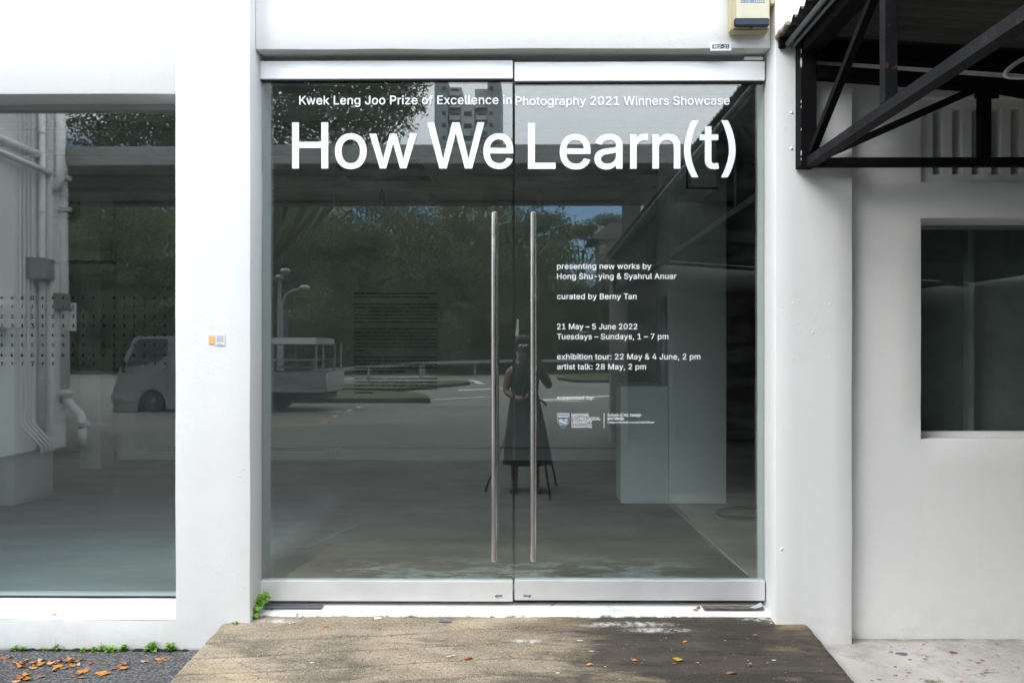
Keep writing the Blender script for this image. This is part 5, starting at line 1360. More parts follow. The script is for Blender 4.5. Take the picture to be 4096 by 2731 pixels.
# ================================================================== COVERED LINKWAY behind the photographer
CN = thing('linkway_canopy', 'flat concrete canopy spanning the yard, mirrored as a dark band in the doors', 'canopy', (-3, -9, 4.2))
ya, yb2 = -7.40, -10.75
zc = CAM_Z + (1400-655)/F_PX*(8.0)
za_ = CAM_Z + (1400-825)/F_PX*(-yb2-CAM_Y)
obj('roof_slab', MB().box(-13.0, 9.0, yb2, ya, za_, za_+.24), M['concrete'], CN, bevel=.01)
obj('fascia', MB().box(-13.0, 9.005, ya+.001, ya+.10, za_-.04, za_+.26), flat('canopy_fascia', (.27,.28,.27), .8, var=.06), CN, bevel=.01)
for yj in (-8.2, -9.2, -10.3):
    obj('rib', MB().box(-12.9, 8.9, yj, yj+.12, za_-.05, za_-.001), M['concrete'], CN)
cc_ = ref(2525, 1400, -9.3)
for xx in (cc_.x, -12.4):
    obj('canopy_column', MB().lathe([(.17, -.25), (.17, za_-.052)], (xx, -9.3, 0), 24), M['concrete'], CN, auto=rad(40))

# ================================================================== STREET behind the photographer (seen in the glass)
ZG = -.19
def gpoly(name, pxs, m, z, kind='structure', h=0, parent=None):
    P = [rground(a, b, ZG) for a, b in pxs]
    mb = MB()
    if h: mb.prism([(p.x, p.y, ZG-.02) for p in P], (0, 0, h+.02))
    else: mb.add([(p.x, p.y, ZG+z) for p in P], [tuple(range(len(P)))])
    return obj(name, mb, m, parent, kind=kind)
# raised verge and traffic island
isl = [(1000,1606),(1240,1604),(1700,1602),(1722,1612),(1640,1598),(1700,1590),(1880,1548),(1850,1538),(1500,1548),(1250,1560),(1000,1575)]
gpoly('traffic_island', [(1000,1612),(1690,1612),(1722,1614),(1700,1592),(1640,1584),(1400,1575),(1000,1582)], M['grass'], 0, 'structure', .14)
gpoly('traffic_island', [(1560,1570),(1790,1548),(1880,1540),(1860,1532),(1700,1535),(1400,1545),(1300,1562)], M['grass'], 0, 'structure', .12)
gpoly('traffic_island', [(2230,1518),(2300,1530),(2560,1530),(2560,1500),(2380,1498)], M['grass'], 0, 'structure', .12)
verge = MB()
verge.box(-90, 90, -75, -40.5, ZG-.1, ZG+.16)
obj('verge', verge, M['grass'], kind='structure')
hill = MB()
nx_, ny_ = 50, 14
for j in range(ny_+1):
    for i in range(nx_+1):
        x = -110 + 220*i/nx_; y = -44 - 60*j/ny_
        z = ZG + .15 + (j/ny_)**1.3*9*(1+.4*mnoise.noise(Vector((x*.03, y*.03, 0))))*(1 if x < 6 else max(.25, 1-(x-6)/30))
        hill.v.append((x, y, z))
for j in range(ny_):
    for i in range(nx_):
        n = nx_+1; hill.f.append((j*n+i, j*n+i+1, (j+1)*n+i+1, (j+1)*n+i))
obj('hill', hill, M['grass'], kind='structure', smooth=True)
mark = lambda pxs, m='white_paint': gpoly('road_marking', pxs, M[m], .006)
mark([(1083,1705),(1083,1702),(1270,1698),(1272,1701)], 'yellow_paint')
mark([(1083,1682),(1083,1680),(1300,1675),(1302,1677.5)], 'yellow_paint')
mark([(1266,1701),(1286,1701),(1330,1677),(1312,1675.5)], 'yellow_paint')
mark([(310,1700),(310,1697),(697,1692),(697,1695)], 'yellow_paint')
for q in ([(1380,1646),(1398,1646),(1408,1640),(1395,1640)], [(1424,1632),(1440,1632),(1448,1626),(1434,1626)], [(1330,1668),(1348,1668),(1355,1663),(1340,1663)], [(1465,1619),(1476,1619),(1480,1616),(1468,1616)]): mark(q)
mark([(1312,1648),(1312,1646),(1392,1644),(1392,1646)])
mark([(1834,1563),(1834,1560),(2085,1548),(2085,1551)])
mark([(2155,1602),(2155,1598),(2480,1579),(2480,1583)])
mark([(2160,1600),(2165,1603),(2330,1607),(2330,1604)])
mark([(1870,1521),(1900,1526),(1898,1531),(1946,1538),(1915,1527),(1910,1524),(1885,1520)])
mark([(2030,1534),(2050,1532),(2050,1537),(2032,1537)])
mark([(1300,1517),(1300,1515),(1740,1505),(1740,1507)])
mark([(1700,1600),(1700,1598),(1980,1585),(1980,1586.5)])

# guard rail with posts
GR = thing('guard_rail', 'galvanised guard rail with posts beyond the road, mirrored in the doors', 'guard rail', (-3, -30, 0))
pth = [(1240,1489,27), (1300,1482,28), (1450,1470,31), (1700,1452,37), (2050,1443,40), (2400,1441,41), (2700,1441,41)]
P = [ref(a, b, -(c)) for a, b, c in pth]
rl = MB()
for i in range(len(P)-1): rl.bar(P[i], P[i+1], .06, .17)
obj('rail', rl, M['grey_metal'], GR)
for px, pt, pb, dd in ((1310,1480,1535,28), (1475,1468,1515,31), (1682,1455,1507,35), (1695,1455,1503,37), (1900,1448,1490,39), (2350,1442,1490,41), (2560,1442,1490,41)):
    p = ref(px, pt, -dd); q = ref(px, pb, -dd)
    obj('post', MB().box(p.x-.06, p.x+.06, p.y-.04, p.y+.04, min(q.z, ZG), p.z+.05), M['grey_metal'], GR)
WF = thing('retaining_rail', 'thin pale rail running below the trees, mirrored in the doors', 'rail', (-2, -43.4, 0))
obj('rail', MB().bar(ref(1265, 1352, -43.4), ref(1700, 1343, -43.4), .1, .05), M['tower'], WF)
obj('rail', MB().bar(ref(2110, 1331, -43.4), ref(2490, 1327, -43.4), .12, .12), M['tower'], WF)

# street lamps
def lamp(label, px, pt, dd, heads):
    b = ref(px, 1500, -dd)
    L = thing('street_lamp', label, 'street lamp', (b.x, b.y, ZG), 'street lamps across the road')
    top = ref(px, pt, -dd)
    obj('pole', MB().tube([(b.x, b.y, ZG), (top.x, top.y, top.z)], [.11, .07], 10), M['grey_metal'], L)
    for hx, hy in heads:
        h = ref(hx, hy, -dd)
        pts_ = loopc([(b.x, b.y, h.z-.9), (b.x+(h.x-b.x)*.25, b.y, h.z-.25), (h.x, h.y, h.z)], 6)
        obj('arm', MB().tube(pts_, .05, 8), M['grey_metal'], L)
        obj('lamp_head', MB().sphere((h.x, h.y, h.z), .21, 14, 8, (1, 1, .55)), M['grey_metal'], L, smooth=True)
lamp('double headed street lamp nearest the truck, mirrored in the doors', 1118, 1120, 24, ((1142, 1085), (1112, 1112)))
lamp('street lamp with a long curved arm among the trees, mirrored in the doors', 1125, 1190, 24.4, ((1220, 1152),))
b = ref(2070, 1345, -36)
PL_ = thing('white_post', 'slim white post at the edge of the trees, mirrored in the doors', 'post', (b.x, b.y, ZG))
t0, t1 = ref(2068, 1345, -36), ref(2071, 1278, -36)
obj('pole', MB().tube([(b.x, b.y, ZG), (t0.x, t0.y, t0.z)], .06, 8), M['grey_metal'], PL_)
obj('marker', MB().tube([t0, t1], [.10, .05], 8), M['tower'], PL_)
BN = thing('street_banner', 'narrow vertical banner on a bracket below the lamps, mirrored in the doors', 'banner', ref(1140, 1300, -23.6))
p0, p1 = ref(1137, 1350, -23.6), ref(1152, 1247, -23.6)
obj('banner_cloth', MB().box(p0.x, p1.x, -23.62, -23.6, p0.z, p1.z), flat('banner_purple', (.10,.09,.16), .7), BN)
obj('bracket', MB().bar(ref(1118, 1244, -23.6), ref(1160, 1244, -23.6), .04), M['grey_metal'], BN)

# ------------------------------------------------------------------ truck
TD = 13.5
def tx(px): return ref(px, 1400, -TD).x
def tz(py): return ref(1000, py, -TD).z
TK = thing('pickup_truck', 'small pale flatbed truck with covered back parked side-on, mirrored in the glass', 'truck', (-8, -TD-.8, ZG))
W0, W1 = -TD, -TD-1.65
cab = [(444, 1648), (446, 1560), (462, 1500), (480, 1450), (528, 1352), (545, 1345), (700, 1343), (716, 1346), (716, 1640)]
arch = [(660, 1640), (655, 1600), (636, 1570), (602, 1558), (566, 1572), (548, 1605), (545, 1648)]
pts_ = [(tx(a), W0, tz(b)) for a, b in cab + arch]
obj('cab', MB().prism(pts_, (0, -1.65, 0)), M['truck'], TK, bevel=.02)
wn_ = [(500, 1462), (541, 1364), (556, 1356), (662, 1356), (660, 1412), (640, 1438), (600, 1448), (520, 1466)]
obj('side_window', MB().prism([(tx(a), W0+.008, tz(b)) for a, b in wn_], (0, -.02, 0)), M['pane'], TK)
obj('side_window', MB().prism([(tx(a), W1+.012, tz(b)) for a, b in wn_], (0, -.02, 0)), M['pane'], TK)
obj('windscreen', MB().hexa([(tx(468)-.02, W0-.12, tz(1470)), (tx(468)-.02, W1+.12, tz(1470)), (tx(474), W1+.12, tz(1470)), (tx(474), W0-.12, tz(1470)),
     (tx(520)-.02, W0-.16, tz(1362)), (tx(520)-.02, W1+.16, tz(1362)), (tx(526), W1+.16, tz(1362)), (tx(526), W0-.16, tz(1362))]), M['pane'], TK)
obj('door_line', MB().box(tx(664), tx(666), W0+.001, W0+.004, tz(1560), tz(1360)), M['rubber'], TK)
obj('wing_mirror', MB().box(tx(492), tx(502), W0+.05, W0+.16, tz(1490), tz(1440)), M['rubber'], TK, bevel=.02)
obj('headlight', MB().box(tx(446)-.012, tx(452), W0-.30, W0-.05, tz(1556), tz(1528)), M['paper'], TK, bevel=.01)
obj('door_handle', MB().box(tx(640), tx(655), W0+.001, W0+.03, tz(1482), tz(1476)), M['rubber'], TK, bevel=.004)
obj('tail_light', MB().box(tx(1298), tx(1306), W0-.14, W0-.02, tz(1562), tz(1545)), flat('tail_red', (.35,.03,.02), .3), TK)
obj('mudguard', MB().box(tx(1084), tx(1092), W0-.28, W0-.02, tz(1640), tz(1575)), M['rubber'], TK)
obj('bumper', MB().box(tx(438), tx(540), W1-.01, W0+.02, tz(1612), tz(1570)), M['truck'], TK, bevel=.03)
obj('chassis', MB().box(tx(470), tx(1285), W1+.25, W0-.25, tz(1600), tz(1568)), M['rubber'], TK)
obj('flatbed', MB().box(tx(725), tx(1302), W1, W0, tz(1570), tz(1552)), M['truck'], TK, bevel=.01)
for yy in (W0, W1+.03):
    obj('side_gate', MB().box(tx(725), tx(1298), yy-.03, yy, tz(1551), tz(1489)), M['truck'], TK, bevel=.008)
    obj('gate_rib', MB().box(tx(728), tx(1248), yy+.001, yy+.012, tz(1530), tz(1506)), M['grey_metal'], TK)
    obj('hand_rail', MB().tube(loopc([(tx(730), yy-.05, tz(1441)), (tx(1240), yy-.05, tz(1441)), (tx(1252), yy-.05, tz(1447)), (tx(1255), yy-.05, tz(1488))], 4), .018, 8), M['truck'], TK)
    obj('hand_rail', MB().bar((tx(730), yy-.05, tz(1470)), (tx(1255), yy-.05, tz(1470)), .025), M['truck'], TK)
    for px in (740, 915, 1090, 1262, 1290):
        obj('canvas_post', MB().box(tx(px)-.02, tx(px)+.02, yy-.08, yy-.04, tz(1489), tz(1376)), M['grey_metal'], TK)
obj('tail_gate', MB().box(tx(1296), tx(1304), W1, W0, tz(1551), tz(1489)), M['truck'], TK)
obj('canvas_roof', MB().prism([(tx(720), W0+.05, tz(1378)), (tx(1266), W0+.05, tz(1378)), (tx(1266), W0+.02, tz(1358)), (tx(1262), W0-.15, tz(1347)), (tx(720), W0-.15, tz(1347))][:0] or
    [(tx(720), W0+.05, tz(1378)), (tx(720), W0-.08, tz(1350)), (tx(720), W1+.08, tz(1350)), (tx(720), W1-.05, tz(1378))], (tx(1264)-tx(720), 0, 0)), M['truck'], TK, bevel=.02)
def wheel(px, y, first=[None]):
    c = (tx(px), y, ZG+.27)
    Wh = obj('wheel', MB().lathe([(.15,.0),(.25,-.005),(.27,-.03),(.27,-.15),(.25,-.18),(.15,-.185)], c, 24, 'y'), M['rubber'], TK, auto=rad(40))
    obj('rim', MB().lathe([(.06,.02),(.07,-.01),(.13,-.01),(.155,.006),(.16,-.02),(.05,-.03)], c, 24, 'y'), M['grey_metal'], Wh, auto=rad(40))
for px in (604, 1046):
    wheel(px, W0-.02); wheel(px, W1+.21)

# ------------------------------------------------------------------ trees
def leaf_mesh(name, blobs, n, size, seed, flatness=1.0):
    r = random.Random(seed)
    vs, fs = [], []
    tot = sum(b[3]**2 for b in blobs)
    for (cx_, cy_, cz_, R) in blobs:
        k = int(n*R*R/tot)
        for _ in range(k):
            th, u = r.uniform(0, 2*math.pi), r.uniform(-1, 1)
            q = Vector((math.cos(th)*math.sqrt(1-u*u), math.sin(th)*math.sqrt(1-u*u), u))
            rr = R*(.45 + .60*r.random()**.6)
            nz = mnoise.noise(q*2.2 + Vector((cx_, cy_, cz_)))
            if nz < -.28: continue
            rr *= 1 + .45*nz
            p = Vector((cx_, cy_, cz_)) + Vector((q.x, q.y, q.z*flatness))*rr
            nrm = (q*.7 + Vector((r.uniform(-1,1), r.uniform(-1,1), r.uniform(-.2,1.3)))).normalized()
            a = nrm.orthogonal().normalized(); a.rotate(Matrix.Rotation(r.uniform(0, 6.28), 3, nrm)); b_ = nrm.cross(a)
            L, Wd = size*r.uniform(.6, 1.25), size*r.uniform(.28, .5)
            i0 = len(vs)
            vs += [p - a*L*.5, p + b_*Wd*.5 + nrm*.02, p + a*L*.5 - nrm*L*.12, p - b_*Wd*.5 + nrm*.02]
            fs.append((i0, i0+1, i0+2, i0+3))
    me = bpy.data.meshes.new(name); me.from_pydata(vs, [], fs); return me
def trunk_mesh(h, r0, blobs, seed):
    r = random.Random(seed); mb = MB()
    top = Vector((r.uniform(-.3,.3), r.uniform(-.3,.3), h))
    mid = Vector((r.uniform(-.2,.2), r.uniform(-.2,.2), h*.5))
    mb.tube(loopc([(0,0,-.3), tuple(mid), tuple(top)], 4), [r0*(1-.5*i/8) for i in range(9)], 8)
    for b in blobs:
        e = Vector(b[:3]); s_ = Vector((0,0,h*.55)).lerp(top, r.uniform(.2, 1))
        m_ = s_.lerp(e, .5) + Vector((r.uniform(-.3,.3), r.uniform(-.3,.3), -.2))
        mb.tube(loopc([tuple(s_), tuple(m_), tuple(e)], 3), [r0*.42, r0*.36, r0*.3, r0*.25, r0*.2, r0*.14, r0*.08][:7], 6)
        for _ in range(5):
            q = e + Vector((r.gauss(0,1), r.gauss(0,1), r.gauss(0,.6))).normalized()*b[3]*.85
            mb.tube([tuple(m_.lerp(e,.6)), tuple(q)], [r0*.12, r0*.03], 4)
    return mb
KINDS_ = []
for kd, (hh, nb, spread, R, fl_, sz, nleaf, mt, lo_) in enumerate(((6.6, 13, 2.8, 1.8, .85, .30, 9000, 'leaf', 4.6), (7.2, 13, 2.5, 1.7, 1.0, .26, 9000, 'leaf2', 5.2), (2.4, 12, 2.8, 1.4, .9, .26, 8000, 'leaf', 1.9))):
    r = random.Random(50+kd)
    blobs = [(r.gauss(0, spread*.55), r.gauss(0, spread*.55), hh + r.uniform(-lo_, 2.0), R*r.uniform(.7, 1.2)) for _ in range(nb)]
    KINDS_.append((leaf_mesh('crown', blobs, nleaf, sz, kd, fl_), mesh('trunk', trunk_mesh(hh, .22, blobs, kd)), M[mt]))
um_b = [(-2.4, 0, 8.1, 1.3), (-.9, .8, 8.8, 1.5), (1.0, -.5, 8.7, 1.5), (2.6, .3, 8.2, 1.2), (.2, -.8, 9.1, 1.2), (-1.6, -1.2, 8.4, 1.1), (1.8, 1.1, 8.4, 1.1)]
KINDS_.append((leaf_mesh('crown', um_b, 4600, .22, 9, .32), mesh('trunk', trunk_mesh(7.2, .2, um_b, 9)), M['leaf']))
for cm_, tm_, mt_ in KINDS_:
    cm_.materials.append(mt_); tm_.materials.append(M['bark'])
def tree(kd, x, y, z, s, rz, label, group='trees on the bank across the road'):
    nm = ('rain_tree', 'forest_tree', 'bushy_tree', 'umbrella_tree')[kd]
    T_ = thing(nm, label, 'tree', (x, y, z), group)
    T_.rotation_euler = (0, 0, rz); T_.scale = (s, s, s)
    for nm2, me in (('crown', KINDS_[kd][0]), ('trunk', KINDS_[kd][1])):
        o = bpy.data.objects.new(nm2, me); COL.objects.link(o); o.parent = T_
    return T_
r = random.Random(3)
LB = ('dark dense tree in the wood across the road, mirrored in the glass', 'paler loose-leaved tree in the wood across the road, mirrored in the glass', 'low bushy tree at the foot of the wood, mirrored in the glass')
for row, (yy, n_, sc_, kds) in enumerate(((-42.5, 22, .9, (2,)), (-45.5, 19, .95, (0, 1, 2)), (-50, 17, 1.12, (0, 1)), (-57, 16, 1.35, (1, 0)))):
    for i in range(n_):
        x = -42 + 62*(i+.5)/n_ + r.uniform(-1.2, 1.2)
        right = x > 2
        s = sc_*r.uniform(.85, 1.15)*((.8, .8, .8, .8)[row] if x > 0 else 1)
        kd = r.choice(kds)
        if right and row == 3: continue
        zz = ZG + (0 if row == 0 else .3 + row*(.5 if not right else .1))
        tree(kd, x, yy + r.uniform(-1.5, 1.5), zz, s, r.uniform(0, 6.28), '%s, %s row of the wood, mirrored %s' % (('dark dense tree', 'paler loose-leaved tree', 'low bushy tree')[kd],
             ('lowest front', 'second', 'third', 'tallest back')[row], 'in the wide window' if x < -26 else ('above the truck' if x < -18 else ('left of the wall text' if x < -12 else ('behind the wall text' if x < -5 else ('between the text and handles' if x < -1 else ('just behind the handles' if x < 3 else 'right of the handles')))))))
for px, py, dd, s in ((2190, 850, 62, 1.15), (2440, 855, 60, 1.05), (2330, 905, 66, .95)):
    p = ref(px, py, -dd); h_ = p.z - 9.6*s
    tree(3, p.x, p.y, h_, s, r.uniform(0, 6), 'flat-topped umbrella tree against the sky, mirrored %s' % ('near the pull handles' if px < 2300 else 'right of the pull handles'), 'umbrella trees against the sky')
# tall spreading tree close behind the canopy
bb = []
r = random.Random(12)
for px, py, dd, R in ((1130,420,20,1.7),(1230,520,21,1.5),(1350,470,20,1.6),(1180,340,19,1.8),(1330,360,20,1.8),(1470,430,21,1.5),(1520,340,20,1.5),(1600,380,21,1.1),(1440,290,20,1.6),(1560,480,22,1.0),(1260,220,19,1.8),(1640,300,21,.9),(1030,480,20,1.8),(880,460,20,1.9),(740,500,20,1.7),(640,470,21,1.7),(520,520,21,1.6),(420,450,20,1.7),(330,530,21,1.4),(1000,330,20,2),(1440,540,22,1.0),(1650,420,21,.55),(560,400,20,1.8),(1110,250,20,1.6)):
    p = ref(px, py, -dd); bb.append((p.x, p.y, p.z, R*.92))
bx, by = ref(1000, 1400, -21).x, -21.5
loc_b = [(a-bx, b-by, c-ZG, R) for a, b, c, R in bb]
TT = thing('spreading_tree', 'large spreading tree with fine leaves above the canopy, mirrored top left in the doors', 'tree', (bx, by, ZG))
o = bpy.data.objects.new('crown', leaf_mesh('crown', loc_b, 34000, .17, 77, .75)); o.data.materials.append(M['leaf']); COL.objects.link(o); o.parent = TT
o = bpy.data.objects.new('trunk', mesh('trunk', trunk_mesh(5.0, .17, loc_b, 78))); o.data.materials.append(M['bark']); COL.objects.link(o); o.parent = TT

# ------------------------------------------------------------------ tower blocks
def tower(label, pxl, pxr, dist, n_bays, n_floors, ztop, step_h=2.9):
    p0, p1 = ref(pxl, 1400, -dist), ref(pxr, 1400, -dist)
    T_ = thing('apartment_tower', label, 'apartment block', (p0.x, p0.y, 0), 'apartment towers above the wood')
    wdt = (p1.x-p0.x)/n_bays
    for k in range(n_bays):
        depth = (0, 1.8, .6, 1.8, 0)[k % 5]; zt = ztop - (0, 1.2, 5.8, 1.6, 0)[k % 5]
        a = p0.x + wdt*k
        obj('wall', MB().box(a, a+wdt-.01, -dist-14, -dist-depth, -1, zt), M['tower' if k % 5 in (1, 2, 3) else 'tower2'], T_)
    ws = MB(); w_me = mesh('window', MB().box(-.42, .42, -.05, .05, -.42, .42)); w_me.materials.append(M['pane'])
    w_lg = mesh('window', MB().box(-.9, .9, -.05, .05, -.5, .6)); w_lg.materials.append(M['pane'])
    b_me = mesh('balcony', MB().box(-wdt*.40, wdt*.40, 0, 1.1, -.5, .45).box(-wdt*.42, wdt*.42, -.02, 1.2, -.62, -.501)); b_me.materials.append(M['tower'])
    for f in range(n_floors):
        z = ztop - 2.2 - f*step_h
        for k in range(n_bays):
            depth = (0, 1.8, .6, 1.8, 0)[k % 5]
            if z > ztop - (0, 1.2, 5.8, 1.6, 0)[k % 5] - 1: continue
            a = p0.x + wdt*(k+.5)
            big = k % 5 in (1, 2, 3)
            o = bpy.data.objects.new('window', w_lg if big else w_me); COL.objects.link(o); o.parent = T_
            o.location = Vector((a + (0 if big else wdt*(.22 if k % 5 == 0 else -.22)), -dist-depth+.02, z)) - Vector(T_.location)
            if big and k % 5 != 2:
                o = bpy.data.objects.new('balcony', b_me); COL.objects.link(o); o.parent = T_
                o.location = Vector((a, -dist-depth, z-.75)) - Vector(T_.location)
zt_ = CAM_Z + (1400-318)/F_PX*(165+3.7)
tower('grey stepped apartment tower rising into the sky, mirrored near the door gap', 1738, 2003, 165, 5, 22, zt_)
tower('pale apartment block behind the trees, mirrored at the upper left of the doors', 1060, 1330, 118, 5, 14, 36)
tower('pale apartment block behind the spreading tree, mirrored in the wide window', 380, 700, 125, 5, 14, 42)
# house roof seen under the awning edge
p = ref(2450, 900, -52)
HS = thing('roadside_house', 'pitched-roof house among the trees, mirrored right of the pull handles', 'house', (p.x, p.y, ZG))
a0, a1 = ref(2380, 870, -55).x, ref(2600, 870, -55).x
obj('wall', MB().box(a0+.3, a1, -58, -54.5, ZG, ref(0, 912, -55).z), M['tower2'], HS)
obj('roof', MB().prism([(a0-.6, -54.0, ref(0, 965, -55).z), (a0+1.2, -54.0, ref(0, 902, -55).z), (a1, -54.0, ref(0, 902, -55).z), (a1, -54.0, ref(0, 965, -55).z)], (0, -5, 0)), flat('house_roof', (.15,.14,.13), .8), HS)

# ================================================================== PHOTOGRAPHER, CAMERA AND TRIPOD
PY = -3.98
def skin_body(name, verts, edges, radii, m, parent=None, sub=2, root=0, offset=(0,0,0)):
    me = bpy.data.meshes.new(name); me.from_pydata([Vector(v) for v in verts], edges, [])
    o = bpy.data.objects.new(name, me); COL.objects.link(o)
    sm = o.modifiers.new('s', 'SKIN'); 
    for i, v in enumerate(me.skin_vertices[0].data):
        rr = radii[i]; v.radius = (rr, rr) if not isinstance(rr, tuple) else rr
        v.use_root = (i == root)
    sm.use_smooth_shade = True
    if sub:
        ss = o.modifiers.new('u', 'SUBSURF'); ss.levels = sub; ss.render_levels = sub
    bpy.context.view_layer.update()
    dg = bpy.context.evaluated_depsgraph_get()
    me2 = bpy.data.meshes.new_from_object(o.evaluated_get(dg))
    bpy.data.objects.remove(o)
    org = ORG[root_of(parent).name] if parent else Vector((0,0,0))
    me2.transform(Matrix.Translation(-org)); me2.name = name; me2.materials.clear(); me2.materials.append(m)
    me2.polygons.foreach_set('use_smooth', [True]*len(me2.polygons))
    ob = bpy.data.objects.new(name, me2); COL.objects.link(ob); ob.parent = parent
    return ob
PX = -.075
PE = thing('person', 'photographer in black sleeveless top and long dark skirt behind a tripod, mirrored between the handles', 'person', (PX, PY, ZG))
g0 = ZG
V_ = [(PX, PY, .70), (PX, PY, .86), (PX, PY+.01, 1.02), (PX, PY+.01, 1.12), (PX-.005, PY+.02, 1.185), (PX-.005, PY+.035, 1.245), (PX-.01, PY+.05, 1.33), (PX-.01, PY+.045, 1.40),
      # viewer-right arm (towards +x) raised to the camera
      (PX+.16, PY, 1.10), (PX+.275, PY+.06, .92), (PX+.155, PY+.19, 1.215), (PX+.115, PY+.215, 1.28),
      # other arm folded across the waist
      (PX-.16, PY, 1.09), (PX-.20, PY+.02, .87), (PX-.06, PY+.17, .80), (PX+.0, PY+.185, .815),
      # legs
      (PX-.09, PY, .62), (PX-.10, PY+.02, .30), (PX-.105, PY, -.08), (PX-.105, PY+.05, -.150), (PX-.11, PY+.15, -.165),
      (PX+.09, PY, .62), (PX+.11, PY+.02, .30), (PX+.125, PY, -.08), (PX+.13, PY+.05, -.150), (PX+.16, PY+.145, -.165)]
E_ = [(0,1),(1,2),(2,3),(3,4),(4,5),(5,6),(6,7),(3,8),(8,9),(9,10),(10,11),(3,12),(12,13),(13,14),(14,15),(0,16),(16,17),(17,18),(18,19),(19,20),(0,21),(21,22),(22,23),(23,24),(24,25)]
R_ = [(.15,.12),(.125,.10),(.14,.105),(.12,.09),(.055,.055),(.055,.06),(.080,.092),(.078,.088),
      .052,.043,.030,.033, .052,.042,.028,.032, .085,.058,.040,.036,.028, .085,.058,.040,.036,.028]
skin_body('body', V_, E_, R_, M['skin'], PE)
hd = Vector((PX-.01, PY+.045, 1.355))
for sgn in (-1, 1):
    obj('ear', MB().sphere((hd.x+sgn*.083, hd.y-.005, hd.z-.01), .022, 8, 6, (.5, .8, 1.3)), M['skin'], PE, smooth=True)
    obj('eye', MB().sphere((hd.x+sgn*.032, hd.y+.083, hd.z+.012), .013, 10, 6), M['paper'], PE, smooth=True)
obj('nose', MB().tube([(hd.x, hd.y+.085, hd.z+.02), (hd.x, hd.y+.108, hd.z-.022), (hd.x, hd.y+.09, hd.z-.03)], [.009, .014, .010], 8), M['skin'], PE, smooth=True)
obj('mouth', MB().tube([(hd.x-.022, hd.y+.086, hd.z-.052), (hd.x, hd.y+.093, hd.z-.052), (hd.x+.022, hd.y+.086, hd.z-.052)], .006, 6), flat('lips', (.30,.13,.11), .5), PE)
hr = MB().sphere((hd.x, hd.y-.022, hd.z+.026), .108, 20, 12, (.93, 1.0, 1.02))
hr.v = [(a, min(b, hd.y+.055+.25*max(0, c-hd.z-.045)), c) for a, b, c in hr.v]
obj('hair', hr.sphere((hd.x, hd.y-.11, hd.z+.06), .045, 10, 8), M['hair'], PE, smooth=True)
mk = MB(); 
rows_ = []
for j in range(5):
    for i in range(9):
        t = (i/8-.5)*2.0; zz = hd.z - .070 - .032*j/4 + .004*math.cos(t)
        mk.v.append((hd.x + .088*math.sin(t*.95)*(1-.12*j/4), hd.y + .005 + .093*math.cos(t*.95)*(1-.2*j/4)+.004, zz))
for j in range(4):
    for i in range(8): mk.f.append((j*9+i, j*9+i+1, (j+1)*9+i+1, (j+1)*9+i))
obj('face_mask', mk, M['mask'], PE, smooth=True)
# sleeveless top: fitted shell
def shell(name, rings, m, n=28, cap=False):
    mb = MB()
    for (cx_, cy_, z, rx, ry) in rings:
        for k in range(n):
            t = 2*math.pi*k/n
            f = 1 + (.03*math.sin(t*5+z*9) if n < 40 else (.055*math.sin(t*7+z*1.5)+.03*math.sin(t*11+2))*max(0, .85-z))
            mb.v.append((cx_+rx*math.cos(t)*f, cy_+ry*math.sin(t)*f, z))
    for j in range(len(rings)-1):
        for k in range(n): mb.f.append((j*n+k, j*n+(k+1)%n, (j+1)*n+(k+1)%n, (j+1)*n+k))
    return obj(name, mb, m, PE, smooth=True)
shell('top', [(PX,PY,.74,.160,.130),(PX,PY,.86,.145,.122),(PX,PY+.008,.98,.158,.130),(PX,PY+.008,1.05,.160,.122),(PX,PY+.005,1.12,.150,.100),(PX,PY+.005,1.165,.115,.082),(PX,PY+.010,1.185,.072,.070)], M['black_cloth'])
sk_ = shell('skirt', [(PX,PY,.83,.150,.128),(PX+.005,PY,.76,.165,.140),(PX+.01,PY,.60,.195,.165),(PX+.02,PY,.40,.225,.19),(PX+.03,PY,.22,.25,.205),(PX+.035,PY,.10,.262,.21)], M['green_cloth'], 40)
obj('waist_tie', MB().tube(loopc([(PX+.12, PY+.09, .80), (PX+.19, PY+.10, .78), (PX+.24, PY+.10, .73)], 4), .012, 6), M['black_cloth'], PE)
obj('lanyard', MB().bar((PX+.01, PY+.145, 1.10), (PX+.01, PY+.150, .92), .02, .003), M['black_plastic'], PE)
for sgn, fx_ in ((-1, PX-.108), (1, PX+.145)):
    obj('sandal', MB().box(fx_-.045, fx_+.045, PY-.05, PY+.20, ZG, ZG+.018).tube([(fx_-.045, PY+.10, ZG+.02), (fx_, PY+.11, ZG+.062), (fx_+.045, PY+.10, ZG+.02)], .012, 6), M['black_cloth'], PE, bevel=.004)
def hand(wrist, aim, palm_n, size=.085, curl=.9):
    w_, a = Vector(wrist), Vector(aim).normalized(); nn = Vector(palm_n).normalized(); s_ = a.cross(nn).normalized()
    vs, es, rs = [w_, w_+a*size*.5, w_+a*size], [(0,1),(1,2)], [(.020,.015),(.030,.014),(.032,.012)]
    for i, (off, L) in enumerate(((-.030, .068), (-.010, .078), (.011, .073), (.031, .056))):
        b = len(vs); p = w_+a*size*.95+s_*off; vs.append(p); rs.append(.0095)
        d = a.copy(); q = p
        for k, f in enumerate((.45, .32, .23)):
            d = (d + nn*curl*.6).normalized(); q = q + d*L*f; vs.append(q); rs.append(.0088-.001*k)
        es += [(2, b), (b, b+1), (b+1, b+2), (b+2, b+3)]
    b = len(vs); p = w_+a*size*.35-s_*.030
    vs += [p, p+(-s_*.7+a*.5+nn*.3).normalized()*.032, p+(-s_*.7+a*.5+nn*.3).normalized()*.032+(a+nn*.6).normalized()*.03]; rs += [.012, .0105, .009]
    es += [(1, b), (b, b+1), (b+1, b+2)]
    skin_body('hand', vs, es, rs, M['skin'], PE, sub=1)
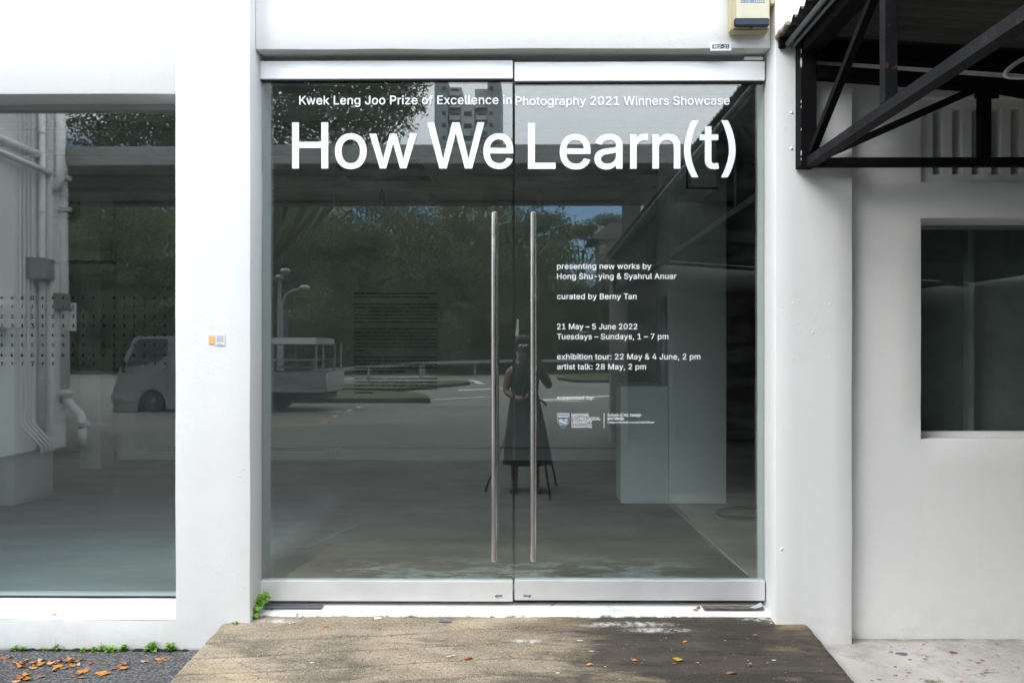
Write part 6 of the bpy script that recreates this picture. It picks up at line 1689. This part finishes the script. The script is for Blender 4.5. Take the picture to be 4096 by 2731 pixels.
hand((PX+.115, PY+.215, 1.275), (-.35, .35, .75), (-.75, .55, .0))
hand((PX-.0, PY+.185, .815), (.85, .15, .25), (0, -.6, -.5), curl=1.1)
# camera on tripod: its lens sits just behind the viewpoint
CB = thing('camera_body', 'black camera held at the eye on top of the tripod, mirrored between the handles', 'camera', (0, -3.80, CAM_Z))
obj('body', MB().box(-.066, .066, -3.825, -3.770, CAM_Z-.045, CAM_Z+.040).box(-.025, .025, -3.820, -3.772, CAM_Z+.0405, CAM_Z+.062), M['black_plastic'], CB, bevel=.006)
obj('lens', MB().lathe([(.033, 0), (.037, .045), (.034, .050)], (0, -3.769, CAM_Z), 24, 'y'), M['black_plastic'], CB, auto=rad(40))
TR = thing('tripod', 'black camera tripod with spread legs around the photographer, mirrored between the handles', 'tripod', (0, -3.81, ZG))
obj('head', MB().lathe([(.03,-.10),(.03,-.052),(.045,-.05),(.045,-.047)], (0, -3.80, CAM_Z), 16).lathe([(.016,-.42),(.016,-.101)], (0, -3.80, CAM_Z), 10), M['black_plastic'], TR, auto=rad(40))
ap_ = Vector((0, -3.80, 1.14))
for ft in (rground(1943, 1965, ZG), Vector((.19, -3.46, ZG)), rground(2225, 1943, ZG)):
    m_ = ap_.lerp(ft, .52)
    Lg = obj('leg', MB().tube([ap_+(ft-ap_)*.02, m_], .0155, 10), M['black_plastic'], TR, smooth=True)
    obj('lower_leg', MB().tube([m_, ft+Vector((0,0,.02))], .011, 8), M['black_plastic'], Lg, smooth=True)
    obj('clamp', MB().tube([m_-(ft-ap_).normalized()*.03, m_+(ft-ap_).normalized()*.02], .021, 8), M['black_plastic'], Lg)
    obj('foot', MB().sphere((ft.x, ft.y, ft.z+.016), .018, 8, 6), M['rubber'], Lg, smooth=True)

# ================================================================== WEEDS
def weed_leaf(L, W, bend=.3, heart=False):
    mb = MB(); n = 6
    for i in range(n+1):
        t = i/n; w_ = W*math.sin(math.pi*min(1, t*.92+.06))**.8*(1.15-.45*t)
        z = -bend*L*t*t
        mb.v += [(t*L, -w_, z+W*.18), (t*L, 0, z), (t*L, w_, z+W*.18)]
    for i in range(n):
        a = i*3; mb.f += [(a, a+1, a+4, a+3), (a+1, a+2, a+5, a+4)]
    return mb
LM = []
for (L, W) in ((.022, .0085), (.017, .0075), (.026, .0078)):
    me = mesh('leaf', weed_leaf(L, W), smooth=True); me.materials.append(M['weed']); LM.append(me)
def weed(name, pos, n, spread, h, s, label, seed, grp, back=0., fine=False):
    r = random.Random(seed)
    W_ = thing(name, label, 'weed', pos, grp)
    st_ = MB()
    tips = []
    for k in range(max(3, n//4)):
        a = r.uniform(0, 2*math.pi); q = r.uniform(.2, 1)*spread
        tp = Vector((math.cos(a)*q, math.sin(a)*q*.5 - back*.3, h*r.uniform(.4, 1)))
        bs = Vector((tp.x*.35, tp.y*.3, 0))
        st_.tube([tuple(Vector(pos)+bs), tuple(Vector(pos)+bs.lerp(tp,.5)+Vector((0,0,.003))), tuple(Vector(pos)+tp)], .0009, 5); tips.append((bs, tp))
    obj('stem', st_, M['weed'], W_)
    for k in range(n):
        bs, tp = r.choice(tips)
        p = bs.lerp(tp, r.uniform(.35, 1.0)) + Vector((0, 0, r.uniform(0, .004)))
        o = bpy.data.objects.new('leaf', r.choice(LM)); COL.objects.link(o); o.parent = W_
        o.location = p; sc = s*.85*r.uniform(.6, 1.25) * (.55 if fine else 1)
        o.scale = (sc, sc*(.45 if fine else 1), sc)
        az = r.uniform(math.pi*.95, math.pi*2.05) if r.random() < .75 else r.uniform(0, 6.28)
        o.rotation_euler = (r.uniform(-.5, .5), r.uniform(-.8, .1), az)
    return W_
# big leafy weed in the door corner, climbing the reveal
r = random.Random(5)
cw = thing('corner_weed', 'bright green leafy weed growing in the corner left of the doors', 'weed', (-1.372, -.060, -.02))
stm = MB()
for k in range(64):
    t = (k+.5)/64
    hh = r.uniform(0, 1)
    pz__ = Vector((-.045 + .075*hh*.8 + r.uniform(-.022, .022), -.062 + .05*hh + r.uniform(-.018, .010), -.01 + .115*hh))
    o = bpy.data.objects.new('leaf', r.choice(LM)); COL.objects.link(o); o.parent = cw
    o.location = pz__; sc = r.uniform(.75, 1.35); o.scale = (sc, sc*1.45, sc)
    o.rotation_euler = (r.uniform(-.5, .5), r.uniform(-.3, .95), r.uniform(math.pi, 2*math.pi))
for k in range(7):
    stm.tube([(-1.41+r.uniform(-.01,.02), -.10+r.uniform(0,.02), -.03), (-1.39+r.uniform(-.01,.02), -.08, .02), (-1.375+r.uniform(-.02,.02), -.05, r.uniform(.03,.10))], .0011, 5)
obj('stem', stm, M['weed'], cw)
GW = 'weeds along the foot of the wall'
WD = [(55,26,14,.012,.028,.8,'small green weed at the far left foot of the wall'), (95,2636,16,.014,.03,.9,'round-leaved weed beside the leaf litter, second from the left'),
      (185,2634,20,.02,.036,.85,'wispy weed with thin upright stalks above the leaf litter'), (222,2636,16,.022,.05,.8,'tall thin-stemmed weed above the orange leaves'),
      (250,2635,14,.016,.03,.8,'feathery weed at the right end of the leaf pile'), (335,2636,16,.016,.026,.8,'low weed right of the pinkish leaf'),
      (378,2632,20,.020,.034,.9,'green weed left of the dark gap at the wall foot'), (405,2632,18,.014,.04,.8,'weed with one tall stalk midway along the wall foot'),
      (440,2632,28,.026,.036,1.0,'wide green weed midway along the wall foot'), (492,2630,24,.018,.036,1.0,'compact green weed standing alone on the asphalt edge'),
      (585,2628,12,.010,.016,.7,'tiny weed right of the compact weed'), (610,2622,44,.042,.052,1.1,'biggest leafy weed clump along the wall foot'),
      (690,2616,36,.036,.046,1.1,'leafy weed clump nearest the ramp')]
for i, (px, py, n, spx, h, s, lb) in enumerate(WD):
    py = 2634 if py < 100 else py
    x = X(px, YP-.02)
    weed('wall_weed', (x, YP-.016-.004*(i % 3), -.181), n, spx, h, s, lb, 100+i, GW, fine=(i in (2, 4)))
weed('step_weed', (X(1188, -.075), -.088, -.040), 12, .012, .045, .8, 'slender green sprig on the edge of the white door step', 200, None, fine=True)
weed('ramp_weed', (X(945, -.16), -.166, -.045), 16, .022, .014, .6, 'low green weed in the crack at the top left of the ramp', 201, None)
# grass stalks
gs = MB()
x = X(222, YP-.02)
for a, b, h in ((-.030, 0, .055), (.0, 0, .075), (.008, 0, .05)):
    gs.tube([(x, YP-.02, -.18), (x+a*.5, YP-.022, -.18+h*.55), (x+a, YP-.02, -.18+h)], [.0008, .0006, .0003], 5)
gst = obj('grass_stalks', gs, M['weed']); tag(gst, 'three thin dry grass stalks rising above the orange leaves', 'grass stalks')
# dirt line in the crack
dl = MB()
r = random.Random(9)
for i in range(60):
    px = 60 + 12*i; x = X(px, YP); 
    if mnoise.noise(Vector((i*.35, 2, 0))) < -.25: continue
    dl.sphere((x, YP-.010, -.178), .015*r.uniform(.6, 1.3), 7, 5, (1.3, .8, .55))
do = obj('crack_soil', dl, flat('dark_soil', (.02,.016,.012), .95, var=.3, scale=60), kind='stuff')
# ================================================================== FALLEN LEAVES
def dry_leaf(L, W, curl, tw, seed):
    mb = MB(); n = 7; r = random.Random(seed)
    for i in range(n+1):
        t = i/n; w_ = W*math.sin(math.pi*(t*.93+.035))**.75
        z = curl*L*(t-.5)**2*2 + .002
        c = tw*(t-.5)
        mb.v += [((t-.5)*L, -w_*math.cos(c), z+W*.45*abs(curl)+w_*math.sin(c)), ((t-.5)*L, 0, z), ((t-.5)*L, w_*math.cos(c), z+W*.45*abs(curl)-w_*math.sin(c))]
    for i in range(n):
        a = i*3; mb.f += [(a, a+1, a+4, a+3), (a+1, a+2, a+5, a+4)]
    n2 = len(mb.v); mb.v += [(a, b, c+.0007) for a, b, c in mb.v[:n2]]; mb.f += [tuple(q+n2 for q in f[::-1]) for f in mb.f[:]]
    mb.tube([(-L*.5, 0, curl*L*.5+.002), (-L*.5-L*.14, 0, .003)], .0006, 4)
    return mb
DLM = []
for k, (L, W, c, tw) in enumerate(((.050,.0125,.35,.3), (.044,.014,.15,-.5), (.052,.011,.6,.5), (.036,.012,.3,.2), (.042,.010,-.25,.7))):
    for mn in ('leaf_orange', 'leaf_brown', 'leaf_tan'):
        me = mesh('fallen_leaf', dry_leaf(L, W, c, tw, k), smooth=True); me.materials.append(M[mn]); DLM.append((mn, me))
def gpt(px, py, z):
    u, v = (px-CX)/F_PX, -(py-CY)/F_PX
    dx, dy = ct*u-st, st*u+ct
    t = (z-CAM_Z)/v
    return Vector((dx*t, CAM_Y+dy*t, z))
def leaf_at(px, py, col, k, sc, rz, tilt, label, group, surf='g'):
    z = -.187
    p = gpt(px, py, z)
    if surf == 'r':
        for _ in range(6): p = gpt(px, py, zramp(p.y)+.002)
    if surf == 's': p = gpt(px, py, -.139)
    if surf == 'd': p = gpt(px, py, -.012)
    if surf == 'w': p = gpt(px, py, .0)
    if surf == 'g' and p.y > YP-.02: p = gpt(px, py, -.187); p.y = YP-.03
    me = [m for n, m in DLM if n == col][k % 5]
    o = bpy.data.objects.new('fallen_leaf', me); COL.objects.link(o); o.location = p; o.scale = (sc,)*3
    o.rotation_euler = (tilt[0], tilt[1], rz)
    tag(o, label, 'leaf', group)
r = random.Random(21)
pile = []
for i in range(48):
    px = r.choice([r.gauss(130, 45), r.gauss(215, 40), r.gauss(310, 40)]); py = 2642 + abs(r.gauss(0, 13)) - (4 if px > 260 else 0)
    pile.append((max(22, min(375, px)), py))
names_c = {'leaf_orange': 'bright orange', 'leaf_brown': 'reddish brown', 'leaf_tan': 'pale tan'}
for px, py in pile:
    c = r.choice(['leaf_orange', 'leaf_orange', 'leaf_brown', 'leaf_tan', 'leaf_brown'])
    leaf_at(px, py, c, r.randrange(5), r.uniform(.5, 1.0), r.uniform(-.9, .9) + (math.pi if r.random() < .5 else 0), (r.uniform(-.25, .25), r.uniform(-.25, .25)),
            '%s dry leaf of the litter, %s, %s' % (names_c[c], 'tight against the wall' if py < 2648 else ('midway from the wall' if py < 2658 else 'on its outer edge'), 'near the far left weeds' if px < 110 else ('below the wispy weed' if px < 190 else ('below the tall thin weed' if px < 260 else 'at its right end'))), 'dry leaves heaped along the wall')
SC_ = [(25,2634,'leaf_brown',0,1.0,.2,'g','brown curled leaf at the far left edge, against the wall'),
 (330,2686,'leaf_orange',1,1.1,.25,'g','bright orange leaf alone on the asphalt, above a brown one'), (316,2696,'leaf_brown',2,.9,.1,'g','brown leaf tucked under the lone bright orange leaf'),
 (327,2709,'leaf_brown',4,.95,.05,'g','flat reddish leaf lowest in the middle of the asphalt'), (104,2702,'leaf_orange',0,1.0,-.5,'g','orange leaf overlapping a dark curled leaf near the bottom left'),
 (84,2716,'leaf_brown',2,1.15,-.2,'g','dark curled leaf near the bottom left corner'), (108,2718,'leaf_orange',3,1.3,-.35,'g','torn orange leaf beside the dark curled one'),
 (163,2706,'leaf_brown',4,1.0,.35,'g','slim brown leaf pointing up right near the bottom left'), (64,2726,'leaf_tan',1,.9,.0,'g','tan leaf cut by the bottom edge at the left'),
 (404,2692,'leaf_orange',1,1.1,.1,'g','left one of two overlapping orange leaves midway to the ramp'), (424,2694,'leaf_orange',4,1.25,.45,'g','right one of two overlapping orange leaves midway to the ramp'),
 (495,2674,'leaf_orange',3,1.25,.1,'g','round orange leaf nearest the middle of the asphalt'), (482,2661,'leaf_brown',4,1.0,.3,'g','narrow brown leaf just above the round orange leaf'),
 (497,2650,'leaf_brown',1,.8,-.1,'g','small red-brown leaf below the compact weed'), (504,2656,'leaf_brown',3,.6,-.2,'g','tiny orange-brown leaf fragment right of the small red-brown leaf'),
 (493,2638,'leaf_tan',4,.7,1.1,'g','thin tan leaf pointing up at the compact weed'), (455,2636,'leaf_tan',4,.75,.1,'g','tan leaf under the wide green weed'),
 (575,2647,'leaf_tan',3,.8,.0,'g','pale leaf pair under the biggest weed clump, left part'), (588,2646,'leaf_orange',3,.7,.9,'g','orange leaf standing against a pale leaf below the biggest weed clump'),
 (640,2638,'leaf_orange',0,.95,.4,'g','bright orange leaf under the biggest weed clump'), (660,2637,'leaf_orange',1,1.0,-.1,'g','broad orange leaf right of the biggest weed clump'),
 (656,2629,'leaf_brown',4,.7,.2,'g','brown leaf behind the broad orange leaf'), (640,2651,'leaf_brown',3,.6,.1,'g','small brown leaf below the broad orange leaf'),
 (708,2634,'leaf_brown',4,1.0,.15,'g','red-brown leaf below the clump nearest the ramp'), (722,2628,'leaf_orange',4,.9,.3,'g','orange leaf nearest the ramp on the asphalt'),
 (455,2674,'leaf_brown',4,.75,.4,'g','small brown leaf left of the round orange leaf'), (296,2704,'leaf_orange',3,.5,0,'g','tiny orange leaf fragment on the asphalt left of the reddish leaf'),
 (196,2721,'leaf_orange',3,.4,.8,'g','tiny upright orange fragment near the bottom left'), (268,2671,'leaf_brown',3,.7,1.2,'g','small brown leaf below the right end of the litter'),
 (232,2665,'leaf_orange',1,1.0,.2,'g','orange leaf lying out from the litter on the asphalt'),(225,2672,'leaf_orange',3,.8,.3,'g','smaller orange leaf in front of the litter'),
 (2361,2656,'leaf_orange',4,.85,-.15,'r','orange-brown leaf on the ramp left of the yellow leaf'), (2542,2639,'leaf_orange',4,.7,-.1,'r','thin orange leaf on the ramp just above the yellow leaf'),
 (2744,2565,'leaf_orange',4,.7,.2,'r','orange leaf on the upper right of the ramp'), (2927,2691,'leaf_brown',4,1.1,-.05,'r','slim brown leaf on the dark lower right of the ramp'),
 (3000,2658,'leaf_brown',3,.8,1.2,'r','upright brown leaf on the dark right of the ramp'), (3026,2540,'leaf_brown',4,.8,-.4,'r','brown leaf near the right edge of the ramp'),
 (2790,2650,'leaf_orange',3,.5,.1,'r','small orange leaf right of the yellow leaf on the ramp'), (2697,2654,'leaf_brown',3,.5,.0,'r','small brown leaf below the yellow leaf on the ramp'),
 (1873,2631,'leaf_brown',4,.95,.15,'r','brown leaf on the ramp left of its centre joint'), (1301,2503,'leaf_orange',4,.75,.1,'r','orange leaf near the top of the ramp at the left'),
 (2252,2402,'leaf_brown',4,.8,-.05,'d','brown leaf lying against the right door rail'), (2780,2438,'leaf_orange',3,.8,0,'d','small orange leaf on the door step at the right'),
 (2793,2432,'leaf_brown',3,.8,1.0,'d','curled brown leaf on the door step beside the small orange leaf'), (2930,2432,'leaf_brown',4,.7,0,'d','brown leaf with a looping stalk on the door step'),
 (3812,2608,'leaf_brown',4,1.0,-.2,'s','brown leaf on the stained concrete under the awning'), (3700,2635,'leaf_orange',3,.5,0,'s','reddish fragment on the stained concrete under the awning'),
 (35,2407,'leaf_brown',4,.95,.05,'w','brown leaf on the white sill at the far left'), (217,2459,'leaf_brown',4,.75,.0,'w','brown leaf on the front edge of the white window sill'),
 (639,2417,'leaf_brown',3,.35,0,'w','tiny brown scrap on the sill near the pillar')]
for px, py, c, k, sc, rz, sf, lb in SC_:
    leaf_at(px, py, c, k, sc, rz, (r.uniform(-.12,.12), r.uniform(-.1,.1)), lb, None, sf)
yl = dry_leaf(.042, .016, .12, .1, 3)
o = obj('yellow_leaf', yl, M['leaf_yellow'], smooth=True)
p = gpt(2712, 2638, -.09)
for _ in range(6): p = gpt(2712, 2638, zramp(p.y)+.003)
o.location = p; o.rotation_euler = (0, 0, -.45); tag(o, 'yellow-green oval leaf on the dark right side of the ramp', 'leaf')
# caterpillar-like seed pod, twig and metal scrap on the step
sp_ = [gpt(a, b, -.008) for a, b in ((2204,2424),(2216,2417),(2232,2412),(2250,2410),(2268,2410))]
o = obj('seed_pod', MB().tube(loopc(sp_, 3), [.002,.004,.005,.006,.0065,.007,.0072,.007,.0068,.0066,.006,.005,.003], 8), flat('pod_green', (.42,.42,.18), .7, var=.3, scale=90), smooth=True)
tag(o, 'yellow-green seed pod lying on the white door step', 'seed pod')
o = obj('twig', MB().tube([gpt(2117,2438,-.018), gpt(2140,2434,-.016), gpt(2165,2429,-.012)], [.0016,.0022,.0014], 6), M['bark'])
tag(o, 'short dark twig on the edge of the white door step', 'twig')
a, b = gpt(2978, 2445, -.02), gpt(3044, 2424, .002)
mb = MB()
for i in range(9):
    t = i/8; c = a.lerp(b, t); wd = .004 + .022*t
    for k in range(5):
        u = k/4-.5; mb.v.append((c.x + .004*u, c.y - .03*u*(.3+t), c.z + .006 + wd*(.25-u*u)*2.2))
for i in range(8):
    for k in range(4): mb.f.append((i*5+k, i*5+k+1, (i+1)*5+k+1, (i+1)*5+k))
o = obj('paper_scrap', mb, flat('grey_scrap', (.40,.42,.45), .45, var=.1), smooth=True)
tag(o, 'curled grey scrap lying at the right end of the door step', 'scrap')
# loose plate and sill strip at both ends of the door
o = obj('floor_strip', MB().box(X(1055,-.04), X(1288,-.04), -.052, -.012, -.0058, -.001), M['galv'], B, bevel=.001)
o = obj('floor_strip', MB().box(X(2812,-.04), X(3055,-.04), -.055, -.012, -.0058, -.0005), flat('old_wood_strip', (.20,.17,.14), .8, var=.3, scale=30), B, bevel=.001)
o = obj('dropped_paper_scrap', MB().add([tuple(gpt(q[0], q[1], -.035)) for q in ((1495,2462),(1506,2458),(1524,2466),(1526,2473),(1498,2476))], [(0,1,2,3,4)]), M['paper'])
tag(o, 'torn white paint flake at the edge of the door step', 'paint flake')
# paint drips and flakes, flat splashes nobody would count
r = random.Random(31)
def dots(name, pts_, m, n=9):
    mb = MB()
    for (p, s_) in pts_:
        a0 = r.uniform(0, 6)
        mb.add([(p.x+s_*r.uniform(.7,1.2)*math.cos(a0+6.283*i/n)*1.3, p.y+s_*r.uniform(.6,1.1)*math.sin(a0+6.283*i/n)*.8, p.z) for i in range(n)], [tuple(range(n))])
    return obj(name, mb, m, kind='stuff')
def on_ramp(px, py):
    p = gpt(px, py, -.09)
    for _ in range(6): p = gpt(px, py, zramp(p.y)+.0045)
    return p
dots('white_paint_flecks', [(on_ramp(a, b), s_) for a, b, s_ in ((1247,2648,.009),(1797,2623,.011),(1815,2619,.008),(2366,2602,.010),(2231,2689,.008),(2421,2664,.005),(2312,2560,.006),(3094,2638,.009),(1334,2533,.005),(935,2483,.010),(950,2486,.009),(987,2589,.005),(2203,2613,.005),(2050,2640,.004),(1075,2680,.004),(2900,2560,.004),(2620,2460,.005),(3080,2480,.006),(3085,2490,.008),(2320,2560,.012),(1175,2488,.008),(1160,2492,.006))]
     + [(on_ramp(r.uniform(900,3200), r.uniform(2490,2720)), r.uniform(.0012,.003)) for _ in range(150)], flat('white_flecks', (.66,.64,.60), .7))
dots('red_paint_drips', [(gpt(r.uniform(3480,4090), r.uniform(2560,2725), -.1385), r.uniform(.003,.009)) for _ in range(34)], flat('red_drips', (.50,.16,.12), .7))
dots('pale_paint_drips', [(gpt(r.uniform(3300,4090), r.uniform(2570,2725), -.1383), r.uniform(.002,.007)) for _ in range(40)], flat('pale_drips', (.62,.61,.60), .7))
dots('grey_paint_blotch', [(on_ramp(1779, 2482), .026), (gpt(3607, 2612, -.138), .022)], flat('grey_blotch', (.16,.165,.185), .7), 14)
